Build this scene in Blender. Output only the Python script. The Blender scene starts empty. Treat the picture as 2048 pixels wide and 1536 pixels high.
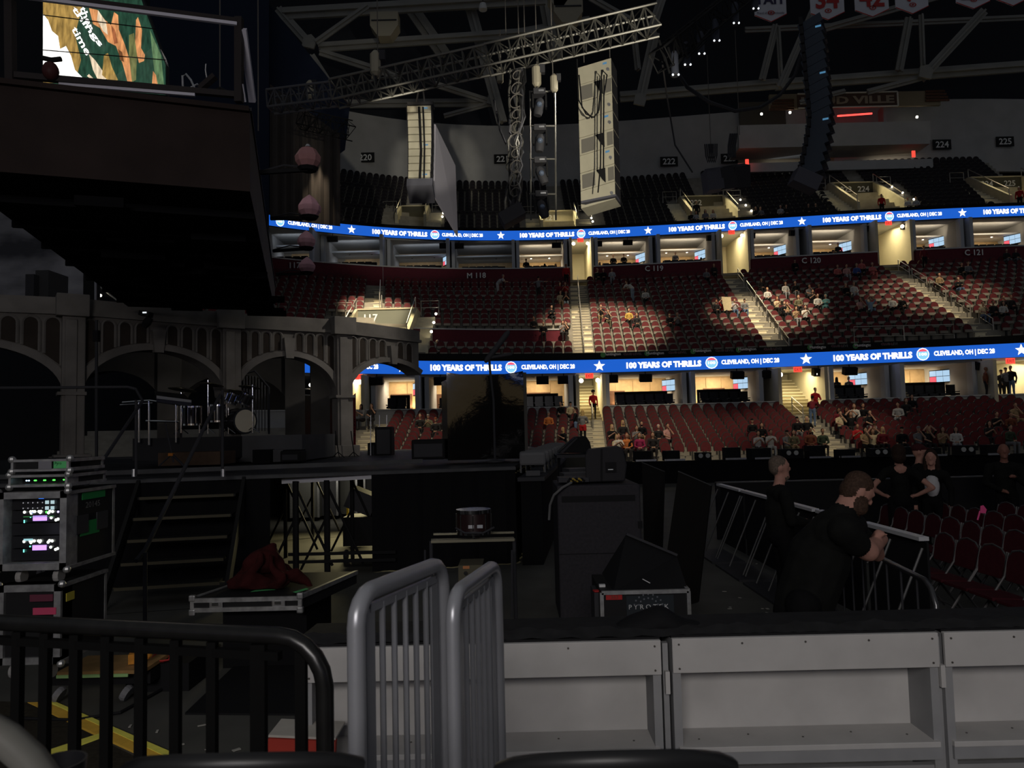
import bpy, bmesh, math, random
import numpy as np
from mathutils import Vector as V, Matrix
random.seed(7)
sc = bpy.context.scene
COL = sc.collection
# ------------------------------------------------------------ camera
FPX, CAMH = 1480.0, 2.2
PIT, ROL = math.atan(92/1480), math.radians(1.35)
_fw = V((0, math.cos(PIT), math.sin(PIT))); _r0 = V((1,0,0)); _u0 = V((0,-math.sin(PIT), math.cos(PIT)))
_rt = _r0*math.cos(ROL) - _u0*math.sin(ROL); _up = _u0*math.cos(ROL) + _r0*math.sin(ROL)
cam = bpy.data.objects.new('camera', bpy.data.cameras.new('camera')); COL.objects.link(cam)
cam.matrix_world = Matrix(((_rt.x,_up.x,-_fw.x,0),(_rt.y,_up.y,-_fw.y,0),(_rt.z,_up.z,-_fw.z,CAMH),(0,0,0,1)))
cam.data.sensor_width = 36; cam.data.lens = 36*FPX/2048; cam.data.clip_end = 400; cam.data.clip_start = .05
cam.data.dof.use_dof = True; cam.data.dof.focus_distance = 18; cam.data.dof.aperture_fstop = 9
sc.camera = cam
# ------------------------------------------------------------ world, exposure
sc.view_settings.view_transform = 'Standard'; sc.view_settings.look = 'None'
sc.view_settings.exposure = 0; sc.view_settings.gamma = 1; sc.view_settings.use_curve_mapping = False
sc.cycles.use_denoising = True
sc.cycles.max_bounces = 5; sc.cycles.diffuse_bounces = 2; sc.cycles.glossy_bounces = 3; sc.cycles.transparent_max_bounces = 8
sc.cycles.sample_clamp_indirect = 2
w = bpy.data.worlds.new('hall_dusk'); sc.world = w; w.use_nodes = True
w.node_tree.nodes['Background'].inputs[0].default_value = (.86, .92, 1, 1)
w.node_tree.nodes['Background'].inputs[1].default_value = .08

def lamp(name, kind, loc, target, energy, color, size=1., size_y=None, spot=None, blend=.6):
    d = bpy.data.lights.new(name, kind); d.energy = energy; d.color = color
    if kind == 'AREA':
        d.shape = 'RECTANGLE'; d.size = size; d.size_y = size_y or size
    elif kind == 'SPOT':
        d.spot_size = math.radians(spot); d.spot_blend = blend; d.shadow_soft_size = size
    else: d.shadow_soft_size = size
    o = bpy.data.objects.new(name, d); COL.objects.link(o); o.location = loc
    if target is not None:
        o.rotation_euler = (V(target)-V(loc)).to_track_quat('-Z','Y').to_euler()
    return o
WARM, YEL, COOL = (1,.83,.58), (1,.86,.5), (.8,.88,1)
# house light spilling from the concourse doorway behind and above the camera's seats
lamp('concourse_light','AREA',(-1.5,-7,5.5),(0.5,5,.5),420,(1,.95,.92),5,2)
# aisle spots on the catwalk (x, y, z) -> target, watts, cone
for loc,tgt,e,cone,bl in [
    ((5,30,36),(6.3,50,9.5),86000,17,.7), ((16.5,30,36),(17.5,50.5,9.5),76000,15,.75), ((29,28,36),(28.6,50,10),34000,17,.8),
    ((-5,30,36),(-9.2,51,10),110000,9.5,.45), ((6,14,34),(7.2,40,1.8),29000,19,.9), ((16,14,34),(16,39.5,1.8),24000,14,.9),
    ((-6,16,34),(-5,38.5,1.5),24000,14,.8), ((29,16,34),(25,40,2),2300,22,.9)]:
    lamp('aisle_spot','SPOT',loc,tgt,e,WARM,.4,spot=cone,blend=bl)
# ------------------------------------------------------------ pixel helpers (photo frame 2048x1536)
def ray(px,py): return _fw + _rt*((px-1024)/FPX) + _up*((768-py)/FPX)
def P(px,py,d):
    r = ray(px,py); return V((0,0,CAMH)) + r*(d/r.y)
def G(px,py,z):
    r = ray(px,py); return V((0,0,CAMH)) + r*((z-CAMH)/r.z)
def proj(p):
    q = V(p)-V((0,0,CAMH)); k = q.dot(_fw); return (1024+FPX*q.dot(_rt)/k, 768-FPX*q.dot(_up)/k)
def S(px,d): return px*d/FPX          # pixel length -> metres at depth d
# ------------------------------------------------------------ materials
MT = {}
def mat(name, c=(.5,.5,.5), rough=.6, metal=0., noise=0., nscale=6., emit=None, es=0., bump=0., spec=None, sample=True, alpha=None, trans=0):
    if name in MT: return MT[name]
    m = bpy.data.materials.new(name); m.use_nodes = True; nt = m.node_tree; b = nt.nodes['Principled BSDF']
    b.inputs['Base Color'].default_value = (*c,1); b.inputs['Roughness'].default_value = rough; b.inputs['Metallic'].default_value = metal
    if spec is None: spec=.12 if (rough>=.5 and metal<.2) else .5
    b.inputs['Specular IOR Level'].default_value = spec
    if trans: b.inputs['Transmission Weight'].default_value = trans
    if alpha is not None: b.inputs['Alpha'].default_value = alpha
    if noise or bump:
        tc = nt.nodes.new('ShaderNodeTexCoord'); n = nt.nodes.new('ShaderNodeTexNoise'); n.inputs['Scale'].default_value = nscale; n.inputs['Detail'].default_value = 6
        nt.links.new(tc.outputs['Object'], n.inputs['Vector'])
        if noise:
            r = nt.nodes.new('ShaderNodeValToRGB'); lo = [max(0,x*(1-noise)) for x in c]; hi = [min(1,x*(1+noise)) for x in c]
            r.color_ramp.elements[0].position = .3; r.color_ramp.elements[1].position = .7
            r.color_ramp.elements[0].color = (*lo,1); r.color_ramp.elements[1].color = (*hi,1)
            nt.links.new(n.outputs['Fac'], r.inputs['Fac']); nt.links.new(r.outputs['Color'], b.inputs['Base Color'])
        if bump:
            bp = nt.nodes.new('ShaderNodeBump'); bp.inputs['Strength'].default_value = bump; bp.inputs['Distance'].default_value = .02
            nt.links.new(n.outputs['Fac'], bp.inputs['Height']); nt.links.new(bp.outputs['Normal'], b.inputs['Normal'])
    if emit:
        b.inputs['Emission Color'].default_value = (*emit,1); b.inputs['Emission Strength'].default_value = es
    if not sample: m.cycles.emission_sampling = 'NONE'
    MT[name] = m; return m
def ME(name,c,es=1.,sample=False): return mat(name,(.02,.02,.02),.5,emit=c,es=es,sample=sample)
# ------------------------------------------------------------ mesh builder
ORG = {}
class MB:
    def __init__(s): s.v=[]; s.f=[]; s.m=[]
    def add(s, vs, fs, mi=0):
        o=len(s.v); s.v += [tuple(x) for x in vs]; s.f += [tuple(i+o for i in f) for f in fs]; s.m += [mi]*len(fs); return s
    def box(s, c, d, R=0., mi=0):
        if not isinstance(R, Matrix): R = Matrix.Rotation(R,3,'Z')
        c=V(c); h=V(d)/2
        vs=[c+R@V((h.x*a,h.y*b,h.z*e)) for a,b,e in ((-1,-1,-1),(1,-1,-1),(1,1,-1),(-1,1,-1),(-1,-1,1),(1,-1,1),(1,1,1),(-1,1,1))]
        return s.add(vs,[(0,3,2,1),(4,5,6,7),(0,1,5,4),(1,2,6,5),(2,3,7,6),(3,0,4,7)],mi)
    def b2(s, p, q, R=0., mi=0):      # box by two corners
        p=V(p); q=V(q); return s.box((p+q)/2,[abs(a) for a in (q-p)],R,mi)
    def beam(s, p, q, w, h=None, mi=0, up=(0,0,1)):
        p=V(p); q=V(q); h=h or w; d=(q-p); L=d.length
        if L<1e-6: return s
        d/=L; u=V(up)
        if abs(d.dot(u))>.98: u=V((0,1,0))
        x=d.cross(u).normalized(); z=x.cross(d)
        return s.box((p+q)/2,(w,L,h),Matrix((x,d,z)).transposed(),mi)
    def tube(s, path, r, n=8, mi=0, cap=True):
        path=[V(p) for p in path]; k=len(path); rr=r if isinstance(r,(list,tuple)) else [r]*k
        vs=[]; ref=None
        for i,p in enumerate(path):
            d=(path[min(i+1,k-1)]-path[max(i-1,0)]).normalized()
            if ref is None: ref=V((0,0,1)) if abs(d.z)<.9 else V((1,0,0))
            x=d.cross(ref)
            if x.length<1e-4: x=d.cross(V((0,1,0)))
            x.normalize(); y=x.cross(d).normalized(); ref=y
            for j in range(n):
                a=2*math.pi*j/n; vs.append(p+x*(math.cos(a)*rr[i])+y*(math.sin(a)*rr[i]))
        fs=[(i*n+j,i*n+(j+1)%n,(i+1)*n+(j+1)%n,(i+1)*n+j) for i in range(k-1) for j in range(n)]
        if cap: fs+= [tuple(range(n))[::-1], tuple((k-1)*n+j for j in range(n))]
        return s.add(vs,fs,mi)
    def lathe(s, c, prof, n=16, mi=0, R=None):
        c=V(c); R=R or Matrix.Identity(3); k=len(prof)
        vs=[c+R@V((r*math.cos(2*math.pi*j/n),r*math.sin(2*math.pi*j/n),z)) for r,z in prof for j in range(n)]
        fs=[(i*n+j,i*n+(j+1)%n,(i+1)*n+(j+1)%n,(i+1)*n+j) for i in range(k-1) for j in range(n)]
        fs+=[tuple(range(n))[::-1], tuple((k-1)*n+j for j in range(n))]
        return s.add(vs,fs,mi)
    def ell(s, c, r, n=12, k=8, mi=0, R=None):
        if not isinstance(r,(list,tuple)): r=(r,r,r)
        c=V(c); R=R or Matrix.Identity(3); vs=[c+R@V((0,0,-r[2]))]
        for i in range(1,k):
            a=-math.pi/2+math.pi*i/k
            vs+=[c+R@V((r[0]*math.cos(a)*math.cos(2*math.pi*j/n),r[1]*math.cos(a)*math.sin(2*math.pi*j/n),r[2]*math.sin(a))) for j in range(n)]
        vs.append(c+R@V((0,0,r[2]))); t=len(vs)-1
        fs=[(0,1+(j+1)%n,1+j) for j in range(n)]+[(1+i*n+j,1+i*n+(j+1)%n,1+(i+1)*n+(j+1)%n,1+(i+1)*n+j) for i in range(k-2) for j in range(n)]
        fs+=[(1+(k-2)*n+j,1+(k-2)*n+(j+1)%n,t) for j in range(n)]
        return s.add(vs,fs,mi)
    def prism(s, poly, ex, mi=0, side=None):      # poly: 3D points, ex: extrusion vector
        n=len(poly); ex=V(ex); vs=[V(p) for p in poly]+[V(p)+ex for p in poly]
        s.add(vs,[tuple(range(n))[::-1],tuple(range(n,2*n))],mi)
        o=len(s.v)-2*n; s.f+=[(o+i,o+(i+1)%n,o+n+(i+1)%n,o+n+i) for i in range(n)]; s.m+=[mi if side is None else side]*n; return s
    def strip(s, A, B, mi=0):
        n=len(A); return s.add(list(A)+list(B),[(i,i+1,n+i+1,n+i) for i in range(n-1)],mi)
    def build(s, name, mats, parent=None, smooth=False, bev=0., loc=None):
        me=bpy.data.meshes.new(name); off=ORG.get(parent.name if parent else None, V((0,0,0)))
        if loc is not None and parent is None: off=V(loc)
        me.from_pydata([tuple(V(p)-off) for p in s.v],[],s.f)
        if not isinstance(mats,(list,tuple)): mats=[mats]
        for x in mats: me.materials.append(x)
        if len(mats)>1: me.polygons.foreach_set('material_index', s.m)
        if smooth: me.polygons.foreach_set('use_smooth',[True]*len(s.f))
        me.update(); o=bpy.data.objects.new(name,me); COL.objects.link(o)
        if parent: o.parent=parent
        elif loc is not None: o.location=loc
        ORG[o.name]=off
        if smooth:
            md=o.modifiers.new('e','EDGE_SPLIT'); md.split_angle=math.radians(45)
        if bev:
            md=o.modifiers.new('b','BEVEL'); md.width=bev; md.segments=2; md.limit_method='ANGLE'
        return o
def tag(o,label=None,cat=None,group=None,kind=None):
    for k,x in (('label',label),('category',cat),('group',group),('kind',kind)):
        if x: o[k]=x
    return o
def thing(name,label,cat,loc=(0,0,0),group=None,kind=None):
    o=bpy.data.objects.new(name,None); COL.objects.link(o); o.location=loc; o.empty_display_size=.1; ORG[o.name]=V(loc); return tag(o,label,cat,group,kind)
def struct(name,mb,mats,label=None,parent=None,**k):
    o=mb.build(name,mats,parent,**k)
    if not parent: tag(o,label,kind='structure')
    return o
def copy_tree(o,parent=None):
    c=o.copy(); COL.objects.link(c); c.parent=parent
    for ch in o.children: copy_tree(ch,c)
    return c
def arc(c,u,v,r,a0,a1,n=6):
    c=V(c); return [c+V(u)*(r*math.cos(a0+(a1-a0)*i/n))+V(v)*(r*math.sin(a0+(a1-a0)*i/n)) for i in range(n+1)]
# ------------------------------------------------------------ lettering (font curve -> mesh, mapped on a surface)
_TX={}
def txt(s,bold=.0):
    if (s,bold) in _TX: return _TX[(s,bold)]
    cu=bpy.data.curves.new('t','FONT'); cu.body=s; cu.offset=bold; cu.resolution_u=2
    o=bpy.data.objects.new('t',cu); COL.objects.link(o); dg=bpy.context.evaluated_depsgraph_get()
    me=bpy.data.meshes.new_from_object(o.evaluated_get(dg)); vs=np.array([x.co[:2] for x in me.vertices]); fs=[tuple(p.vertices) for p in me.polygons]
    bpy.data.objects.remove(o); bpy.data.curves.remove(cu); bpy.data.meshes.remove(me)
    lo=vs.min(0); hi=vs.max(0); _TX[(s,bold)]=((vs-lo)/(hi-lo),fs,(hi-lo)[0]/(hi-lo)[1]); return _TX[(s,bold)]
def put_text(mb,s,fn,mi=0,bold=.0):         # fn(u,v) in 0..1 -> point
    vs,fs,_=txt(s,bold); return mb.add([fn(a,b) for a,b in vs],fs,mi)
def flat_text(mb,s,p0,ux,uy,mi=0,bold=.0):
    p0,ux,uy=V(p0),V(ux),V(uy); return put_text(mb,s,lambda a,b:p0+ux*a+uy*b,mi,bold)
def star_pts(n=5,r=1,q=.42): return [((r if i%2==0 else q)*math.sin(math.pi*i/n),(r if i%2==0 else q)*math.cos(math.pi*i/n)) for i in range(2*n)]
# common materials
concrete=mat('concrete',(.30,.28,.24),.9,noise=.15,nscale=2); tread=mat('stair_concrete',(.80,.73,.54),.85,noise=.12,nscale=3)
maroon=mat('maroon_plastic',(.125,.023,.027),.55,noise=.12,nscale=9); taupe=mat('taupe_shell',(.26,.235,.2),.6)
redwall=mat('maroon_wall',(.13,.022,.035),.6,noise=.1); white_t=mat('white_trim',(.62,.62,.62),.5)
wallc=mat('grey_wall',(.45,.445,.44),.85,noise=.08,nscale=.6); creamw=mat('cream_wall',(.62,.56,.42),.8,noise=.06,nscale=1)
woodp=mat('maple_panel',(.52,.36,.19),.55,noise=.12,nscale=3); doorw=mat('walnut_door',(.13,.065,.04),.5,noise=.2,nscale=4)
black=mat('black_matt',(.012,.012,.013),.7); blackg=mat('black_gloss',(.012,.012,.014),.25); dark=mat('dark_grey',(.04,.04,.045),.6)
steel=mat('steel',(.55,.55,.56),.35,1.); rail_m=mat('brushed_rail',(.5,.47,.42),.4,.6); alu=mat('aluminium',(.6,.6,.62),.38,.9,noise=.15,nscale=20)
cloth_k=mat('black_drape',(.008,.008,.009),.95); navy=mat('navy_void',(.02,.027,.05),.95); rope=mat('wire',(.12,.11,.1),.6)
w_em=ME('lit_white',(1,1,1),1.6); red_em=ME('exit_red',(1,.07,.045),1.3); warm_em=ME('bulb_warm',(1,.9,.7),9)
sign_w=mat('sign_white',(.9,.9,.88),.6)
# ============================================================ THE BOWL
ZL0,ZL1,ZU0,ZU1=5.65,6.45,17.86,18.66
def fit(pts,z,deg):
    q=[G(a,b,z) for a,b in pts]; c=np.polyfit([p.x for p in q],[p.y for p in q],deg); return lambda X:float(np.polyval(c,X))
Lc0=fit([(707,746.7),(800,748),(897,749),(1045,748.4),(1140,745.5),(1350,740),(1600,732.8),(1820,723.5),(2048,713.5)],ZL0,3)
Uc=fit([(545,452.8),(620,461),(700,467.3),(800,476),(860,478.6),(950,481),(1040,482),(1175,477),(1322,470),(1450,460),(1600,452.7),(1820,442.5),(2048,430.8)],ZU0,4)
_sl=(Lc0(-8.9)-Lc0(-9.1))/.2
def Lc(X): return Lc0(X) if X>-9 else Lc0(-9)+_sl*(X+9)-.012*(X+9)**2
TK=[-2,-1,0,1,2,3]
TIER={ # front X per aisle, back X per aisle, front curve offset, back offset, zf, zb, rows
 'lower':([-18.5,-7.4,3.9,15.75,27.4,39],[-19.5,-7.5,4.72,16.7,28.6,40],Lc,-9.6,Lc,-1.1,.5,2.6,11),
 'club':([-18.5,-8.3,4.57,16.65,28.3,40],[-21.2,-10.4,5.45,17.3,28.9,40.5],Lc,.3,Uc,-1.7,6.5,13.4,15),
 'upper':([-20,-8.0,4.3,17.1,29.8,41.8],[-22,-9.0,4.6,18.4,32.5,46],Uc,.4,Uc,13,18.5,26.4,15)}
def tp(T,t,r):     # point on the tier slope (row floors), r in 0..1
    XF,XB,cf,of,cb,ob,zf,zb,n=TIER[T]
    xf=float(np.interp(t,TK,XF)); xb=float(np.interp(t,TK,XB))
    yf=cf(xf)+of; yb=cb(xb)+ob
    return V((xf+(xb-xf)*r, yf+(yb-yf)*r, zf+(zb-zf)*r))
def rowpt(T,t,k):  # k-th row, floor level
    n=TIER[T][8]; p=tp(T,t,(k+.5)/n); zf,zb=TIER[T][6:8]; p.z=zf+(zb-zf)*k/(n-1); return p
def facing(T,t):   # yaw that turns local -Y towards the court
    d=tp(T,t,0)-tp(T,t,1); return math.atan2(d.y,d.x)+math.pi/2
AIS=.62   # half aisle width, m
# concrete treads and risers
for T,t0,t1,nm in (('lower',-2,2.6,'lower_bowl'),('club',-2,3,'club_tier'),('upper',-2,3,'upper_tier')):
    mb=MB(); n=TIER[T][8]; ts=np.linspace(t0,t1,60); zf,zb=TIER[T][6:8]
    for k in range(n):
        z=zf+(zb-zf)*k/(n-1)
        A=[];B=[];C=[]
        for t in ts:
            a=tp(T,t,k/n); b=tp(T,t,(k+1)/n); c=a.copy(); a.z=b.z=z; c.z=z-(zb-zf)/(n-1) if k else z-.4
            A.append(a);B.append(b);C.append(c)
        mb.strip(A,B); mb.strip(C,A)
    struct('floor_'+nm,mb,concrete,'stepped concrete seating tier')
# ---- ribbon boards
blue=ME('led_blue',(.012,.115,.60),1.0,True); blue2=ME('led_blue_light',(.25,.6,1),1.2); ledr=ME('led_red',(1,.12,.2),1); ledc=mat('board_case',(.03,.03,.035),.6)
def ring(curve,off,z): return lambda X:V((X,curve(X)+off,z))
def px_on(curve,px,z):  # X where the pixel column meets the curve at height z
    X=(px-1024)/FPX*45
    for _ in range(12):
        X+= (px-proj((X,curve(X),z))[0])*curve(X)/FPX
    return X
def ribbon(name,curve,z0,z1,x0,x1,items,label):
    t=thing(name,label,'display',(0,curve(0),z0)); xs=np.linspace(x0,x1,70); A=[V((x,curve(x),z0)) for x in xs]; B=[V((x,curve(x),z1)) for x in xs]
    mb=MB(); C=[p+V((0,.25,0)) for p in A]; D=[p+V((0,.25,0)) for p in B]; mb.strip(B,D); mb.strip(C,A); mb.strip(D,C); mb.build('casing',ledc,t)
    MB().strip(A,B).build('screen',blue,t)
    hz=z1-z0
    for kind,a,b in items:
        mb=MB()
        xa=px_on(curve,a,z0); xb=px_on(curve,b,z0)
        f=lambda u,v,lo,hi,dy=-.03:V((xa+(xb-xa)*u,curve(xa+(xb-xa)*u)+dy,z0+hz*(lo+(hi-lo)*v)))
        if kind=='T': put_text(mb,'100 YEARS OF THRILLS',lambda u,v:f(u,v,.24,.74),0,.06)
        elif kind=='C': put_text(mb,'CLEVELAND, OH | DEC 28',lambda u,v:f(u,v,.24,.70),0,.05)
        elif kind=='D': put_text(mb,'| DEC 28',lambda u,v:f(u,v,.24,.70),0,.05)
        elif kind=='S':
            q=star_pts(); mb.add([f(.5+x*.5,.5+y*.5,.06,.94) for x,y in q]+[f(.5,.5,.06,.94)],[(i,(i+1)%10,10) for i in range(10)],0)
        elif kind=='R':
            for (r,mi,dy) in ((.5,0,-.03),(.43,1,-.04)):
                mb.add([f(.5+r*math.cos(i*.5236),.5+r*math.sin(i*.5236),.04,.96,dy) for i in range(12)],[tuple(range(12))],mi)
            mb.add([f(.5+.43*math.cos(i*math.pi/6),.5+.43*math.sin(i*math.pi/6),.04,.96,-.045) for i in range(1,6)],[tuple(range(5))],2)
            put_text(mb,'100',lambda u,v:f(.2+.6*u,.38+.24*v,.04,.96,-.055),0,.04)
        mb.build({'S':'star','R':'roundel'}.get(kind,'lettering'),[w_em,blue2,ledr],t)
ribbon('ribbon_board',Lc,ZL0,ZL1,-14,34,[('D',722,757),('S',793,818),('T',861,1004),('R',1011,1034),('C',1043,1150),('S',1187,1211),('T',1253,1403),('R',1411,1436),('C',1443,1559),('S',1600,1625),('T',1667,1825),('R',1833,1859),('C',1868,1990),('S',2030,2056)],
 'long blue ribbon screen above the lower suites with white lettering')
ribbon('ribbon_board',Uc,ZU0,ZU1,-24,46,[('R',552,569),('C',576,665),('S',695,712),('T',745,855),('R',861,879),('C',884,966),('S',994,1010),('T',1040,1149),('R',1154,1171),('C',1177,1260),('S',1288,1305),('T',1338,1450),('R',1457,1474),('C',1480,1566),('S',1595,1613),('T',1646,1763),('R',1770,1788),('C',1794,1884),('S',1916,1934),('T',1967,2080)],
 'long blue ribbon screen above the upper suites with white lettering')
# ---- fascias, ledges and walls that follow the curves
def wall(name,curve,off,z0,z1,x0,x1,m,th=.2,label='wall'):
    xs=np.linspace(x0,x1,40); mb=MB(); A=[V((x,curve(x)+off,z0)) for x in xs]; B=[V((x,curve(x)+off,z1)) for x in xs]; e=V((0,th,0))
    mb.strip(A,B); mb.strip(B,[p+e for p in B]); mb.strip([p+e for p in B],[p+e for p in A]); mb.strip([p+e for p in A],A)
    return struct(name,mb,m,label)
wall('wall_club_fascia',Lc,.05,ZL1,6.9,-14,34,mat('fascia_black',(.012,.012,.012),.5),label='black fascia strip above the lower ribbon board')
wall('wall_upper_fascia',Uc,.1,ZU1,18.95,-24,46,black,label='black fascia above the upper ribbon board')
GAPL=[(1152,1204),(1543,1645),(1962,2080)]; GAPU=[(1137,1184),(1432,1492),(1738,1812)]
def segs(curve,z,x0,x1,gaps):
    xs=[x0]
    for a,b in gaps: xs+=[px_on(curve,a,z),px_on(curve,b,z)]
    xs.append(x1); return [(xs[i],xs[i+1]) for i in range(0,len(xs),2) if xs[i+1]>xs[i]+.3]
for a,b in segs(Lc,3.5,-14,33,GAPL[:2]):
    wall('wall_suite_ledge',Lc,-.9,2.4,3.5,a,b,wallc,.3,'pale ledge wall behind the last lower bowl row'); wall('trim_ledge',Lc,-.95,3.5,3.56,a,b,white_t,.4,'white cap on the suite ledge')
for a,b in segs(Uc,15,-24,44,GAPU):
    wall('wall_club_back',Uc,-1.4,13.2,15.15,a,b,redwall,.3,'maroon wall behind the last club row'); wall('trim_club_back',Uc,-1.45,15.15,15.24,a,b,white_t,.4,'white cap on the maroon wall')
wall('ceiling_lower_suites',Lc,.25,5.5,5.66,-14,34,wallc,5.5,'soffit over the lower suites'); wall('ceiling_upper_suites',Uc,.25,17.75,17.87,-24,46,wallc,6,'soffit over the upper suites')
wall('floor_lower_suites',Lc,-.6,2.5,2.62,-14,34,concrete,6,'floor of the lower suites'); wall('floor_upper_suites',Uc,-1.1,14.0,14.2,-24,46,concrete,7,'floor of the upper suites')
wall('wall_upper_back',Uc,13.4,26.0,33.2,-24,56,wallc,.4,'grey back wall above the upper seats')
wall('wall_lower_back',Lc,5.7,2.4,6.5,-16,36,mat('suite_wall',(.25,.22,.18),.8),.2,'back wall of the lower suites'); wall('wall_suite_back',Uc,5.4,14,18.5,-26,48,mat('suite_wall'),.2,'back wall of the upper suites')
#wall('wall_club_front_of_bowl',Lc,.4,2.3,6.5,-16,-13.5,black,.3,'black end wall')
# ---- suites
tv_im=ME('tv_picture',(.42,.62,.82),1.); tv_r=ME('tv_red',(.9,.1,.15),1); tv_v=ME('tv_violet',(.25,.2,.9),1)
schair=MB(); schair.box((0,0,.45),(.5,.5,.12)); schair.box((0,.24,.75),(.5,.1,.55)); schair.box((0,0,.2),(.1,.3,.4)); schair.box((-.27,0,.6),(.05,.4,.05)); schair.box((.27,0,.6),(.05,.4,.05))
sch=schair.build('suite_chair',blackg); COL.objects.unlink(sch)
NW0='first second third fourth fifth sixth seventh'.split()
def suite(curve,zf,zc,pa,pb,lit,door,tv,low,chairs,desc):
    xa=px_on(curve,pa,zc); xb=px_on(curve,pb,zc); yc=curve((xa+xb)/2); dp=4.6
    t=thing('wall_suite',None,None,((xa+xb)/2,yc,zf),kind='structure')
    wm=woodp; cool=lit<0; lit=abs(lit)
    mb=MB(); mb.b2((xa,yc+dp,zf),(xb,yc+dp+.1,zc)); mb.build('back_wall',wm,t)
    for x in (xa,xb):
        mb=MB(); mb.b2((x-.09,yc-.3,zf),(x+.09,yc+dp,zc)); mb.build('partition',wallc,t)
        mb=MB(); mb.b2((x-.13,yc-.45,zf-.6),(x+.13,yc+.1,zc)); mb.build('column',mat('column_grey',(.5,.52,.56),.7),t)
    n=max(2,round((xb-xa)/1.1))
    for i in range(n):     # wall panels with shadow joints
        a=xa+(xb-xa)*i/n; b=xa+(xb-xa)*(i+1)/n; mb=MB(); mb.b2((a+.02,yc+dp-.05,zf),(b-.02,yc+dp,zc-(.1 if low else .9))); mb.build('panel',wm,t)
    if door is not None:
        a=xa+(xb-xa)*door[0]; b=xa+(xb-xa)*door[1]; mb=MB(); mb.b2((a,yc+dp-.16,zf),(b,yc+dp-.06,zf+(zc-zf)*.72)); mb.build('door_panel',doorw,t)
        if lit: lamp('door_downlight','AREA',((a+b)/2,yc+dp-.7,zc-.12),((a+b)/2,yc+dp-.4,zf),16 if low else 6,WARM,.8,.2)
    if not low:
        mb=MB(); mb.b2((xa,yc+2.2,zc-.75),(xb,yc+dp,zc-.62)); mb.build('bulkhead',white_t if not cool else mat('cool_bulkhead',(.4,.42,.45),.7),t)
        for i in range(2):
            x=xa+(xb-xa)*(.3+.4*i); mb=MB(); mb.lathe((x,yc+3,zc-.77),[(.07,0),(.07,.02)],8); mb.build('downlight',warm_em if lit and not cool else dark,t)
    mb=MB(); mb.b2((xa+.7,yc+1.35,zf+.0),(xb-.7,yc+1.6,zf+(1.85 if low else 1.75))); mb.build('counter',black,t)
    if lit:
        lamp('suite_light','AREA',((xa+xb)/2,yc+3.0,zc-(.1 if low else .85)),((xa+xb)/2,yc+3.9,zf),lit*(xb-xa),COOL if cool else WARM,(xb-xa)*.7,.7)
        if low: lamp('cove_light','AREA',((xa+xb)/2,yc+dp-.35,zf+1.2),((xa+xb)/2,yc+dp,zf+1.9),lit*1.2,(1,.78,.42),(xb-xa)*.6,.1)
        else: lamp('soffit_light','AREA',((xa+xb)/2,yc+1.2,zc-.5),((xa+xb)/2,yc+2.6,zc-.1),lit*.5*(xb-xa),COOL if cool else WARM,(xb-xa)*.7,.2)
    if tv:
        s=1 if tv>0 else -1; x=(xb if s>0 else xa)-s*.35
        o=thing('television','lit television in the suite '+desc,'television',(x,yc+2.4,zf+1.4)); mb=MB(); tz=zf+(2.25 if low else 2.4); mb.box((x,yc+2.4,tz),(.08,1.3,.8),s*.5); mb.build('body',black,o)
        R=Matrix.Rotation(s*.5,3,'Z'); c=V((x,yc+2.4,tz))-R@V((s*.05,0,0)); mb=MB()
        for k in range(6):
            q=c+R@V((0,-.42+.42*(k%3),-.18+.36*(k//3))); mb.box(q,(.01,.4,.33),s*.5,mi=(0,0,1,0,0,0)[k])
        mb.build('picture',[tv_im,tv_r],o)
    mb=MB(); mb.b2((xa+.5,yc+.1,zf),(xb-.5,yc+1.3,zf+.61)); mb.build('chair_riser',black,t)
    for i in range(min(chairs,int((xb-xa-1.6)/.62)+1)):
        x=xa+.9+.62*i; o=sch.copy(); COL.objects.link(o); o.location=(x,yc+.45,zf+.62)
        tag(o,'black armchair in the suite %s, %s chair'%(desc,NW0[i]),'chair','black chairs in the suites')
LOWS=[(745,838,26,(.08,.62),1,5,'beside the red banner, behind the arch'),(852,1000,20,(.0,.35),0,5,'behind the dark wrapped case'),(1008,1140,14,(.3,.75),0,5,'next to the 119 stairs, lower level'),
 (1212,1366,24,(.15,.38),1,7,'right of the red-jacketed usher on the stairs'),(1380,1520,26,(.45,.8),1,7,'with the pale wood doors under the CLEVELAND lettering'),(1650,1772,26,None,1,6,'where three people sit below the ribbon'),(1786,1950,24,(.3,.62),1,7,'at the end nearest the crowded tunnel')]
for pa,pb,l,d,tv,n,ds in LOWS: suite(Lc,2.62,5.5,pa,pb,l,d,tv,True,n,ds)
UPS=[(520,632,-3.2,None,0,4,'above M117'),(640,768,-3.4,None,1,5,'left of the dark suites'),(776,897,-3,None,1,5,'dark, above M118'),(906,1026,-1.8,None,0,5,'dark and closed, above M118'),(1035,1130,15,None,0,5,'left of the upper 119 doorway'),
 (1190,1300,15,None,1,5,'right of the upper 119 doorway'),(1313,1425,15,None,1,5,'above the C 119 sign'),(1498,1592,15,(0,.2),1,5,'left over the C 120 sign'),(1612,1728,15,None,1,6,'right over the C 120 sign'),(1818,1918,13,None,1,5,'left over the C 121 sign'),(1932,2075,12,None,1,6,'right over the C 121 sign')]
for pa,pb,l,d,tv,n,ds in UPS: suite(Uc,14.2,17.75,pa,pb,l,d,tv,False,n,ds)
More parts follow.
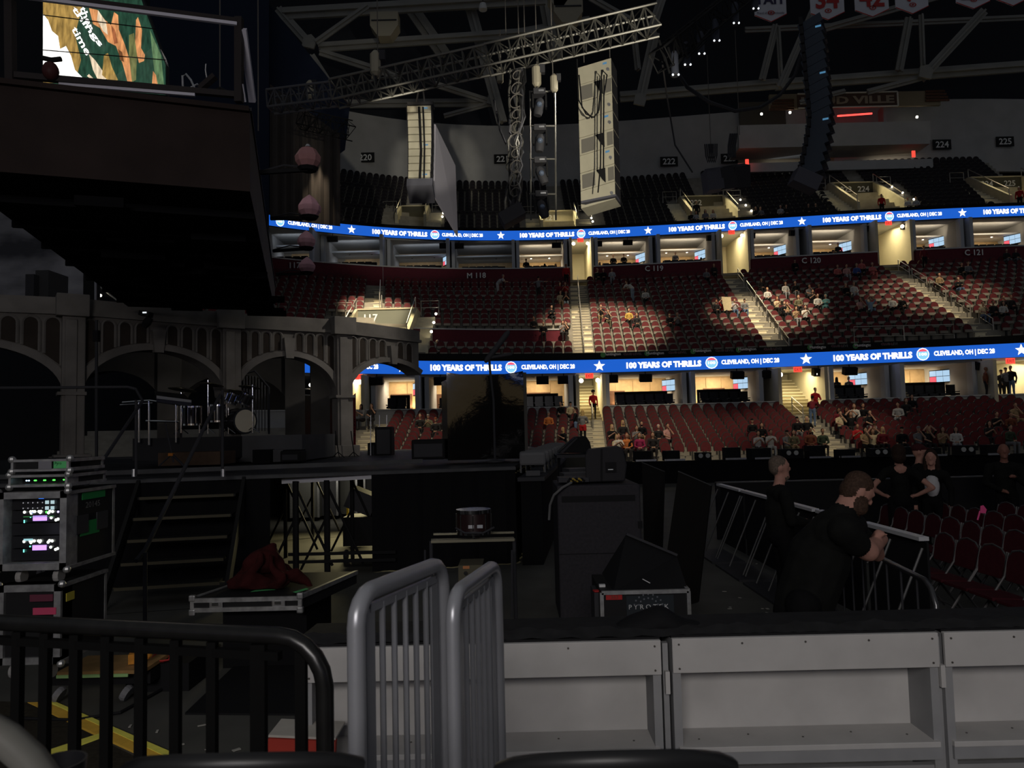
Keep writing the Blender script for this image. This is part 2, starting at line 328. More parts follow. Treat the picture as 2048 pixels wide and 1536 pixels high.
# ---- black speakers hung under the soffits
for curve,z,lst,nm in ((Lc,5.25,[752,880,1085,1128,1224,1292,1476,1536,1640,1702,1968],'lower'),(Uc,17.4,[664,888,918,1113,1195,1256,1424,1501,1590,1738,1815],'upper')):
    for i,px in enumerate(lst):
        x=px_on(curve,px,z); c=V((x,curve(x)+.15,z)); o=thing('ceiling_speaker','black speaker hung under the %s ribbon, %s from the left'%(nm,['first','second','third','fourth','fifth','sixth','seventh','eighth','ninth','tenth','eleventh'][i]),'speaker',c); mb=MB(); mb.box(c,(.75,.45,.45),Matrix.Rotation(.25,3,'X')); mb.build('cabinet',black,o); mb=MB(); mb.tube([c,c+V((0,.1,.5))],.03,5); mb.build('bracket',dark,o)
# ---- passages (bright stairs between the suites)
def steps(mb,x0,x1,y0,z0,dy,dz,n,mi=0,sx=0.):
    for i in range(n):
        mb.b2((x0+sx*i,y0+dy*i,z0+dz*(i-1)-.3),(x1+sx*i,y0+dy*(i+1)+.02,z0+dz*i),mi=mi); mb.b2((x0+sx*i,y0+dy*i-.03,z0+dz*i-.05),(x1+sx*i,y0+dy*i+.1,z0+dz*i+.01),mi=1)
def passage(curve,zf,zc,pa,pb,e,up,desc):
    xa=px_on(curve,pa,zc); xb=px_on(curve,pb,zc); yc=curve((xa+xb)/2); t=thing('wall_passage',None,None,((xa+xb)/2,yc,zf),kind='structure')
    for x in (xa,xb):
        mb=MB(); mb.b2((x-.1,yc-.9,zf-.6),(x+.1,yc+5,zc)); mb.build('side_wall',creamw,t)
    mb=MB(); mb.b2((xa,yc+5,zf),(xb,yc+5.1,zc)); mb.build('end_wall',creamw,t)
    mb=MB(); steps(mb,xa+.1,xb-.1,yc-.8,zf-.2,.42,.22 if up else .001,13); mb.build('steps',[mat('riser_tan',(.36,.31,.20),.85),mat('nosing',(.72,.66,.5),.7)],t)
    lamp('passage_light','AREA',((xa+xb)/2,yc+1.0,zc-.15),((xa+xb)/2,yc+1.4,zf),e,YEL,(xb-xa)*.8,1.2)
    for x in (xa+.3,xb-.3):
        mb=MB(); mb.ell((x,yc-.2,zc-.35),.14,8,6); mb.build('wall_lamp',warm_em,t)
    o=thing('exit_sign','red EXIT sign under the ribbon '+desc,'sign',((xa+xb)/2,yc-.15,zc-.2)); p=V(((xa+xb)/2,yc-.15,zc-.06))
    mb=MB(); mb.box(p,(.5,.06,.32)); mb.build('body',red_em,o); mb=MB(); flat_text(mb,'EXIT',p+V((-.2,-.04,-.09)),(.4,0,0),(0,0,.18)); mb.build('lettering',mat('exit_letters',(.15,.01,.01)),o)
passage(Lc,2.62,5.5,1152,1204,105,True,'over the stairs with the red-jacketed usher'); passage(Lc,2.62,5.5,1545,1643,120,True,'over the lower stairs by two ushers'); passage(Lc,2.62,5.5,1960,2075,120,False,'over the crowded lower tunnel'); passage(Lc,2.62,5.5,700,733,60,True,'behind the stone arch')
passage(Uc,14.2,17.75,1139,1182,150,False,'over the bright doorway above the 119 stairs'); passage(Uc,14.2,17.75,1433,1491,130,False,'over the upper doorway left of C 120'); passage(Uc,14.2,17.75,1739,1811,120,False,'over the upper doorway right of C 120')
# ---- aisles: steps and hand rails
def aisle(T,t,k0,k1,rails,desc,nm):
    o=thing('stair_'+nm,None,None,rowpt(T,t,k0),kind='structure'); mb=MB(); n=TIER[T][8]; zf,zb=TIER[T][6:8]; rise=(zb-zf)/(n-1)
    for k in range(k0,k1):
        for h in range(2):
            p=tp(T,t,(k+.5*h)/n); q=tp(T,t,(k+.5*h+.5)/n); z=zf+rise*(k+.5*h-.4)
            mb.b2((min(p.x,q.x)-AIS,p.y,z-.5),(max(p.x,q.x)+AIS,q.y+.02,z+.06)); mb.b2((min(p.x,q.x)-AIS,p.y-.02,z+.03),(max(p.x,q.x)+AIS,p.y+.07,z+.075),mi=1)
    mb.build('steps',[tread,mat('nosing',(.9,.84,.66),.7)],o)
    for ka,kb,dx in rails:
        a=rowpt(T,t,ka); b=rowpt(T,t,kb); r=thing('stair_handrail','brushed steel handrail on the aisle stairs '+desc,'handrail',a,'aisle handrails'); mb=MB(); e=V((dx,0,0)); u=V((0,0,.95))
        mb.tube([a+e,a+e+u,b+e+u,b+e],.032,6); mb.tube([a+e+u*.55,b+e+u*.55],.02,6); mb.build('rail',rail_m,r)
aisle('club',0,0,15,[(0,3,0),(3,7,0),(7,11,0),(11,14,0)],'of aisle 119, club level','club_stairs'); aisle('club',1,0,15,[(0,2,.5),(2.3,5,.5),(5.3,8,.5),(8.3,11,.5),(12,14,.5)],'between C 119 and C 120','club_stairs_b'); aisle('club',2,1,15,[(1.5,3,.5),(4,6.3,.5),(7,9.2,.5),(9.6,11.8,.5),(12.2,14,.5)],'between C 120 and C 121','club_stairs_c')
aisle('club',-1,8,14,[(9,12.6,.45),(7.5,9,.6)],'above the 117 entrance','club_stairs_d')
aisle('lower',0,0,11,[(7.5,11,.1)],'of aisle 119, lower bowl','lower_stairs'); aisle('lower',1,0,11,[(8,11,-.1)],'below the two ushers','lower_stairs_b'); aisle('lower',-1,0,11,[],'by the arch','lower_stairs_c')
# ---- seats
def seat_mesh(name):
    mb=MB(); pr=[(-.23,0),(.23,0),(.24,.2),(.215,.32),(.155,.415),(.07,.47),(-.07,.47),(-.155,.415),(-.215,.32),(-.24,.2)]
    mb.prism([(x,.12+.14*z,.42+z) for x,z in pr],(0,.05,0),0); mb.prism([(x*1.13,.165+.14*z,.42+z*1.07) for x,z in pr],(0,.05,0),2)   # cushion on a dark shell
    mb.box((0,.05,.475),(.45,.09,.17),Matrix.Rotation(-.18,3,'X'),1)               # tipped-up pan
    mb.box((0,.15,.22),(.07,.12,.44),0,2)                                        # pedestal
    return mb
SM=seat_mesh('s'); sv=np.array(SM.v); dkm=mat('seat_iron',(.05,.05,.05),.5)
def skip(T,t,k):
    if T=='club':
        if -.98<t<-.03 and k in (2,3,4): return True
        if -1.25<t<-.75 and 2<=k<=6: return True
        if t<-.98 and k<4: return True
        if 1.5<t<2 and k==0: return True
    if T=='upper':
        for tc,hw,k0 in ((-1,.2,5),(0,.28,4),(1,.24,6),(2,.24,7),(3,.3,7)):
            if abs(t-tc)<hw and k<=k0: return True
    return False
spots=[]
for T,t0,t1 in (('lower',-1.9,2.3),('club',-2,3),('upper',-2,3)):
    n=TIER[T][8]; ed=[t0]+[a for a in (-1,0,1,2) if t0<a<t1]+[t1]
    for k in range(n):
        for a,b in zip(ed,ed[1:]):
            pa=rowpt(T,a,k); pb=rowpt(T,b,k); L=(pb-pa).length; ha=AIS+.38; m=int((L-2*ha)/.635)
            for i in range(m+1):
                t=a+(b-a)*(ha+(L-2*ha)*i/m)/L
                if not skip(T,t,k): spots.append((T,t,k,rowpt(T,t,k)+V((0,.12,0)),facing(T,t)))
vis=[]
for s in spots:
    u,v=proj(s[3]+V((0,0,.7))); vis.append(-20<u<2068 and not (u<735 and s[0]=='lower'))
spots=[s for s,z in zip(spots,vis) if z]
low=[s for s in spots if s[0]=='lower' and s[2]>=1]; low.sort(key=lambda s:abs(s[3].x-8)+.0*s[2]); single=set(id(s) for s in low[:300])
SML=MB(); SML.v=list(SM.v); SML.f=list(SM.f); SML.m=list(SM.m); n8=next(i for i,x in enumerate(SM.m) if x==1); vi=sorted({v for f,x in zip(SM.f,SM.m) if x==1 for v in f})
for i in vi: x,y,z=SML.v[i]; SML.v[i]=(.31+x*.16,y+.05,.52+(z-.5)*.6)
sm=SML.build('stadium_seat',[maroon,taupe,dkm]); COL.objects.unlink(sm); slv=np.array(SML.v)
CNT={}; NW='first second third fourth fifth sixth seventh eighth ninth tenth eleventh twelfth thirteenth fourteenth fifteenth sixteenth seventeenth eighteenth nineteenth twentieth'.split()
spots.sort(key=lambda s:(s[0],s[2],s[3].x))
ORD=['front','second','third','fourth','fifth','sixth','seventh','eighth','ninth','tenth','back']
SF=SM.f; REST={'club':[],'upper':[]}
for s in spots:
    T,t,k,p,a=s
    if id(s) in single:
        o=sm.copy(); COL.objects.link(o); o.location=p; o.rotation_euler=(0,0,a)
        blk='left of the usher stairs' if t<0 else ('between the lit stairs' if t<1 else 'right of the two ushers')
        ci=CNT.get((k,blk),0); CNT[(k,blk)]=ci+1; tag(o,'maroon flip-up seat, lower bowl %s row, %s, %s from left'%(ORD[k],blk,NW[min(ci,19)]),'seat','maroon lower bowl seats'); continue
    REST['upper' if T=='upper' else 'club'].append((p,a,T))
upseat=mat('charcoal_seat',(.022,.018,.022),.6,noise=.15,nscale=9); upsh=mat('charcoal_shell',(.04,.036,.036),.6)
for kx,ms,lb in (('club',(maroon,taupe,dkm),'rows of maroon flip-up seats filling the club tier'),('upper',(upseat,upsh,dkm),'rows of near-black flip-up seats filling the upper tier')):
    rv=[];rf=[];rm=[];base=0
    for q,a,T in REST[kx]:
        c,w_=math.cos(a),math.sin(a); R=np.array([[c,-w_,0],[w_,c,0],[0,0,1]]); rv.append((slv if T=='lower' else sv)@R.T+np.array(q)); rf+=[tuple(k+base for k in f) for f in SF]; rm+=SM.m; base+=len(sv)
    me=bpy.data.meshes.new('stadium_seats'); me.from_pydata(np.concatenate(rv).tolist(),[],rf)
    for x in ms: me.materials.append(x)
    me.polygons.foreach_set('material_index',rm); o=bpy.data.objects.new('stadium_seats',me); COL.objects.link(o); tag(o,lb,'seats',kind='stuff')
# ---- section numbers and signs
def sign(text,px,py,curve,off,h,desc,m=None,back=None,bold=.02,name='section_sign'):
    X=px_on(lambda x:curve(x)+off,px,10); 
    for _ in range(4):
        d=curve(X)+off; c=P(px,py,d); X=c.x
    a=txt(text,bold)[2]*h; o=thing(name,desc,'sign',c); mb=MB()
    bk=1 if back else 0
    mb.box(c,(a+.5,.06,h+.35)) if back else mb.box(c+V((0,.02,0)),(a*.98,.02,h*.5)); mb.build('plate',back or redwall,o)
    mb=MB(); flat_text(mb,text,c+V((-a/2,-.05,-h/2)),(a,0,0),(0,0,h),bold=bold); mb.build('lettering',m or sign_w,o)
plate=mat('sign_plate',(.02,.02,.02),.5)
for tx,px,py,wh in (('M 117',581,531,'beside the pink lanterns'),('M 118',953,551,'under the dark suites'),('C 119',1308,537,'between the two bright upper doorways'),('C 120',1622,521,'above the coral-shirted spectators'),('C 121',1947,505,'at the right end')):
    sign(tx,px,py,Uc,-1.5,.45,'white %s lettering on the maroon wall %s'%(tx,wh))
for tx,px,py,wh in (('220',731,315,'right of the lit curtain'),('221',1004,318,'left of the lamp tower'),('222',1338,323,'right of the subwoofer column'),('223',1459,317,'left of the balcony'),('224',1884,289,'right of the balcony'),('225',2010,283,'near the right edge')):
    sign(tx,px,py,Uc,13.2,.62,'black plate reading %s on the back wall, %s'%(tx,wh),back=plate)
gl=mat('grey_letters',(.16,.16,.16),.6)
for px in (1224,1310,1404,1494,1637,1727): sign('Huntington',px,{1224:709,1310:707,1404:702,1494:699,1637:695,1727:691}[px],Lc,.0,.23,'white bank name lettering on the black fascia, %s of six'%['first','second','third','fourth','fifth','sixth'][[1224,1310,1404,1494,1637,1727].index(px)],m=sign_w,back=None)
for i,px in enumerate((1265,1355,1449,1546,1681,1781)): sign('CLUB LEVEL',px,(708,705,701,698,692,688)[i],Lc,.0,.16,'grey CLUB LEVEL lettering on the black fascia, %s from the stairs'%ORD[i],m=gl)
leafm=mat('green_logo',(.12,.35,.12))
for i,px in enumerate((1206,1294,1386,1477,1620,1711)):
    c=P(px,(710,707,703,700,695,692)[i],Lc(px_on(Lc,px,6.6))-.05); mb=MB(); mb.lathe(c,[(.17,0),(.17,.02)],8,R=Matrix.Rotation(math.pi/2,3,'X')); tag(mb.build('logo_disc',leafm,loc=c),'round green logo on the black fascia, %s from the stairs'%ORD[i],'logo','green fascia logos')
# ---- M118 parapet (maroon) with openings and front seats
xa,xb=-7.4,3.6
def ypar(x): return Lc(x)+3.6
wall('wall_press_parapet',ypar,0,8.0,8.85,xa-.3,xb+.05,redwall,.25,'maroon parapet in front of M118'); wall('trim_press_parapet',ypar,-.04,8.85,8.93,xa-.3,xb+.05,white_t,.32,'white cap of the M118 parapet')
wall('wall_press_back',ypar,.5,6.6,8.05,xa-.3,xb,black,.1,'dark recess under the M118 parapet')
for i in range(5):
    x=xa+.6+i*2.3; mb=MB(); mb.b2((x-.35,ypar(x)-.02,6.6),(x+.35,ypar(x)+.3,8.0)); struct('wall_press_pier',mb,redwall,'maroon pier under the M118 parapet')
    if i<4: mb=MB(); mb.b2((x+.4,ypar(x)+.1,7.35),(x+1.9,ypar(x)+.4,7.45)); tag(mb.build('press_counter',white_t,loc=(x+1.1,ypar(x),7.35)),'thin white counter under the maroon parapet, %s from the arch'%ORD[i],'counter','press counters')
# ---- vomitories
darkw=mat('olive_panel',(.10,.095,.07),.8); conc2=mat('warm_concrete',(.55,.5,.36),.85,noise=.1,nscale=2)
def vomitory(T,t,k0,k1,hw,texts,e,exitx,label,stl=True,strr=True,face=darkw,rail=True,door=0.3):
    a=rowpt(T,t,k0); b=rowpt(T,t,k1); x=a.x; y0=a.y-.5; y1=b.y; z0=a.z-.1; zt=b.z+.1
    v=thing('wall_vomitory',None,None,(x,y0,z0),kind='structure')
    for s in (-1,1):
        mb=MB(); mb.prism([(x+s*hw-.12,y0,z0-.6),(x+s*hw-.12,y1+1,z0-.6),(x+s*hw-.12,y1+1,zt+.5),(x+s*hw-.12,y1-.6,zt+.5),(x+s*hw-.12,y0,z0+.9)],(.24,0,0)); mb.build('side_wall',conc2,v)
        if (s<0 and stl) or (s>0 and strr):
            mb=MB(); n=2*(k1-k0)
            for i in range(n):
                q=i/n; mb.b2((x+s*(hw+.12),y0+(y1-y0)*q,z0-.5),(x+s*(hw+1.3),y0+(y1-y0)*(q+1/n)+.02,z0+(zt-z0)*(q+.5/n)))
            mb.build('side_steps',tread,v)
        if rail:
            mb=MB(); mb.tube([(x+s*hw,y0+.2,z0+.9),(x+s*hw,y0+.2,z0+1.5),(x+s*hw,y1-.4,zt+1.25),(x+s*hw,y1-.4,zt+.4)],.035,6,mi=0); mb.build('handrail',rail_m,v)
    if rail:
        for s in (-1,1):
            c=x+s*(hw+.95); mb=MB(); mb.tube([(c-.6,y1-.3,zt),(c-.6,y1-.3,zt+1.0),(c+.6,y1-.3,zt+1.0),(c+.6,y1-.3,zt)],.035,6); mb.tube([(c-.6,y1-.3,zt+.55),(c+.6,y1-.3,zt+.55)],.025,6); mb.build('guard_rail',rail_m,v)
    hd=zt-1.35
    mb=MB(); mb.b2((x-hw+.12,y1-.5,hd),(x+hw-.12,y1-.3,zt+.45)); mb.build('header',face,v)
    mb=MB(); mb.b2((x-hw+.1,y1-.55,zt+.45),(x+hw-.1,y1-.2,zt+.55)); mb.build('header_cap',conc2,v)
    mb=MB(); mb.b2((x-hw,y1+2.2,z0-.6),(x+hw,y1+2.3,zt)); mb.build('end_wall',creamw,v)
    mb=MB(); mb.b2((x-hw,y0,z0-.7),(x+hw,y1+2.3,z0-.6)); mb.build('landing',concrete,v)
    if door: mb=MB(); mb.b2((x-hw*.1,y1+2.1,z0-.6),(x+hw*.5,y1+2.2,hd+.2)); mb.build('dark_doorway',black,v)
    for tx,f in texts:
        h=.5; w_=txt(tx,.02)[2]*h; mb=MB(); flat_text(mb,tx,(x+hw*f-w_/2,y1-.53,zt-.35),(w_,0,0),(0,0,h),bold=.02); mb.build('number',sign_w,v)
    p=V((x+hw*exitx,y1-.6,hd+.25)); o=thing('exit_sign','red EXIT sign at the '+label,'sign',p); mb=MB(); mb.box(p,(.55,.08,.36)); mb.build('body',red_em,o); mb=MB(); flat_text(mb,'EXIT',p+V((-.22,-.06,-.1)),(.44,0,0),(0,0,.2)); mb.build('lettering',mat('exit_letters'),o)
    lamp('vomitory_light','AREA',(x,y1+.9,hd-.05),(x,y1+.2,z0-2),e*1.8,YEL,hw*1.2,.8)
    lamp('vomitory_wash','SPOT',(x,y1-.9,zt+3.5),(x,y0+.3,z0),e*15,YEL,.2,spot=70,blend=.8)
    for i in range(3):
        mb=MB(); mb.ell((x+hw+1.4,y0+(y1-y0)*(.25+.3*i),z0+(zt-z0)*(.3+.3*i)+.3),.09,6,4); mb.build('step_lamp',warm_em,v)
vomitory('upper',0,1,4,1.5,[('221',-.45)],160,.1,'upper entrance 221',face=conc2)
vomitory('upper',1,1,6,1.9,[('222',-.3)],200,.2,'upper entrance 222')
vomitory('upper',2,1,7,1.9,[('223',-.3),('224',.5)],200,.0,'upper entrance 223 and 224')
vomitory('upper',3,1,7,2.3,[('224',-.35),('225',.5)],170,-.3,'upper entrance 224 and 225')
vomitory('upper',-1,2,5,1.2,[],18,.4,'dark upper entrance behind the grey panel')
vomitory('club',-.98,2,7,2.0,[('117',-.5)],420,-.1,'117 entrance of the club tier',face=mat('vom_green_grey',(.17,.18,.15),.8),door=0)
# railing in front of C120 / C121 front rows
for x0,x1,lb in ((20.6,26.6,'in front of the last C 120 seats'),(30.2,34,'at the front of C 121')):
    y=Lc((x0+x1)/2)+1.0; r=thing('guard_railing','steel guard railing '+lb,'railing',((x0+x1)/2,y,6.6)); mb=MB(); mb.tube([(x0,y,6.6),(x0,y,7.9),(x1,y,7.9),(x1,y,6.6)],.03,6); mb.tube([((x0+x1)/2,y,6.6),((x0+x1)/2,y,7.9)],.03,6); mb.tube([(x0,y,7.3),(x1,y,7.3)],.02,6); mb.build('rail',rail_m,r)
ORD2=['first','second','third','fourth','fifth','sixth','seventh','eighth','ninth','tenth','eleventh','twelfth','thirteenth','last']
# ---- black boards in front of the lower bowl
mb=MB(); mb.prism([(-12,29.5,0),(40,27.2,0),(40,27.2,.86),(-12,29.5,.86)],(0,.3,0)); struct('wall_far_boards',mb,cloth_k,'black draped boards in front of the lower bowl')
for i in range(14):
    px=1235+i*58+random.uniform(-8,8); d=29.6-(px-1024)*.0022; h=.28+.22*random.random()
    c=P(px,912-(px-1024)*.012,d); k=i%3
    o=thing('camera_case' if k else 'stage_light',('black equipment case standing on the far boards, %s of the row' if k else 'black twin floor lamp on the far boards, %s of the row')%ORD2[i],'case' if k else 'light',(c.x,d,.86)); mb=MB(); mb.box((c.x,d+.2,.86+h/2),(.55+.3*random.random(),.4,h),.1*k); mb.build('body',black,o)
    if not k:
        for s in (-.14,.14): mb=MB(); mb.lathe((c.x+s,d-.02,.86+h*.6),[(.09,0),(.09,.03)],10,R=Matrix.Rotation(math.pi/2,3,'X')); mb.build('lens',mat('lamp_lens',(.5,.5,.48),.2),o)
    else: mb=MB(); mb.b2((c.x-.3,d-.05,.86),(c.x+.5,d-.02,.93)); mb.build('strip',alu,o)
# ============================================================ ROOF AND RIG
roofd=mat('roof_dark',(.035,.037,.045),.95); steelg=mat('roof_steel',(.27,.265,.25),.8,noise=.1,nscale=.5)
mb=MB(); pts=[(-75,20),(-46,52),(-26,74),(0,80),(40,80),(70,66),(95,30)]
mb.strip([V((x,y,0)) for x,y in pts],[V((x,y,62)) for x,y in pts]); struct('wall_roof_end',mb,roofd,'dark end wall under the roof')
mb=MB(); mb.b2((-75,50,60),(95,90,60.5)); struct('ceiling_roof_deck',mb,roofd,'dark roof deck')
mb=MB(); mb.b2((-80,-20,-.2),(90,95,0)); floorm=mat('arena_floor',(.085,.083,.075),.75,noise=.2,nscale=1.2); struct('floor',mb,floorm,'dark concrete arena floor')
RB=[(567,28,1090,-3,62,26),(638,95,1100,63,62,20),(556,18,622,92,62,18),(632,85,735,12,60,13),(640,104,800,154,61,15),(622,112,672,190,61,17),(818,10,888,110,64,28),(935,-5,1004,245,63,22),(690,208,990,205,66,17),
 (868,168,976,202,65,13),(888,232,978,208,65,10),(1240,194,1552,168,66,21),(1550,170,2060,132,66,23),(1968,22,1842,158,64,18),(1842,156,1735,184,64,12),(1552,50,1524,160,65,14),(1556,55,1562,158,65,12),(1818,36,1798,142,65,16),(1842,30,1846,132,65,13),
 (1310,66,1278,208,62,20),(1268,70,1276,140,68,16),(1640,-10,1560,175,62,15),(1325,-8,1300,70,60,18),(1090,8,1110,120,66,30),(1180,-5,1260,40,66,14),(1450,178,1540,165,68,12),(1880,-8,1640,60,67,14),(1490,60,2060,35,68,12),(980,75,1180,40,66,16),(1690,182,1600,205,66,10)]
rs=thing('roof_truss','grey steel roof trusses crossing above the upper seats','truss',(0,66,30),kind='structure')
for a,b,c,d,e,wpx in RB:
    w_=S(wpx,e); p=P(a,b,e); q=P(c,d,e); mb=MB(); mb.beam(p,q,w_*.8,w_*.22); mb.beam(p+V((0,0,0)),q,w_*.25,w_); mb.build('beam',steelg,rs)
for a,b,e,s_ in ((622,90,61.5,.9),(985,205,65,.7),(1845,150,64,.9),(1278,205,62,.8)):
    p=P(a,b,e); s_=S(34*s_,e)/2; mb=MB(); mb.prism([(p.x-s_,p.y-.6,p.z-s_*.6),(p.x+s_*.6,p.y-.6,p.z-s_),(p.x+s_,p.y-.6,p.z+s_*.2),(p.x+s_*.3,p.y-.6,p.z+s_),(p.x-s_*.7,p.y-.6,p.z+s_*.8)],(0,.2,0)); mb.build('gusset_plate',steelg,rs)
# house light fixtures (unlit) and ceiling speakers
fx=mat('fixture_shell',(.34,.31,.24),.6)
for px,py,d,s_,lb in ((768,50,58,58,'pale hexagonal ceiling fixture over the truss'),(1137,22,52,60,'pale ceiling fixture above the hanging subwoofers'),(1118,-6,52,44,'pale ceiling fixture behind the hoist chains')):
    c=P(px,py,d); r=S(s_,d)/2; o=thing('ceiling_fixture',lb,'light fixture',c); mb=MB(); mb.prism([(c.x-r,d,c.z+r),(c.x+r,d,c.z+r),(c.x+r,d,c.z),(c.x+r*.45,d,c.z-r*.8),(c.x-r*.45,d,c.z-r*.8),(c.x-r,d,c.z)],(0,1.2,0)); mb.build('shell',fx,o); mb=MB(); mb.b2((c.x-r*.9,d-.05,c.z+r*.3),(c.x+r*.9,d,c.z+r*.4)); mb.build('seam',dark,o)
c=P(966,20,56); o=thing('ceiling_lamp','small round white ceiling lamp between the roof beams','lamp',c); mb=MB(); mb.lathe(c,[(.25,.5),(.32,.2),(.32,0)],14); mb.build('shade',white_t,o); mb=MB(); mb.tube([c+V((0,0,.5)),c+V((0,0,3))],.04,6); mb.build('stem',dark,o)
# banners
ban=mat('banner_cloth',(.6,.6,.66),.9,noise=.05,nscale=2); brd=mat('banner_red',(.42,.05,.05),.8); bnv=mat('banner_navy',(.05,.045,.09),.8)
for px,w_,txs,yb,lb in ((1542,66,[('TAIT',bnv,20,-8),],44,'white pennant banner reading TAIT'),(1656,70,[('34',brd,40,-16)],40,'white pennant banner with red 34, half hidden by the dark line array'),(1745,70,[('42',brd,40,-20)],34,'white pennant banner with red 42, right of the dark line array'),(1825,68,[('7',brd,38,-28)],28,'white pennant banner with a single red 7'),(1947,70,[('22',brd,40,-34)],18,'white pennant banner with red 22 near the diagonal roof beam'),(2026,68,[('25',brd,40,-40)],12,'white pennant banner at the frame edge')):
    d=44; c=P(px,yb,d); a=S(w_,d)/2; sl=S(6,d); o=thing('pennant_banner',lb,'banner',c); mb=MB(); tz=P(px,-70,d).z
    mb.prism([(c.x-a,d,c.z+.42),(c.x,d,c.z),(c.x+a,d,c.z+.48),(c.x+a,d,tz),(c.x-a,d,tz)],(0,.04,0)); mb.build('cloth',ban,o)
    mb=MB(); mb.beam((c.x-a,d-.03,c.z+.42),(c.x,d-.03,c.z),.03,.04); mb.beam((c.x,d-.03,c.z),(c.x+a,d-.03,c.z+.48),.03,.04); mb.build('hem',brd,o)
    for tx,m,hp,y0 in txs:
        h=S(hp,d); ww=txt(tx,.03)[2]*h*(1.1 if len(tx)>2 else .95); b=P(px,y0+hp*.85,d); mb=MB(); flat_text(mb,tx,(c.x-ww/2,d-.04,b.z),(ww,0,0),(0,0,h),bold=.03); mb.build('lettering',m,o)
    mb=MB(); q=P(px,yb-18,d); 
    for i in range(12):
        t0,t1=i*math.pi/6,(i+1)*math.pi/6; mb.add([(q.x+r*math.cos(t),d-.04,q.z+.65*r*math.sin(t)) for r,t in ((.22,t0),(.22,t1),(.15,t1),(.15,t0))],[(0,1,2,3)])
    mb.box((q.x,d-.04,q.z),(.12,.01,.1)); mb.build('crest',brd,o)
    if tx=='TAIT': mb=MB(); b=P(px,27,d); flat_text(mb,'Proud of the community',(c.x-a*.85,d-.04,b.z-.1),(a*1.7,0,0),(0,0,.2)); mb.build('small_print',bnv,o)
# LOUDVILLE balcony
lt=thing('wall_balcony',None,None,(30,70,28),kind='structure'); d=70
def slab(px0,py0,px1,py1,dd,th,m,name,par=lt):
    a=P(px0,py1,dd); b=P(px1,py0,dd); z0=P((px0+px1)/2,py1,dd).z; z1=P((px0+px1)/2,py0,dd).z; mb=MB(); mb.b2((a.x,dd,z0),(b.x,dd+th,z1)); return mb.build(name,m,par)
slab(1478,246,1860,285,67,.4,wallc,'parapet'); slab(1478,285,1860,292,67,3,wallc,'slab_edge'); slab(1478,292,1860,336,70.5,.3,mat('tan_wall',(.36,.3,.2),.8),'lower_back_wall'); slab(1480,200,1860,250,71,.3,mat('box_back',(.1,.09,.075),.8),'box_back'); slab(1476,322,1866,340,67,.3,wallc,'lower_parapet')
slab(1540,185,1880,214,68,.3,mat('gold_wall',(.30,.255,.18),.8),'gold_header')
for i in range(4): slab(1548-i*3,198+i*6,1588,202+i*6,67.8,.1,doorw,'name_bar'); slab(1852,180+i*6,1890+i*3,184+i*6,67.8,.1,doorw,'name_bar')
slab(1620,215,1626,250,68,1,wallc,'pier'); slab(1768,212,1772,248,68,1,wallc,'pier')
o=thing('name_sign','long LOUDVILLE sign in a pale frame on the balcony','sign',P(1715,198,67)); a=P(1596,214,66.8); b=P(1794,186,66.8); mb=MB(); mb.b2((a.x,66.8,a.z-.15),(b.x,66.95,b.z+.1)); mb.build('board',mat('sign_board',(.10,.06,.045),.7),o)
mb=MB(); 
for p,q in (((a.x,a.z-.15),(b.x,a.z-.15)),((a.x,b.z+.1),(b.x,b.z+.1)),((b.x,a.z-.15),(b.x,b.z+.1))): mb.beam((p[0],66.75,p[1]),(q[0],66.75,q[1]),.12,.12)
mb.build('frame',mat('sign_frame',(.7,.66,.58),.7),o); mb=MB(); flat_text(mb,'LOUD VILLE',(a.x+.3,66.74,a.z+.15),(b.x-a.x-.6,0,0),(0,0,b.z-a.z-.35),bold=.04); mb.build('lettering',mat('loud_letters',(.34,.27,.2),.7),o)
mb=MB(); mb.tube([P(1675,232,67.5),P(1744,227,67.5)],.08,6); tag(mb.build('neon_tube',ME('neon_red',(1,.05,.04),3,True),loc=P(1710,230,67.5)),'glowing red neon tube under the LOUDVILLE sign','lamp')
for px,py,lb in ((1523,228,'outer'),(1580,225,'inner'),(1834,234,'far right')):
    c=P(px,py,68); mb=MB(); mb.ell(c,.12,8,6); tag(mb.build('balcony_lamp',warm_em,loc=c),'tiny warm lamp in the balcony box, the %s one'%lb,'lamp')
c=P(1494,324,66.5); mb=MB(); mb.box(c,(.3,.1,.5)); tag(mb.build('exit_lamp',red_em,loc=c),'red exit lamp below the left end of the balcony','lamp'); c=P(1827,308,67); mb=MB(); mb.box(c,(.3,.1,.6)); tag(mb.build('exit_lamp',red_em,loc=c),'red exit lamp below the right end of the balcony','lamp')
lamp('balcony_glow','AREA',P(1790,316,69),P(1780,350,70.4),14,WARM,4,.3); lamp('balcony_glow','AREA',P(1580,316,69),P(1580,350,70.4),8,(.9,.95,1),4,.3); lamp('red_glow','POINT',P(1497,322,66.2),None,4,(1,.1,.05),.1)
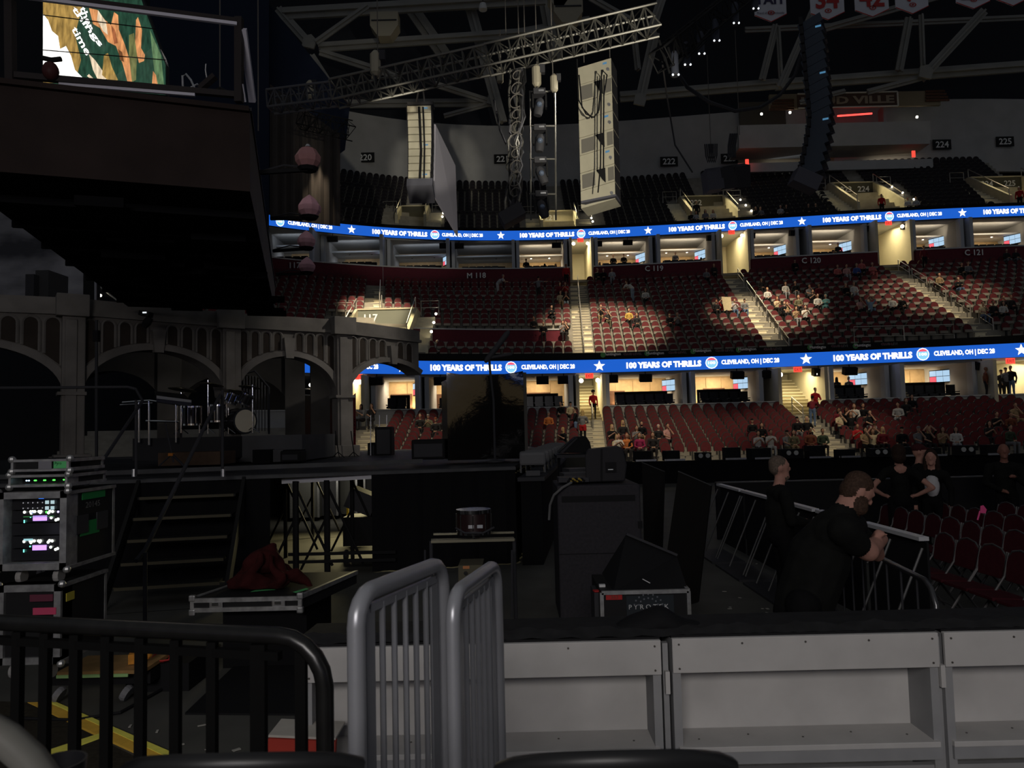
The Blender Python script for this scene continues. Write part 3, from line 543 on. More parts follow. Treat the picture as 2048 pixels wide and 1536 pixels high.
# ---- box trusses
trm=mat('truss_alu',(.13,.125,.11),.45,.5)
def truss(label,p,q,w_,n,m=trm,r=.03,name='lighting_truss'):
    p=V(p);q=V(q);d=(q-p).normalized(); s=d.cross(V((0,0,1))).normalized(); u=s.cross(d); t=thing(name,label,'truss',(p+q)/2)
    cs=[s*(a*w_/2)+u*(b*w_/2) for a,b in ((-1,-1),(1,-1),(1,1),(-1,1))]
    for c in cs: mb=MB(); mb.tube([p+c,q+c],r,6); mb.build('chord',m,t)
    mb=MB()
    for i in range(n):
        a=p+(q-p)*(i/n); b=p+(q-p)*((i+1)/n)
        for k in range(4):
            mb.tube([a+cs[k],b+cs[(k+1)%4]] if (i+k)%2 else [a+cs[(k+1)%4],b+cs[k]],r*.6,4); mb.tube([a+cs[k],a+cs[(k+1)%4]],r*.6,4)
    o=mb.build('lacing',m,t); return t
pA=P(540,204,17.5); pB=P(668,188,17.4); pC=P(975,120,17.0); pD=P(1316,40,16.6)
truss('slim dark truss section running off behind the hanging set',pA,pB,.42,8,mat('truss_dark',(.10,.10,.11),.5,.5)); truss('lit aluminium truss from the lantern side to the chain hoists',pB,pC,.5,14); truss('lit aluminium truss section ending at the moving lights',pC,pD,.52,14)
truss('dark lighting truss with fixtures above the navy curtain',P(600,238,38),P(705,262,38),.8,8,black)
# hoists and chains
def chain(px,y0,y1,d,lb,r=.012):
    mb=MB(); a=P(px,y0,d); b=P(px,y1,d); b.x=a.x; mb.tube([a,b],r,5); tag(mb.build('hoist_chain',rope,loc=(a+b)/2),'thin hoist chain hanging '+lb,'chain','hoist chains')
for px,y0,y1,d,lb in ((440,-40,185,12.5,'into the railed platform'),(516,-30,262,13,'beside the pale edge strip'),(754,-20,105,17.2,'above the left truss hoist'),(1035,-20,92,17,'over the lamp tower, outer left'),(1047,-20,95,17,'over the lamp tower, inner left'),(1070,-20,130,17,'over the lamp tower, inner right'),(1101,-20,160,17,'over the lamp tower, outer right'),(1010,-10,75,20,'behind the truss middle'),(1000,60,142,18.5,'above the half hidden hoist'),(1414,110,300,24,'above the small dark speaker cluster'),(1470,60,270,24,'right of the small dark speaker cluster'),(1218,60,115,20,'at the subwoofer right corner'),(1167,90,125,20,'at the subwoofer left corner')): chain(px,y0,y1,d,lb)
def hoist(px,py,d,lb,s=1.):
    c=P(px,py,d); o=thing('chain_hoist','chain hoist motor '+lb,'hoist',c); mb=MB(); mb.tube([c+V((0,0,.22*s)),c+V((0,0,.15*s)),c-V((0,0,.2*s)),c-V((0,0,.26*s))],[.04*s,.1*s,.1*s,.05*s],10); mb.build('body',mat('hoist_body',(.4,.36,.27),.5,.3),o); mb=MB(); mb.box(c+V((.12*s,0,.12*s)),(.12*s,.12*s,.18*s)); mb.build('gearbox',dark,o); mb=MB(); mb.tube([c-V((0,0,.24*s)),c-V((0,0,.4*s))],.02*s,5); mb.build('hook',dark,o)
hoist(751,125,17.1,'above the left part of the truss',1.3); hoist(1073,150,16.8,'in the lamp tower',1.1); hoist(1108,165,16.8,'right of the lamp tower head',.9); hoist(620,178,22,'lit at the far end of the truss',1.2); hoist(1000,150,18.5,'half hidden behind the truss',.9)
for px,wd in ((745,1),(758,1)): 
    mb=MB(); mb.beam(P(752,112,17.1),P(px,158,17.2),.05,.03); tag(mb.build('sling_strap',mat('strap',(.4,.36,.28),.8),loc=P(752,135,17.1)),'pale sling strap on the left truss hoist, %s leg'%('left' if px<750 else 'right'),'strap')
# ---- line arrays
cabg=mat('array_back',(.42,.39,.30),.6,noise=.06,nscale=3); cabs=mat('array_side',(.025,.025,.028),.6); lbl=ME('label_blue',(.12,.35,.6),.5)
la=thing('line_array','hanging line array of ten beige-backed cabinets','speaker',P(841,200,28)); d=28
for i in range(11):
    yy=224+i*14.6; c=P(840+(1.5*math.sin(i/3)),yy,d-.02*i*i*.1); w_=S(50-.5*i,d); h=S(13.6,d)
    mb=MB(); mb.box(c,(w_,.55,h),Matrix.Rotation(-.02*i,3,'X')); ob=mb.build('cabinet',cabg,la,bev=.01)
    for s_ in (-1,1): mb=MB(); mb.box(c+V((s_*w_*.5,0,0)),(.03,.6,h*1.05)); mb.build('side_plate',cabs,ob)
    if i in (0,5,9): mb=MB(); mb.box(c+V((w_*.25,-.29,h*.1)),(.18,.01,.05)); mb.build('label',lbl,ob)
mb=MB(); mb.tube([P(838,214,d-.5),P(842,300,d-.5),P(839,372,d-.5)],.05,6); mb.tube([P(846,214,d-.5),P(849,290,d-.45),P(848,360,d-.5)],.035,6); mb.build('cable_bundle',black,la)
c=P(842,382,27.3); mb=MB(); mb.box(c,(S(52,27.3),.9,S(20,27.3)),Matrix.Rotation(-.5,3,'X')); mb.build('bottom_cabinet',mat('array_under',(.09,.09,.11),.6),la)
mb=MB(); mb.box(P(842,212,d),(1.0,.5,.12)); mb.beam(P(832,210,d),P(838,178,d),.06); mb.beam(P(850,210,d),P(846,178,d),.06); mb.build('bumper',dark,la)
mb=MB(); q=[P(868,248,29),P(908,330,31.5),P(913,472,31.5),P(866,392,29)]; mb.prism(q,(.06,.06,0)); tag(mb.build('hanging_screen',mat('screen_back',(.30,.29,.34),.7),loc=q[0]),'slanted pale grey screen panel hanging behind the line array','screen')
sb=thing('subwoofer_array','hanging column of eight grey subwoofer cabinets','speaker',P(1197,120,20)); d=20
for i in range(8):
    y0=122+i*35.3; tl=P(1155+i*.9,y0+14,d); tr=P(1222+i*1.1,y0-6,d+.45); bl=P(1156+i*.9,y0+48,d); br=P(1223+i*1.1,y0+28,d+.45); sd=V((.27,.75,0))
    mb=MB(); mb.add([bl,br,tr,tl,bl+sd,br+sd,tr+sd,tl+sd],[(0,1,2,3),(1,5,6,2),(3,2,6,7),(4,0,3,7),(0,4,5,1),(5,4,7,6)],0); mb.m[-5]=1
    ob=mb.build('cabinet',[cabg,cabs],sb); nrm=(br-bl).cross(tl-bl).normalized(); nrm=nrm if nrm.y<0 else -nrm
    if i in (1,4,6):
        f=lambda u,v,e=.01:bl+(br-bl)*u+(tl-bl)*v+nrm*e
        mb=MB(); mb.add([f(.05,.08),f(.42,.08),f(.42,.9),f(.05,.9)],[(0,1,2,3)]); mb.build('port_panel',mat('port_grey',(.16,.15,.13),.7),ob); mb=MB(); mb.add([f(.8,.1),f(.98,.1),f(.98,.9),f(.8,.9)],[(0,1,2,3)]); mb.build('port_panel',mat('port_grey'),ob)
        mb=MB(); mb.add([f(.45,.95,.02),f(.72,.95,.02),f(.72,.05,.02),f(.62,.3,.02),f(.52,.7,.02)],[(4,3,2,1,0)]); mb.build('port_opening',black,ob)
    if i in (0,3,5): mb=MB(); f=lambda u,v,e=.015:bl+(br-bl)*u+(tl-bl)*v+nrm*e; mb.add([f(.74,.75),f(.86,.75),f(.86,.87),f(.74,.87)],[(0,1,2,3)]); mb.build('label',lbl,ob)
    if i in (0,2,3,5,7): mb=MB(); f0=bl+(br-bl)*.88+(tl-bl)*.4; mb.lathe(f0,[(.05,0),(.05,.03)],10,R=nrm.to_track_quat('Z','Y').to_matrix()); mb.build('connector',alu,ob)
mb=MB(); q=[P(1162,402,19.8),P(1232,388,20.3),P(1240,400,21),P(1190,412,20.6)]; mb.prism(q,(0,0,-.06)); mb.build('bottom_plate',mat('array_under'),sb)
o=thing('cable_bundle','black cables looped across the back of the subwoofers','cable',P(1190,200,19.8)); 
for pts in ([(1154,118),(1157,200),(1172,228),(1188,235),(1198,220),(1203,150),(1206,140)],[(1158,150),(1164,215),(1184,236),(1196,226),(1201,180),(1204,140),(1214,150),(1208,190)],[(1203,140),(1202,220),(1201,330),(1196,385)],[(1208,150),(1207,260),(1207,340)]): mb=MB(); mb.tube([P(a,b,19.7) for a,b in pts],.02,5); mb.build('cable',black,o,smooth=True)
# right line array (dark, J curve)
lr=thing('line_array','tall dark curved line array left of the LOUDVILLE sign','speaker',P(1635,60,22)); bl_m=mat('array_blue',(.06,.075,.10),.6)
for i in range(17):
    f=i/16; px=1622+28*f-34*max(0,f-.62)**1.3*3.0; py=52+f*292; c=P(px,py,22-.4*f); tilt=-.35+.35*f+(1.1*max(0,f-.6))
    mb=MB(); mb.box(c,(S(46,22),.7,S(16.8,22)),Matrix.Rotation(-.38+.1*f,3,'Y')@Matrix.Rotation(-.5,3,'Z')); ob=mb.build('cabinet',[bl_m],lr)
    mb=MB(); mb.box(c+V((.42,.25,.0)),(.22,.5,S(17.5,22)),Matrix.Rotation(-.38+.1*f,3,'Y')@Matrix.Rotation(-.5,3,'Z')); mb.build('side_plate',cabs,ob); mb=MB(); mb.box(c+V((-.38,-.2,0)),(.1,.3,S(16,22)),-.5); mb.build('rigging_plate',cabs,ob)
    if i in (1,6,11): mb=MB(); mb.box(c+V((.02,-.42,.05)),(.16,.02,.05),-.5); mb.build('label',lbl,ob)
c=P(1610,362,21.2); mb=MB(); mb.box(c,(.75,.5,.45),Matrix.Rotation(.45,3,'Y')); mb.build('bottom_plate',mat('array_under'),lr)
# small dark cluster on the right
cl=thing('speaker_cluster','small dark speaker cluster hanging tilted above the upper stairs','speaker',P(1450,350,26)); 
for px,py,r_ in ((1425,362,.1),(1452,358,.22),(1478,352,.4)): mb=MB(); mb.box(P(px,py,26),(.55,.8,.75),Matrix.Rotation(-.12,3,'Y')@Matrix.Rotation(r_,3,'X')); mb.build('cabinet',mat('array_under') if px<1440 else dark,cl)
mb=MB(); mb.beam(P(1410,342,26),P(1490,330,26),.1); mb.build('bumper',dark,cl)
c=P(1422,300,24); o=thing('cable_hank','dark hank of cables hanging above the speaker cluster','cable',c); 
for i in range(5): mb=MB(); x=(i-2)*.06; mb.tube([c+V((x-.08,0,.2)),c+V((x-.06,0,-.2)),c+V((x,0,-.42)),c+V((x+.06,0,-.2)),c+V((x+.08,0,.2))],.025,5); mb.build('loop',dark,o)
c=P(1470,285,24); o=thing('cable_hank','dark hank of cables left of the balcony','cable',c); 
for i in range(4): mb=MB(); x=(i-2)*.07; mb.tube([c+V((x,0,.3)),c+V((x-.08,0,-.1)),c+V((x-.1,0,-.5))],.035,5); mb.build('loop',dark,o)
# swagged cables
for pts,d,lb,r in (([(1352,140),(1375,175),(1420,205),(1470,222),(1520,215),(1560,190),(1590,150),(1612,80)],23,'swagged from the moving lights to the dark line array',.06),([(1325,130),(1335,200),(1350,290),(1385,345)],26,'drooping to the speaker cluster',.03),([(988,200),(1000,260),(1012,288),(1024,270),(1030,200)],18,'looped left of the lamp tower',.03)):
    mb=MB(); mb.tube([P(a,b,d) for a,b in pts],r,6); tag(mb.build('swag_cable',dark,loc=P(*pts[0],d),smooth=True),'dark cable '+lb,'cable')
# ---- lamp tower
lt2=thing('lamp_tower','hanging tower of cables and frames carrying four moving lights','lighting rig',P(1065,180,17)); d=17
mb=MB(); fr=[(1060,183),(1110,183),(1112,440),(1062,440)]
for a,b in ((0,1),(1,2),(3,0)): mb.tube([P(*fr[a],d),P(*fr[b],d)],.022,6)
for yy in (183,252,318,388): mb.tube([P(1058,yy,d),P(1113,yy,d)],.02,6)
mb.build('frame',trm,lt2)
for i in range(14):
    x0=1030+random.uniform(-6,20); pts=[(x0+random.uniform(-6,10)-i*.3,140+k*24+random.uniform(-5,5)) for k in range(13)]; mb=MB(); mb.tube([P(a-k*1.0,b,d+.1*random.random()) for k,(a,b) in enumerate(pts)],.022+.012*random.random(),5); mb.build('cable',[black,dark,trm][i%3],lt2,smooth=True)
for i in range(10): mb=MB(); yy=150+i*26; x0=1030-i*.4; c=P(x0+4,yy,d-.2); mb.tube(arc(c,(1,0,.3),(0,0,1),.1+.03*(i%3),.5,5.2,9),.014,5); mb.build('cable_loop',rope,lt2,smooth=True)
c=P(1024,432,16.6); mb=MB(); mb.box(c,(.55,.5,.3),Matrix.Rotation(-.5,3,'Y')); mb.build('tail_box',dark,lt2)
glas=mat('lens_glass',(.2,.25,.35),.08,.6)
for i,(px,py,an) in enumerate(((1079,208,.2),(1080,280,.1),(1081,345,-.35),(1083,412,-.3))):
    o=thing('moving_light','black moving light in the lamp tower, %s from the top'%ORD[i] if i else 'black moving light at the top of the lamp tower','stage light',P(px,py,16.7)); c=P(px,py,16.7)
    mb=MB(); mb.box(c+V((0,0,.26)),(.28,.26,.14)); mb.build('base',dark,o,bev=.01); mb=MB()
    for s in (-1,1): mb.box(c+V((s*.15,0,.06)),(.04,.14,.34))
    mb.build('yoke',black,o); R=Matrix.Rotation(an,3,'Y'); mb=MB(); mb.lathe(c,[(.07,.12),(.11,.05),(.11,-.2),(.09,-.28)],12,R=R); mb.build('head',dark,o,smooth=True)
    mb=MB(); mb.ell(c+R@V((0,-.09,-.05)),.07,10,6); mb.build('lens',glas,o,smooth=True); mb=MB(); mb.box(c+V((.04,-.14,.26)),(.12,.01,.04)); mb.build('display',alu,o)
# ---- row of hanging spot lamps (upper right)
truss('dark spot lamp truss above the swagged cable',P(1322,120,18),P(1500,-25,20.5),.5,10,black)
rim=mat('lamp_rim',(.6,.62,.66),.3,.8)
for i,(px,py) in enumerate(((1350,150),(1374,130),(1402,108),(1432,82),(1471,47),(1510,18))):
    d=18+i*.5; c=P(px,py,d); o=thing('spot_lamp','slim hanging spot lamp with bright rim, %s from the bottom of the row'%('lowest' if i==0 else ORD[i]),'stage light',c,'hanging spot lamps'); mb=MB(); mb.lathe(c,[(.1,0),(.1,.5),(.06,.6)],12); mb.build('barrel',mat('lamp_blue',(.05,.055,.075),.5),o,smooth=True); mb=MB(); mb.lathe(c-V((0,0,.04)),[(.085,0),(.11,.02),(.11,.04)],12); mb.build('rim',dark,o)
    for s in (-1,1): mb=MB(); mb.ell(c+V((s*.07,-.08,-.03)),.028,6,4); mb.build('led',ME('led_spot',(.85,.92,1),2.2),o)
for i in range(9): mb=MB(); a=(1318+i*9,95+random.uniform(-60,20)); mb.tube([P(a[0],a[1],18),P(a[0]+12,a[1]+40,18),P(a[0]+30,a[1]+20,18.3)],.03,5); tag(mb.build('rig_cable',black,loc=P(*a,18),smooth=True),'dark cable tangled in the spot lamp truss, %s along it'%ORD[i],'cable','spot truss cables')
# ---- navy curtain with a spot on it
mb=MB(); d=43; A=[];B=[]
for i in range(40):
    px=540+i*3.6; y_=d+.12*math.sin(i*1.3); A.append(P(px,437+i*.4,y_)); B.append(P(px,168+i*2.6,y_))
mb.strip(A,B); tag(mb.build('navy_curtain',mat('curtain_cloth',(.07,.06,.055),.95,noise=.1,nscale=1),loc=A[20],smooth=True),'tall dark curtain lit by a narrow warm beam behind the pink lanterns','curtain')
lamp('curtain_spot','SPOT',P(633,262,41.9),P(634,400,42.95),1300,WARM,.08,spot=30,blend=1)
mb=MB(); mb.strip([P(300,640,48),P(538,640,46)],[P(300,-60,48),P(538,-60,46)]); mb.strip([P(500,440,47),P(690,300,47)],[P(500,-40,47),P(700,210,47)]); struct('wall_dark_void',mb,navy,'navy masking drape closing the end of the hall')  # navy sheet put up where the hall is only dark
# light on the rig (two spots added low in front, aimed up past the stands)
lamp('rig_spot','SPOT',(6,3,4.6),P(1150,240,19),9500,(1,.93,.76),.15,spot=21,blend=.4); lamp('rig_spot','SPOT',(-1.2,3,4.6),P(842,300,28),18000,(1,.93,.76),.1,spot=8.,blend=.5)
# ============================================================ STAGE
SZ=1.6
c1=G(1030,932,SZ); c0=G(200,960,SZ); ed=(c1-c0).normalized(); nrm=V((-ed.y,ed.x,0)); cL=c0-ed*7; cR=V((.95,23,SZ))
deck=mat('stage_deck',(.035,.036,.04),.55,noise=.25,nscale=2)
st=thing('stage','low black stage deck with draped side','stage',(c0.x,c0.y,0)); mb=MB(); mb.prism([(p.x,p.y,SZ-.06) for p in (cL,c1,cR,V((.5,27,0)),V((-17,25,0)))],(0,0,.06)); mb.build('deck',deck,st)
mb=MB(); mb.beam(cL-nrm*.03-V((0,0,.035)),c1-nrm*.03-V((0,0,.035)),.05,.05); mb.build('edge_strip',mat('deck_edge',(.075,.076,.08),.6,noise=.2,nscale=3),st)
mb=MB(); q0=c0+nrm*1.0; mb.beam(q0-ed*5+V((0,0,.03)),G(845,922,SZ+.1),.1,.07); mb.build('ramp_edge',mat('deck_edge'),st)
o0=c0+ed*((545-200)/830*(c1-c0).length); oA=G(548,945,SZ); oB=G(742,940,SZ); tA=(oA-c0).dot(ed); tB=(oB-c0).dot(ed); LT=(c1-c0).length
def drape(t0,t1,name='drape'):
    n=max(4,int((t1-t0)/.09)); A=[];B=[]
    for i in range(n+1):
        p=c0+ed*(t0+(t1-t0)*i/n)-nrm*(.02+.03*math.sin(i*1.9)); A.append(V((p.x,p.y,.01))); B.append(V((p.x,p.y,SZ-.06)))
    mb=MB(); mb.strip(A,B); mb.build(name,cloth_k,st,smooth=True)
drape(-7,tA); drape(tB,LT)
mb=MB(); A=[];B=[]
for i in range(70):
    f=i/69; p=c1+(cR-c1)*f+V((.03*math.sin(i*2.1),0,0)); A.append(V((p.x,p.y,.01))); B.append(V((p.x,p.y,SZ-.12)))
mb.strip(A,B); mb.build('drape',cloth_k,st,smooth=True)
mb=MB(); a=P(565,962,oA.y-.2); b=P(747,952,oB.y-.2); mb.beam(a+V((0,.1,0)),b+V((0,.1,0)),.35,S(11,11)); mb.build('lintel',mat('lintel_pale',(.6,.59,.63),.6),st)
# under-stage: scaffold, floor light, cases
for i,(px,py,d) in enumerate(((592,1140,11.8),(571,1080,13.5),(625,1000,16),(655,1150,11.9),(705,1100,13))):
    x=P(px,py,d).x; o=thing('scaffold','black scaffold upright under the stage, %s from the drape'%ORD[i],'scaffold',(x,d,0),'scaffold legs under the stage'); mb=MB(); mb.tube([(x,d,0),(x,d,SZ-.13)],.05 if i in (0,3) else .035,8); mb.build('post',black,o); mb=MB(); mb.tube([(x,d,SZ-.2),(x+.55,d+.1,.12)],.022,6); mb.build('brace',black,o); mb=MB(); mb.tube([(x,d,.9),(x-.45,d+.1,.05)],.02,6); mb.build('brace',black,o)
for y_,z_ in ((11.85,.32),(11.85,.2)): mb=MB(); mb.beam((-3.6,y_,z_),(-1.9,y_,z_),.05,.05); tag(mb.build('scaffold_rail',black,loc=(-2.8,y_,z_)),'black horizontal scaffold rail under the stage, %s one'%('upper' if z_>.3 else 'lower'),'scaffold')
o=thing('equipment_cart','dark equipment cart on castors under the stage','cart',(-2.6,13.2,0)); mb=MB(); mb.b2((-3.0,13,.25),(-2.35,13.6,.75)); mb.build('body',black,o); mb=MB(); mb.box((-2.7,13.3,1.0),(.5,.5,.35),Matrix.Rotation(.4,3,'Y')); mb.build('top_box',dark,o)
for x in (-2.95,-2.4): mb=MB(); mb.lathe((x,13,.1),[(.09,-.03),(.1,0),(.09,.03)],12,R=Matrix.Rotation(math.pi/2,3,'Y')); mb.build('castor',dark,o)
yellow=mat('yellow_paint',(.55,.42,.05),.5); o=thing('yellow_trolley','yellow tubular trolley frame standing under the stage','trolley',P(716,1000,15)); a=P(694,1000,15)
mb=MB(); mb.tube([P(695,1005,15)-V((0,0,.55)),P(695,1005,15),P(737,1002,15),P(737,1002,15)-V((0,0,.55))],.03,6); mb.tube([P(696,1036,15),P(736,1034,15)],.02,6); mb.build('frame',yellow,o); mb=MB(); mb.box(P(716,1045,15),(.4,.3,.14)); mb.build('crate',woodp,o); mb=MB(); mb.lathe(P(700,1052,15),[(.07,-.03),(.07,.03)],10,R=Matrix.Rotation(math.pi/2,3,'Y')); mb.build('wheel',dark,o)
for i,(px,w_,h) in enumerate(((610,.7,1.3),(650,.5,1.1),(680,.6,1.35),(735,.5,1.2))):
    c=P(px,1000,19); o=thing('road_case','road case with metal edges far under the stage, %s of four'%ORD[i],'case',(c.x,19+i*.3,0),'road cases under the stage'); mb=MB(); mb.b2((c.x-w_/2,19+i*.3,.1),(c.x+w_/2,19.6+i*.3,h)); mb.build('body',[mat('case_grey',(.08,.08,.075),.6),dark][i%2],o); mb=MB()
    for s in (-1,1): mb.box((c.x+s*w_/2,18.98+i*.3,.1+h/2-.05),(.05,.05,h-.1))
    mb.build('edge_trim',alu,o)
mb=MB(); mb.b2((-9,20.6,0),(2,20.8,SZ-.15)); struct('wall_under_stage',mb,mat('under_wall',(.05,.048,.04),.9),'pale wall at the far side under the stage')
lamp('under_stage_light','AREA',(-3.2,16.5,1.35),(-3.0,13.2,0),85,(1,.86,.45),1.5,.3); lamp('under_stage_light','AREA',(-4.6,18.2,1.4),(-4.6,19,.4),9,(1,.95,.8),1.5,.3)
# ---- side steps to the stage
so=thing('stage_steps','black wooden steps with handrails leading up to the stage','stairs',G(300,1235,0)); stp=mat('step_black',(.02,.02,.02),.6); noz=mat('step_edge',(.085,.075,.05),.6)
base=c0+ed*.55-nrm*.0; 
for i in range(6):
    z=SZ-.27*(i+1)+.02; off=.28*(i+.5); c=base+ed*.75-nrm*(off+.1)
    R=math.atan2(ed.y,ed.x); mb=MB(); mb.box((c.x,c.y,z-.02),(1.35-.02*i,.3,.035),R); mb.build('tread',stp,so); mb=MB(); f=c-nrm*.15; mb.box((f.x,f.y,z-.02),(1.3,.02,.04),R); mb.build('nosing',noz,so)
for s in (0,1.5):
    a=base+ed*s; mb=MB(); mb.beam((a.x,a.y,SZ-.1),(a.x-nrm.x*1.75,a.y-nrm.y*1.75,-.0),.05,.22); mb.build('stringer',stp,so)
def tubep(name,pts,r,m,par,n=8): mb=MB(); mb.tube([P(*p) if len(p)==3 else p for p in pts],r,n); return mb.build(name,m,par,smooth=True)
tubep('handrail',[(75,1160,7.0),(85,1112,7.2),(110,1065,7.8),(285,802,10.6),(272,778,11),(255,774,11),(0,776,10.2)],.022,dark,so); tubep('post',[(85,1300,7.1),(85,1120,7.1)],.022,dark,so); tubep('handrail',[(272,1122,7.6),(290,1100,7.8),(440,790,10.9)],.024,dark,so); tubep('post',[(290,1290,7.7),(290,1105,7.7)],.022,dark,so); tubep('post',[(272,952,10.8),(272,800,10.8)],.02,dark,so); tubep('post',[(445,948,11),(445,780,11)],.022,dark,so)
for px in (268,446): mb=MB(); p=P(px,945,10.95); mb.tube([p-V((0,0,.06)),p+V((0,0,.05))],.03,8); mb.build('socket',alu,so)
# ---- risers on stage
ris=mat('riser_face',(.085,.085,.09),.8,noise=.1,nscale=2); risw=mat('riser_wood',(.07,.045,.03),.7,noise=.2,nscale=5)
rt=thing('drum_riser','grey stepped drum riser under the arch','riser',G(470,915,SZ)); 
def rbox(px0,px1,y0,y1,d,dep,m,nm,par=rt):
    a=P(px0,y1,d); b=P(px1,y0,d); mb=MB(); mb.b2((a.x,d,a.z),(b.x,d+dep,b.z)); return mb.build(nm,m,par)
rbox(445,604,869,925,16.3,3,ris,'platform'); rbox(503,604,898,925,16.0,.35,ris,'step'); rbox(265,445,873,922,15.2,3,mat('riser_dark',(.03,.03,.032),.8),'platform'); rbox(316,440,903,932,14.2,.8,risw,'wood_step')
for a,b in ((505,540),(566,603)): rbox(a,b,899,927,15.8,.3,cloth_k,'vent_opening')
# ---- arches
stone=mat('set_stone',(.19,.175,.16),.85,noise=.22,nscale=1.6,bump=.25); stone_d=mat('niche_shade_stone',(.045,.036,.03),.9,noise=.25,nscale=1.6)  # second stone is darker to carry the shade of the niches
cols=[P(-330,800,14.3),P(145,800,16.0),P(460,800,18.4),P(685,800,20.0),P(868,800,23.0)]; ZT=5.3
ar=thing('stone_arcade','grey stone-effect arcade with round arches along the back of the stage','arcade',(cols[1].x,cols[1].y,SZ))
def arcbay(a,b,x_end=1.,broken=False):
    a=V((a.x,a.y,0)); b=V((b.x,b.y,0)); L=(b-a).length; u=(b-a)/L; n=V((u.y,-u.x,0)); n=n if n.y<0 else -n
    if broken: pass
    W=lambda s,z,e=0.:a+u*s+V((0,0,z))+n*e
    hw=L/2-.18; z_sp=3.2; rise=1.05; zc=4.62
    N=28; ang=[math.pi*(1-i/N) for i in range(N+1)]; s_e=L*x_end
    arc_=[(L/2+hw*math.cos(t),z_sp+rise*math.sin(t)) for t in ang]; arc_=[(s,z) for s,z in arc_ if s<=s_e]
    for e0,e1,grow,m,nm in ((-.5,0,0,stone,'spandrel'),(0,.09,.13,stone,'arch_moulding')):
        top=[(s,ZT-.36) for s,z in arc_] if not grow else [(L/2+(s-L/2)*(1+grow/hw),z+grow) for s,z in arc_]
        mb=MB(); F1=[W(s,z,e1) for s,z in arc_]; T1=[W(s,z,e1) for s,z in top]; F0=[W(s,z,e0) for s,z in arc_]; T0=[W(s,z,e0) for s,z in top]
        mb.strip(F1,T1); mb.strip(F0,F1); mb.strip(T1,T0); mb.strip(T0,F0); mb.add([F1[-1],T1[-1],T0[-1],F0[-1]],[(0,1,2,3)]); mb.build(nm,m,ar)
    mb=MB(); mb.prism([W(0,ZT-.38,-.6),W(s_e,ZT-.38,-.6),W(s_e,ZT-.38,.1),W(0,ZT-.38,.1)],(0,0,.08)); mb.build('cornice',stone,ar)
    mb=MB(); mb.prism([W(0,ZT-.3,-.5),W(s_e,ZT-.3,-.5),W(s_e,ZT-.3,.02),W(0,ZT-.3,.02)],(0,0,.3)); mb.build('parapet',stone,ar)
    k=9; pw=(L-.36)/k   # blind arcade panels
    for i in range(k):
        s0=.18+pw*(i+.1); s1=.18+pw*(i+.9)
        if s1>s_e: continue
        if abs((s0+s1)/2-L/2)<pw*.4:
            mb=MB(); mb.prism([W(L/2-.1,z_sp+rise-.06,.0),W(L/2+.1,z_sp+rise-.06,.0),W(L/2+.15,zc+.1,.0),W(L/2-.15,zc+.1,.0)],n*.16); mb.build('keystone',stone,ar); continue
        zb=lambda s:z_sp+rise*math.sqrt(max(0,1-((s-L/2)/(hw+.14))**2))+.17
        r=(s1-s0)/2; sc_=(s0+s1)/2; zt=ZT-.42-r; zt=max(zt,max(zb(s0),zb(s1))+.02); pl=[(s0,zb(s0)),(s1,zb(s1)),(s1,zt)]+[(sc_+r*math.cos(t),zt+r*math.sin(t)) for t in np.linspace(.3,math.pi-.3,7)]+[(s0,zt)]
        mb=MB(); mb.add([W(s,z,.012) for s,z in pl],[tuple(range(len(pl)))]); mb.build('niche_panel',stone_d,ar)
        mb=MB(); path=[W(s,z,.02) for s,z in [(s1,zb(s1))]+pl[2:]+[(s0,zb(s0))]]; mb.tube(path,.034,5); mb.build('niche_rim',stone,ar,smooth=True)
for i in range(4): arcbay(cols[i],cols[i+1],1. if i<3 else .83)
for i,c in enumerate(cols[:4]):
    mb=MB(); mb.box((c.x,c.y,(SZ+ZT-.42)/2),(.44,.44,ZT-.42-SZ),.6); mb.build('pier',stone,ar,bev=.03); mb=MB(); mb.box((c.x+.05,c.y-.16,(SZ+ZT-.5)/2),(.22,.22,ZT-.5-SZ),.6); mb.build('pilaster',stone,ar,bev=.02)
    mb=MB(); mb.box((c.x,c.y-.05,ZT-.2),(.62,.62,.48),.6); mb.build('block',stone,ar,bev=.02); mb=MB(); mb.box((c.x,c.y,SZ+.15),(.7,.7,.3),.6); mb.build('plinth',stone,ar,bev=.02); mb=MB(); mb.box((c.x,c.y-.05,3.2),(.54,.54,.07),.6); mb.build('impost',stone,ar)
# inner return of the arcade (piers further back)
for px,d in ((590,23.5),(340,21.5),(640,24)):
    c=P(px,800,d); mb=MB(); mb.box((c.x,c.y,3.2),(.6,.5,3.2),.3); mb.build('back_pier',mat('shaded_pier_stone',(.07,.065,.06),.9,noise=.2,nscale=1.5),ar)  # shade behind the arcade put into the pier colour
for p,q in ((P(340,800,21.5),P(590,800,23.5)),(P(100,800,19.5),P(340,800,21.5))):
    L=(q-p).length; u=(q-p)/L; hw=L/2-.25; N=16; A=[];B=[]
    for i in range(N+1):
        t=math.pi*(1-i/N); s=L/2+hw*math.cos(t); A.append(V((p.x+u.x*s,p.y+u.y*s,3.1+1.0*math.sin(t)))); B.append(V((p.x+u.x*s,p.y+u.y*s,4.7)))
    mb=MB(); mb.strip(A,B); mb.strip(A,[x+V((0,.4,0)) for x in A]); mb.build('back_arch',mat('shaded_stone',(.045,.042,.04),.9,noise=.2,nscale=1.5),ar)  # gloom behind the arches painted in as a darker stone
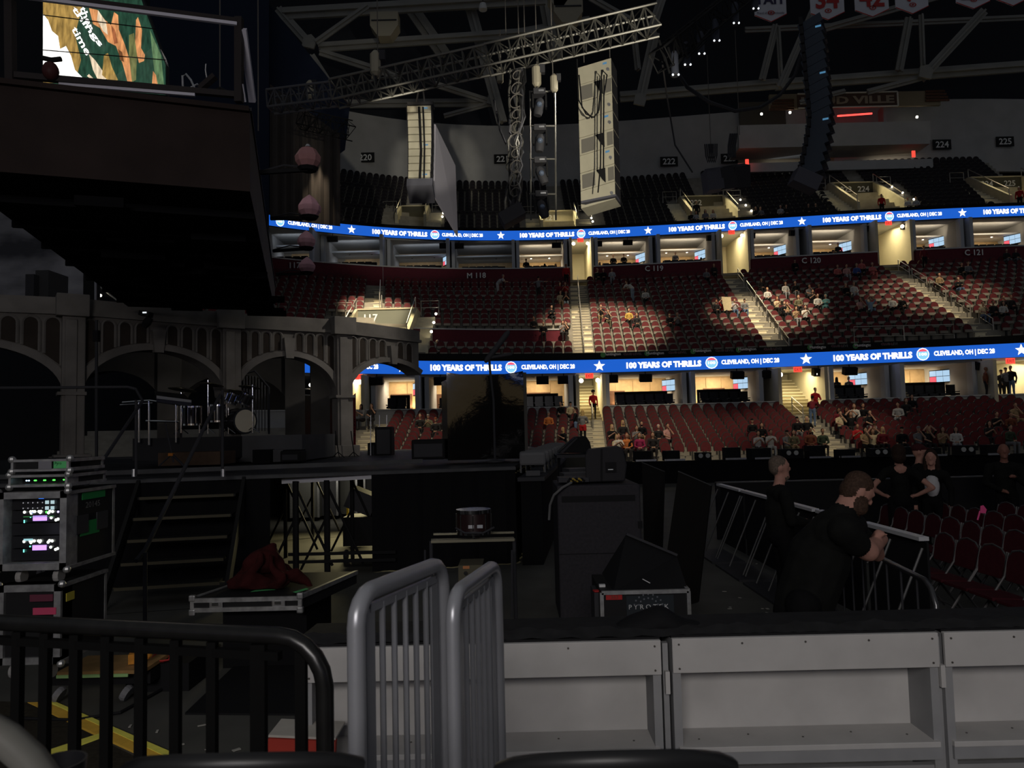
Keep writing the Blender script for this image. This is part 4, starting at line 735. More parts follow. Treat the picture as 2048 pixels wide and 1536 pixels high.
# stair rail behind arch 3
o=thing('stair_railing','grey barred stair railing seen through the arch behind the drums','railing',P(530,850,22)); mb=MB(); mb.tube([P(478,750,22),P(510,742,22),P(538,775,22),P(538,868,22)],.03,6); mb.build('rail',dark,o); 
for i in range(10): mb=MB(); x=482+i*6; mb.tube([P(x,752+max(0,(x-512))*1.0,22),P(x,862,22)],.014,5); mb.build('bar',mat('bar_grey',(.12,.12,.13),.5,.4),o)
# fence railing and dim block beyond the third arch
c=P(636,865,26); mb=MB(); mb.b2((c.x-.8,26,SZ-1.4),(c.x+.8,26.3,SZ+2.0)); struct('wall_backstage',mb,mat('backstage_olive',(.05,.05,.04),.9),'dark backstage wall behind the arch')
p=P(633,843,25.5); o=thing('exit_sign','red EXIT sign glowing inside the stone arch','sign',p); mb=MB(); mb.box(p,(.26,.06,.2)); mb.build('body',red_em,o); mb=MB(); flat_text(mb,'EXIT',p+V((-.11,-.05,-.06)),(.22,0,0),(0,0,.12)); mb.build('lettering',mat('exit_letters'),o)
o=thing('guard_railing','pale guard railing high behind the arch','railing',P(635,800,25)); mb=MB(); mb.tube([P(604,778,25),P(656,780,25)],.03,6); mb.tube([P(604,790,25),P(656,792,25)],.02,6); mb.tube([P(630,778,25),P(630,800,25)],.02,6); mb.build('rail',rail_m,o)
p=P(621,770,25); mb=MB(); mb.ell(p,.06,8,6); tag(mb.build('work_lamp',warm_em,loc=p),'small bright work lamp behind the stone arch','lamp')
c=G(625,900,SZ); o=thing('fire_extinguisher','red fire extinguisher standing beside the arch pier','extinguisher',P(626,905,20)); c=P(626,905,20); mb=MB(); mb.lathe(c,[(.07,0),(.08,.03),(.08,.32),(.03,.4)],12); mb.build('cylinder',mat('ext_red',(.35,.02,.02),.4),o,smooth=True); mb=MB(); mb.box(c+V((0,0,.43)),(.1,.03,.05)); mb.build('valve',dark,o)
# red vertical banner by the arch
mb=MB(); q=[P(697,800,24),P(711,786,24.3),P(711,893,24.3),P(697,893,24)]; ob=thing('vertical_banner','tall red banner with dark letters beside the arch','banner',q[3]); mb.prism(q,(0,.05,0)); mb.build('cloth',mat('banner_crimson',(.30,.035,.04),.8),ob)
mb=MB()
for i,tx in enumerate(('DUST','CITY')): f=P(710,852-0+i*22,23.9); flat_text(mb,tx,f,P(710,832+i*22,23.9)-f,P(698,852+i*22,23.9)-f,bold=.02)
mb.build('lettering',mat('banner_ink',(.05,.008,.01),.8),ob)
# ---- drum kit
chrome=mat('chrome',(.75,.75,.76),.12,1.); shell=mat('drum_shell',(.02,.018,.02),.2); head=mat('drum_head',(.62,.56,.44),.5); cym=mat('cymbal',(.10,.085,.05),.3,.8)
def drum(nm,c,r,h,R,par):
    mb=MB(); mb.lathe(c,[(r,0),(r,h)],24,R=R); o=mb.build(nm,shell,par,smooth=True)
    for z in (0,h): mb=MB(); mb.lathe(V(c)+R@V((0,0,z)),[(r*1.0,-.02),(r*1.04,-.02),(r*1.04,.02),(r*1.0,.02)],24,R=R); mb.build('hoop',chrome if r<.25 else blackg,o,smooth=True)
    for k in range(8): t=k*math.pi/4; mb=MB(); mb.tube([V(c)+R@V((r*1.03*math.cos(t),r*1.03*math.sin(t),.03)),V(c)+R@V((r*1.03*math.cos(t),r*1.03*math.sin(t),h-.03))],.008,5); mb.build('lug',chrome,o)
    return o
dk=thing('drum_kit','black drum kit with pale bass drum head and chrome hardware','drum kit',P(470,866,17.6)); I3=Matrix.Identity(3); dr=17.6
bc=P(490,842,dr); Rb=(V((.75,-.62,0))).to_track_quat('Z','Y').to_matrix(); o=drum('bass_drum',bc-V((.75,-.62,0)).normalized()*.45,.30,.45,Rb,dk); mb=MB(); mb.lathe(bc+V((.75,-.62,0)).normalized()*.012,[(.27,0),(.27,.01)],24,R=Rb); mb.build('front_head',head,o)
drum('floor_tom',P(384,862,dr)+V((0,0,.15)),.22,.42,I3,dk); drum('floor_tom',P(436,858,dr)+V((0,0,.18)),.2,.38,I3,dk); drum('rack_tom',P(486,806,dr),.17,.24,Matrix.Rotation(.5,3,'Y'),dk); drum('rack_tom',P(462,805,dr),.15,.22,Matrix.Rotation(.4,3,'Y'),dk)
for pts in ([(416,868),(416,760)],[(505,866),(505,770)],[(362,866),(362,785)],[(457,868),(457,815)],[(353,866),(353,800)],[(399,866),(399,845)]): tubep('stand',[(a,b,dr) for a,b in pts],.018,chrome,dk)
for px,y_ in ((416,866),(505,864),(362,866),(457,866)):
    for s in (-1,1): tubep('tripod_leg',[(px,y_-10,dr),(px+s*14,y_+1,dr-.1*s)],.012,chrome,dk)
for px,py,r in ((365,778,.32),(422,768,.3),(470,782,.34),(500,773,.26)): mb=MB(); mb.lathe(P(px,py,dr),[(.03,.03),(r*.4,.02),(r,-.02),(r,-.026),(.03,.02)],24,R=Matrix.Rotation(-.12,3,'X')@Matrix.Rotation(.1,3,'Y')); mb.build('cymbal',cym,dk,smooth=True)
# keyboard on stand
kb=thing('keyboard_stand','chrome framed keyboard stand with a black keyboard on top','keyboard',P(330,895,15)); d=15
for a,b in (((298,802),(298,890)),((278,805),(278,885)),((352,805),(352,885))): tubep('leg',[(*a,d),(*b,d)],.022,chrome,kb)
tubep('top_bar',[(245,805,d),(300,801,d),(362,810,d)],.022,chrome,kb); tubep('cross_bar',[(292,842,d),(358,843,d)],.022,chrome,kb); tubep('side_bar',[(240,810,d),(305,806,d)],.014,chrome,kb)
kb2=thing('keyboard','black slab keyboard tilted on its stand','keyboard',P(345,795,d)); mb=MB(); mb.prism([P(308,782,d+.4),P(368,788,d+.4),P(383,803,d-.1),P(313,794,d-.1)],(0,0,-.1)); mb.build('body',blackg,kb2); mb=MB(); mb.prism([P(313,791,d-.12),P(382,800,d-.12),P(382,805,d-.12),P(313,797,d-.12)],(0,.03,0)); mb.build('front_strip',mat('key_strip',(.3,.3,.32),.5),kb2)
ms=thing('microphone_stand','tripod stand with orange tape in front of the wooden step','stand',P(345,930,13)); tubep('pole',[(330,845,13),(344,908,13),(347,925,13)],.016,dark,ms); tubep('leg',[(344,908,13),(318,932,13)],.014,dark,ms); tubep('leg',[(344,908,13),(368,932,12.8)],.02,dark,ms); mb=MB(); mb.box(P(342,909,12.97),(.08,.05,.05)); mb.build('tape',mat('tape_orange',(.45,.16,.03),.7),ms)
mp=thing('tall_pole','tall thin dark pole standing on stage by the arch pier','pole',P(193,905,14.5)); tubep('pole',[(193,935,14.5),(193,640,14.5)],.03,dark,mp); mb=MB(); mb.box(P(193,672,14.5),(.1,.1,.22)); mb.build('clamp',black,mp)
fl=thing('camera_light','small black lamp with bright display clamped on the arcade','light',P(292,640,15.5)); c=P(292,628,15.5); mb=MB(); mb.box(c,(.22,.2,.1),Matrix.Rotation(.2,3,'Y')); mb.build('base',black,fl); mb=MB(); mb.box(P(289,625,15.38),(.08,.01,.03)); mb.build('display',ME('display_white',(.9,.95,1),.9),fl); mb=MB(); mb.lathe(P(294,645,15.5),[(.06,-.12),(.09,0),(.07,.12)],10,R=Matrix.Rotation(.6,3,'Y')); mb.build('head',black,fl)
for px,d,lb in ((677,19,'right of the arch pier'),(708,19.5,'left of the small monitor')):
    o=thing('microphone_stand','short black stand on the stage '+lb,'stand',P(px,918,d)); tubep('pole',[(px-6,862,d),(px-4,880,d),(px,905,d)],.014,black,o); 
    for s in (-1,1,.2): tubep('leg',[(px-1,904,d),(px+s*15,918,d)],.012,black,o)
# dark stage wedges, boxes seen right of arch
for i,(a,b,y0,y1,d) in enumerate(((823,890,878,920,13.6),(750,783,853,912,20),(735,752,885,914,20.5),(560,600,901,925,15.6))):
    p=P(a,y1,d); q=P(b,y0,d); o=thing('stage_speaker','black speaker box on the stage deck, %s'%['in front of the wrapped case','on a stand by the far seats','low one by the far stairs','by the riser'][i],'speaker',((p.x+q.x)/2,d,p.z)); mb=MB(); mb.b2((p.x,d,p.z),(q.x,d+.5,q.z)); mb.build('cabinet',black,o,bev=.03); mb=MB(); mb.b2((p.x+.05,d-.02,p.z+.05),(q.x-.05,d,q.z-.08)); mb.build('grille',dark,o)
for px in (741.5,759,773.5): mb=MB(); mb.tube([P(px,912,20.2),P(px,830,20.2)],.012,5); tag(mb.build('rail_post',alu,loc=P(px,912,20.2)),'thin bright rail post at the stage end, %s'%{741.5:'nearest the red banner',759:'middle one',773.5:'nearest the monitor'}[px],'post','thin rail posts')
# ---- wrapped case with microphone boom
wr=thing('wrapped_case','tall equipment case wrapped in glossy black film on the stage','case',G(975,920,SZ)); d=13.4; a=P(896,921,d); b=P(1046,742,d+.1)
gl2=mat('film_black',(.006,.006,.006),.05,noise=.0,bump=.25,nscale=1.4,spec=.9)
N=26; Mx=18; vs=[]; 
for j in range(Mx+1):
    for i in range(N+1):
        u,v=i/N,j/Mx; x=a.x+(b.x-a.x)*u; z=a.z+(b.z-a.z)*v-.07*v*math.sin(math.pi*u); y=d+.12*u+.02*math.sin(3*u+2*v)+.05*(u-.5)**2; vs.append((x,y,z))
mb=MB(); mb.add(vs,[(j*(N+1)+i,j*(N+1)+i+1,(j+1)*(N+1)+i+1,(j+1)*(N+1)+i) for j in range(Mx) for i in range(N)]); mb.build('front_film',gl2,wr,smooth=True)
mb=MB(); mb.prism([(a.x+.03,d+.12,a.z),(b.x-.0,d+.2,a.z),(b.x-.02,d+1.3,a.z),(a.x-.2,d+1.1,a.z)],(0,0,b.z-a.z-.1)); mb.build('case_body',blackg,wr); mb=MB(); mb.prism([(b.x,d+.15,a.z),(b.x+.06,d+.2,a.z),(b.x+.06,d+1.3,a.z),(b.x,d+1.3,a.z)],(0,0,b.z-a.z-.02)); mb.build('side_panel',mat('case_side',(.10,.095,.085),.6),wr)
bm=thing('boom_microphone','boom microphone stand with two long dark windshields before the wrapped case','microphone',P(990,925,12.6)); d=12.6; tubep('pole',[(990,922,d),(987,800,d),(980,740,d),(978,710,d)],.02,dark,bm); mb=MB(); mb.lathe(P(990,924,d),[(.16,0),(.16,.02),(.03,.05)],16); mb.build('base',dark,bm)
for i,(p,q,r) in enumerate(((P(970,725,d),P(1018,662,d),.05),(P(975,716,d),P(1025,708,d),.03))): mb=MB(); mb.tube([p,p+(q-p)*.1,q-(q-p)*.1,q],[r*.4,r,r,r*.5],10); mb.build('windshield',dark,bm,smooth=True)
# ---- front ledge with row of floor lamps
lg=thing('stage_ledge','narrow dark ledge along the front of the stage','ledge',G(1065,955,1.4)); e0=G(1062,955,1.42); e1=G(1116,915,1.42); mb=MB(); w_=.22; mb.prism([(e0.x-w_,e0.y,1.36),(e0.x+w_,e0.y,1.36),(e1.x+w_,e1.y,1.36),(e1.x-w_,e1.y,1.36)],(0,0,.06)); mb.build('board',dark,lg); mb=MB(); mb.prism([(e0.x-w_+.05,e0.y+.05,0.),(e0.x+w_-.05,e0.y+.05,0.),(e1.x+w_-.05,e1.y,0.),(e1.x-w_+.05,e1.y,0.)],(0,0,1.36)); mb.build('skirt',cloth_k,lg)
for i in range(9):
    f=(i+.4)/9; c=e0+(e1-e0)*f; o=thing('floor_lamp_unit','grey bar-shaped floor lamp on the stage ledge, %s from the near end'%ORD[i],'stage light',c,'floor lamps on the stage ledge'); mb=MB(); mb.box(c+V((0,0,.05)),(.24,.18,.09)); mb.build('base',mat('lamp_grey',(.09,.09,.095),.6),o,bev=.01); mb=MB()
    mb.box(c+V((0,0,.3)),(.44,.2,.22),Matrix.Rotation(.15,3,'X')); mb.build('head',mat('lamp_grey2',(.15,.15,.155),.6),o,bev=.04); mb=MB(); 
    for s in (-1,1): mb=MB(); mb.box(c+V((s*.2,0,.18)),(.03,.1,.24)); mb.build('yoke_arm',mat('lamp_grey'),o)
# ============================================================ HANGING SET BOX
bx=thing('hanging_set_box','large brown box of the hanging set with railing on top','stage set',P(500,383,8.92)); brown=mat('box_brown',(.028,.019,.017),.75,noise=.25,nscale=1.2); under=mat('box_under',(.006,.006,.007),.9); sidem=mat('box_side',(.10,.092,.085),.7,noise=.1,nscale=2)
zb,zt=5.15,6.17
n0=G(500,383,zb); nL=G(-120,334,zb); f0=G(550,622,zb); fL=f0+(nL-n0)
top=lambda p,z=zt:V((p.x,p.y,z))
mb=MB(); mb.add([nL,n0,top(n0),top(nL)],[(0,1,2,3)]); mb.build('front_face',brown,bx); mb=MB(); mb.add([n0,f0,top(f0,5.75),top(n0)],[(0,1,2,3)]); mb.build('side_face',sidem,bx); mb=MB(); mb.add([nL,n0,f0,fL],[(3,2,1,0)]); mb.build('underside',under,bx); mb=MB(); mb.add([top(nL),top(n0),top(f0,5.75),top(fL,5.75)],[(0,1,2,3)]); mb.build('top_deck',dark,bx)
mb=MB(); mb.beam(top(nL)+V((0,-.03,-.02)),top(n0)+V((0,-.03,-.02)),.08,.06); mb.build('top_lip',brown,bx); mb=MB(); mb.beam(top(n0),top(f0,5.75),.04,.04); mb.build('edge_tube',dark,bx)
random.seed(11)
for i in range(26):
    u,v=random.random(),random.random(); p=nL+(n0-nL)*(.35+.6*u)+(f0-n0)*(.05+.9*v)-V((0,0,.05+.1*random.random())); mb=MB(); mb.box(p,(.5+.5*random.random(),.12,.12),.3); mb.build('under_rib',under,bx)
for i in range(7): a=nL+(f0-n0)*(.1+.13*i)-V((0,0,.04)); b=n0+(f0-n0)*(.1+.13*i)-V((0,0,.04)); mb=MB(); mb.beam(a,b,.06,.1); mb.build('under_beam',under,bx)
# railing frame on top
rl=thing('platform_railing','slim metal railing frame on top of the brown box','railing',P(250,180,9.2)); frm=mat('frame_screenlit',(.62,.60,.68),.5,.0); frd=mat('frame_dark',(.03,.025,.025),.5)
def rb(nm,a,b,w_,m): mb=MB(); mb.beam(P(*a),P(*b),w_,w_); mb.build(nm,m,rl)
rb('top_rail',(0,-16,8.3),(476,44,9.0),.075,frd); rb('rail_screenlight',(0,-12,8.25),(474,48,8.95),.04,frm); rb('post',(478,36,9.0),(478,205,9.0),.09,frd); rb('post',(20,0,8.35),(22,170,8.35),.09,frd); rb('bottom_rail',(20,150,8.35),(475,190,9.0),.07,frd); rb('bottom_glint',(118,168,8.5),(390,190,8.85),.035,frm); rb('side_strut',(486,58,9.0),(505,203,9.6),.085,frm); rb('side_strut',(484,168,9),(490,204,9.1),.03,frm)  # pale strips: screen light on the rails put into the colour
# screen above
sn=thing('video_screen','bright video screen with brown, orange and green picture above the box','screen',P(205,180,11.5)); 
def sp(px,py,e=0.): return P(px,py,11.5-e)
def E(n,c,s=1.):
    if 'scr_'+n in MT: return MT['scr_'+n]
    m=ME('scr_'+n,c,s); nt=m.node_tree; b=nt.nodes['Principled BSDF']; tc=nt.nodes.new('ShaderNodeTexCoord'); mp=nt.nodes.new('ShaderNodeMapping'); mp.inputs['Scale'].default_value=(9,1,2.2); mp.inputs['Rotation'].default_value=(0,.35,0); ns=nt.nodes.new('ShaderNodeTexNoise'); ns.inputs['Scale'].default_value=2; ns.inputs['Detail'].default_value=5; mr=nt.nodes.new('ShaderNodeMapRange'); mr.inputs[1].default_value=.3; mr.inputs[2].default_value=.7; mr.inputs[3].default_value=.45*s; mr.inputs[4].default_value=1.35*s
    nt.links.new(tc.outputs['Object'],mp.inputs['Vector']); nt.links.new(mp.outputs['Vector'],ns.inputs['Vector']); nt.links.new(ns.outputs['Fac'],mr.inputs[0]); nt.links.new(mr.outputs[0],b.inputs['Emission Strength']); return m
mb=MB(); mb.add([sp(86,168),sp(331,190),sp(331,130),sp(283,0),sp(278,-14),sp(86,-30)],[tuple(range(6))]); mb.build('panel',E('green',(.022,.075,.045),.8),sn); mb=MB(); pl=[sp(84,168,-.06),sp(333,192,-.06),sp(333,130,-.06),sp(283,-10,-.06),sp(84,-34,-.06)]; mb.prism(pl,(0,.1,0)); mb.build('casing',dark,sn)
shapes=[('gold',(.42,.26,.07),[(86,166),(150,166),(162,120),(150,70),(165,10),(172,-22),(86,-30)]),('white',(1,.98,.92),[(86,28),(96,40),(104,62),(116,72),(120,98),(132,92),(142,112),(150,140),(168,158),(120,164),(86,160)]),('orange',(.75,.32,.12),[(178,16),(195,20),(210,40),(222,50),(228,24),(236,30),(238,60),(250,90),(262,128),(268,160),(256,168),(246,130),(232,92),(216,84),(200,56),(186,48)]),('cream',(.9,.72,.5),[(196,20),(212,44),(216,70),(206,62),(194,40)]),
 ('orange',(.7,.3,.12),[(272,40),(276,34),(284,60),(282,96),(290,110),(288,122),(278,126),(270,96)]),('olive',(.16,.17,.06),[(258,70),(268,66),(274,110),(272,160),(264,164),(258,110)]),('lime',(.12,.22,.1),[(300,60),(322,110),(328,170),(312,172),(306,120)]),('cream',(.8,.6,.35),[(178,108),(190,120),(204,140),(214,158),(196,160),(186,140)]),('gold',(.42,.26,.07),[(204,150),(208,110),(216,106),(224,134),(236,160),(220,164)]),('orange',(.75,.35,.15),[(304,170),(306,142),(312,150),(316,172)]),('brown',(.2,.08,.03),[(236,98),(244,104),(248,124),(240,120)]),('rust',(.4,.13,.05),[(222,50),(230,60),(236,86),(228,88)]),('cream',(.85,.7,.45),[(174,152),(178,148),(190,160),(186,162)])]
for i,(n,c,pl) in enumerate(shapes): mb=MB(); mb.add([sp(a,b,.01+.002*i) for a,b in pl],[tuple(range(len(pl)))]); mb.build('picture_shape',E(n,c,2.2 if n=='white' else 1.0),sn)
for tx,p0,p1,h in (('Other',(150,-4),(178,62),26),('things',(140,20),(196,96),30),('time',(142,58),(172,112),26)):
    a=sp(*p0,.06); u=sp(*p1,.06)-a; n_=V((u.z,0,-u.x)).normalized()*S(h*.5,11.5)*-1; n_=-n_ if n_.z<0 else n_; mb=MB(); flat_text(mb,tx,a,u,n_,bold=.02); mb.build('script_lettering',E('white',(1,1,1),2.2),sn)
for i in range(2): mb=MB(); mb.beam(sp(86,30+70*i,.07),sp(331-20*(1-i),58+62*i,.07),.012,.012); mb.build('panel_seam',black,sn)
lamp('arcade_fill','SPOT',P(1290,62,16.4),P(640,720,20),1500,(1,.93,.82),.15,spot=34,blend=.9)  # spot added to brighten the right-hand arches
lamp('screen_spill','AREA',P(200,90,11.2),P(200,160,8.8),16,(1,.92,.85),2,1.3)
ca=thing('deck_cables','loops of cable and a tilted bracket on the platform behind the railing','cable',P(395,180,9.6)); d=9.6
tubep('loop',[(366,178,d),(365,152,d),(372,148,d),(382,160,d),(390,178,d)],.014,alu,ca); tubep('loop',[(376,178,d),(395,168,d),(402,178,d)],.012,alu,ca); tubep('antenna',[(416,166,d),(411,140,d),(412,128,d)],.008,alu,ca); mb=MB(); mb.beam(P(400,178,d),P(430,152,d),.1,.06); mb.build('bracket',frd,ca); tubep('cable',[(424,184,d),(440,176,d),(462,188,d)],.02,black,ca)
sl=thing('clamped_lamp','dark round lamp clamped to the railing in front of the screen','light',P(100,150,8.4)); c=P(101,142,8.4); mb=MB(); mb.ell(c,(.09,.09,.11)); mb.build('body',mat('lamp_maroon',(.06,.02,.02),.5),sl,smooth=True); mb=MB(); mb.tube([P(86,116,8.4),P(104,120,8.4),P(122,118,8.4)],.03,8); mb.build('head',black,sl)
# pink lanterns
pink=mat('silk_lit',(.78,.42,.48),.6,noise=.08,nscale=8)  # light on the lower lanterns is put into this brighter silk colour
for i,(lx,ly,bx0,by,dd,r) in enumerate(((616,316,520,345,9.5,27),(619,415,541,437,11.6,24),(613,481,546,502,13.6,19),(614,532,552,549,15.6,17))):
    c=P(lx,ly,dd); R_=S(r,dd); o=thing('pink_lantern','pink faceted lantern on a bracket beside the brown box, %s'%['largest and nearest','second from the top','third from the top','lowest and smallest'][i],'lantern',c); mb=MB(); mb.lathe(c-V((0,0,R_*.75)),[(R_*.62,0),(R_*.92,R_*.4),(R_*.98,R_*.8),(R_*.6,R_*1.4),(R_*.05,R_*(1.85 if i else 1.65))],9,R=Matrix.Rotation(.3*i,3,'Z')); mb.build('shade',pink if i else mat('silk_unlit',(.34,.17,.17),.6,noise=.08,nscale=8),o); mb=MB(); mb.lathe(c-V((0,0,R_*1.0)),[(R_*.6,0),(R_*.8,.06*R_*4)],9); mb.build('base',black,o); mb=MB(); mb.lathe(c+V((0,0,R_*.85)),[(R_*.25,0),(R_*.12,R_*.2)],8); mb.build('cap',alu,o)
    mb=MB(); mb.beam(P(bx0,by,dd),c-V((0,0,R_*.9)),.05,.05); mb.build('bracket',black,o); mb=MB(); pa=P(bx0,by-2,dd); pb=c-V((0,0,R_*.75)); mb.tube([pa,(pa+pb)/2+V((0,0,.06)),pb],.012,5); mb.build('cable',dark,o,smooth=True)
# cloud backdrop, skyline, CHAMPIONS banner
m=mat('cloud_print',(.1,.1,.11),.9); nt=m.node_tree; b=nt.nodes['Principled BSDF']; tc=nt.nodes.new('ShaderNodeTexCoord'); mp_=nt.nodes.new('ShaderNodeMapping'); mp_.inputs['Scale'].default_value=(.5,.5,1.1); ns=nt.nodes.new('ShaderNodeTexNoise'); ns.inputs['Scale'].default_value=.55; ns.inputs['Detail'].default_value=7; cr=nt.nodes.new('ShaderNodeValToRGB'); cr.color_ramp.elements[0].position=.38; cr.color_ramp.elements[1].position=.68; cr.color_ramp.elements[0].color=(.07,.07,.08,1); cr.color_ramp.elements[1].color=(.5,.49,.52,1)
for x,y in ((tc.outputs['Object'],mp_.inputs['Vector']),(mp_.outputs['Vector'],ns.inputs['Vector']),(ns.outputs['Fac'],cr.inputs['Fac']),(cr.outputs['Color'],b.inputs['Base Color'])): nt.links.new(x,y)
mb=MB(); mb.prism([P(-60,640,24),P(166,640,24),P(166,380,24),P(-60,330,24)],(0,.05,0)); tag(mb.build('cloud_backdrop',m,loc=P(60,640,24)),'grey printed cloud backdrop hanging behind the arcade','backdrop')
o=thing('skyline_cutout','dark box-shaped building cut-out standing on the arcade','stage set',P(75,600,19)); rbox(49,68,548,660,17.5,.6,dark,'block',o); rbox(69,97,540,660,17.7,.8,mat('cutout_grey',(.05,.05,.052),.9),'block',o)
tw=thing('dark_tower','black drape-covered mast behind the arcade','mast',P(177,600,20)); mb=MB(); p=P(177,620,20); mb.b2((p.x-.15,20,p.z),(p.x+.15,20.3,P(177,440,20).z)); mb.build('mast',black,tw); mb=MB(); mb.tube([P(191,600,20),P(191,508,20)],.03,6); mb.build('tube',mat('tube_grey',(.3,.3,.33),.5),tw)
ch=thing('champions_banner','dark hall banner reading CHAMPIONS behind the hanging set','banner',P(235,560,33)); d=33; mb=MB(); q=[P(186,590,d),P(330,610,d),P(330,500,d),P(186,490,d)]; mb.prism(q,(0,.05,0)); mb.build('cloth',mat('banner_dark',(.055,.05,.05),.9),ch); mb=MB(); a=P(192,566,d-.05); flat_text(mb,'CHAMPIONS',a,P(276,585,d-.05)-a,(0,0,.3)); a=P(215,548,d-.05); flat_text(mb,'LAND',a,P(262,558,d-.05)-a,(0,0,.5)); mb.build('lettering',mat('banner_grey',(.28,.28,.28),.8),ch); mb=MB(); mb.beam(P(190,552,d-.05),P(250,563,d-.05),.03,.04); mb.build('rule',mat('banner_grey'),ch)
mb=MB(); mb.tube([P(195,570,30),P(234,601,30)],.03,6); tag(mb.build('stair_handrail',rail_m,loc=P(215,585,30)),'pale sloping handrail under the CHAMPIONS banner','handrail'); p=P(201,591,30); mb=MB(); mb.ell(p,.06,6,4); tag(mb.build('step_lamp',warm_em,loc=p),'tiny bright step lamp under the CHAMPIONS banner','lamp')
# ============================================================ FOREGROUND
# ---- equipment racks (left)
rk_al=mat('case_edge',(.34,.34,.34),.45,.7,noise=.3,nscale=14); rk_bk=mat('case_black',(.015,.015,.016),.55); tape_g=mat('tape_green',(.03,.26,.07),.7); tape_p=mat('tape_pink',(.5,.06,.13),.7); tape_y=mat('tape_yellow',(.5,.42,.06),.7); ink=mat('marker_ink',(.01,.05,.02),.8)
D=5.6
def rack(nm,lb,pl,pr,y0,y1,dep,open_,d=D):
    a=P(pl,y1,d); b=P(pr,y0,d); o=thing(nm,lb,'road case',((a.x+b.x)/2,d,a.z)); w_=b.x-a.x; h=b.z-a.z; t=min(.05,h*.2)
    mb=MB(); mb.b2((a.x,d+.01,a.z),(b.x,d+dep,b.z)) if not open_ else mb.b2((a.x,d+.12,a.z),(b.x,d+dep,b.z)); mb.build('body',rk_bk,o)
    for p,q,n in (((a.x,a.z),(b.x,a.z+t),'edge'),((a.x,b.z-t),(b.x,b.z),'edge'),((a.x,a.z),(a.x+t,b.z),'edge'),((b.x-t,a.z),(b.x,b.z),'edge')): mb=MB(); mb.b2((p[0],d-.015,p[1]),(q[0],d+.13,q[1])); mb.build('metal_edge',rk_al,o)
    for z in (a.z+.012,b.z-.012): mb=MB(); mb.beam((b.x,d,z),(b.x,d+dep,z),.03,.025); mb.build('side_edge',rk_al,o)
    mb=MB(); mb.b2((b.x-.02,d+dep-.03,a.z),(b.x+.005,d+dep,b.z)); mb.build('side_edge',rk_al,o)
    for x in (a.x,b.x):
        for z in (a.z,b.z): mb=MB(); mb.ell((x,d,z),.028,8,6); mb.build('ball_corner',rk_al,o)
    return o,a,b
o,a,b=rack('rack_case','large metal-edged equipment rack full of glowing units',-6,136,982,1142,.65,True)
wi=b.x-a.x; hi=b.z-a.z; F_=lambda u,v,e=0.:V((a.x+wi*u,D+.1-e,a.z+hi*v)); unit=mat('rack_unit',(.01,.01,.012),.35)
for i in range(5): mb=MB(); mb.b2(F_(.1,.1+.165*i),F_(.88,.1+.165*i+.15,.02)); mb.build('rack_unit',unit,o)
LE=lambda n,c,s:ME('led_'+n,c,s)
def leds(lst,m,r=.006):
    for u,v in lst: mb=MB(); mb.ell(F_(u,v,.03),(r,.004,r),6,4); mb.build('led',m,o)
for vv in (.24,.62):
    leds([(.29,vv+.11),(.38,vv+.115),(.41,vv+.115),(.44,vv+.115),(.39,vv+.095),(.5,vv+.115),(.53,vv+.115),(.52,vv+.1),(.66,vv+.115),(.70,vv+.11),(.64,vv+.095),(.68,vv+.03),(.75,vv-.0),(.78,vv+.01)],LE('white',(.95,1,.9),3.0),.011); leds([(.38,vv+.045),(.29,vv+.0),(.29,vv-.02)],LE('cyan',(.2,1,.8),2),.006)
    mb=MB(); mb.b2(F_(.42,vv-.005,.03),F_(.62,vv+.06,.035)); mb.build('display',LE('violet',(.55,.3,1),1.6),o)
leds([(.40,.66+.06)],LE('blue',(.1,.4,1),3),.009); leds([(.61,.725)],LE('green',(.1,1,.1),2),.009); leds([(.78,.725)],LE('violet2',(.6,.5,1),2),.009)
for u in (.62,.70): 
    for v in (.775,.85): mb=MB(); mb.b2(F_(u-.025,v-.02,.03),F_(u+.025,v+.025,.035)); mb.build('button',LE('pale',(.55,.75,.8),.8),o)
leds([(.27+.07*i,.78+.07*j) for i in range(5) for j in range(2)],LE('dim',(.6,.6,.65),.5),.005); mb=MB(); mb.b2(F_(.5,.9,.03),F_(.57,.945,.035)); mb.build('display',LE('blue2',(.02,.2,1),2.2),o); mb=MB(); mb.b2(F_(.29,.36,.03),F_(.42,.385,.035)); mb.build('display',LE('teal',(.4,.75,.8),.9),o); mb=MB(); mb.b2(F_(.28,.665,.03),F_(.72,.675,.035)); mb.build('strip',LE('greenstrip',(.05,.3,.08),.5),o)
lamp('rack_glow','POINT',F_(.5,.45,.25),None,.05,(.7,.7,1),.05)
# tapes and handles on the rack side
def side_pl(u0,u1,z0,z1,m,nm,par,xo=.006,d=D): mb=MB(); mb.b2((b.x,d+u0,z0),(b.x+xo,d+u1,z1)); mb.build(nm,m,par)
side_pl(.18,.5,b.z-.085,b.z-.03,tape_g,'green_tape',o); side_pl(.16,.42,a.z+.22,a.z+.33,tape_g,'green_tape',o)
mb=MB(); flat_text(mb,'20145',(b.x+.008,D+.22,b.z-.15),(0,.2,0),(0,0,.045)); mb.build('stencil',mat('stencil_grey',(.22,.22,.22),.7),o)
for u in (.1,.38): side_pl(u,u+.16,b.z-.34,b.z-.2,dark,'recessed_handle',o,.01)
for x in (a.x+.12,b.x-.12): mb=MB(); mb.lathe((x,D+.1,a.z-.06),[(.05,-.02),(.055,0),(.05,.02)],14,R=Matrix.Rotation(math.pi/2,3,'Y')); mb.build('castor',mat('castor_grey',(.3,.29,.28),.6),o)
o,a2,b2=rack('rack_case','shallow open rack case with green lights on the large rack',19,137,948,975,.5,True)
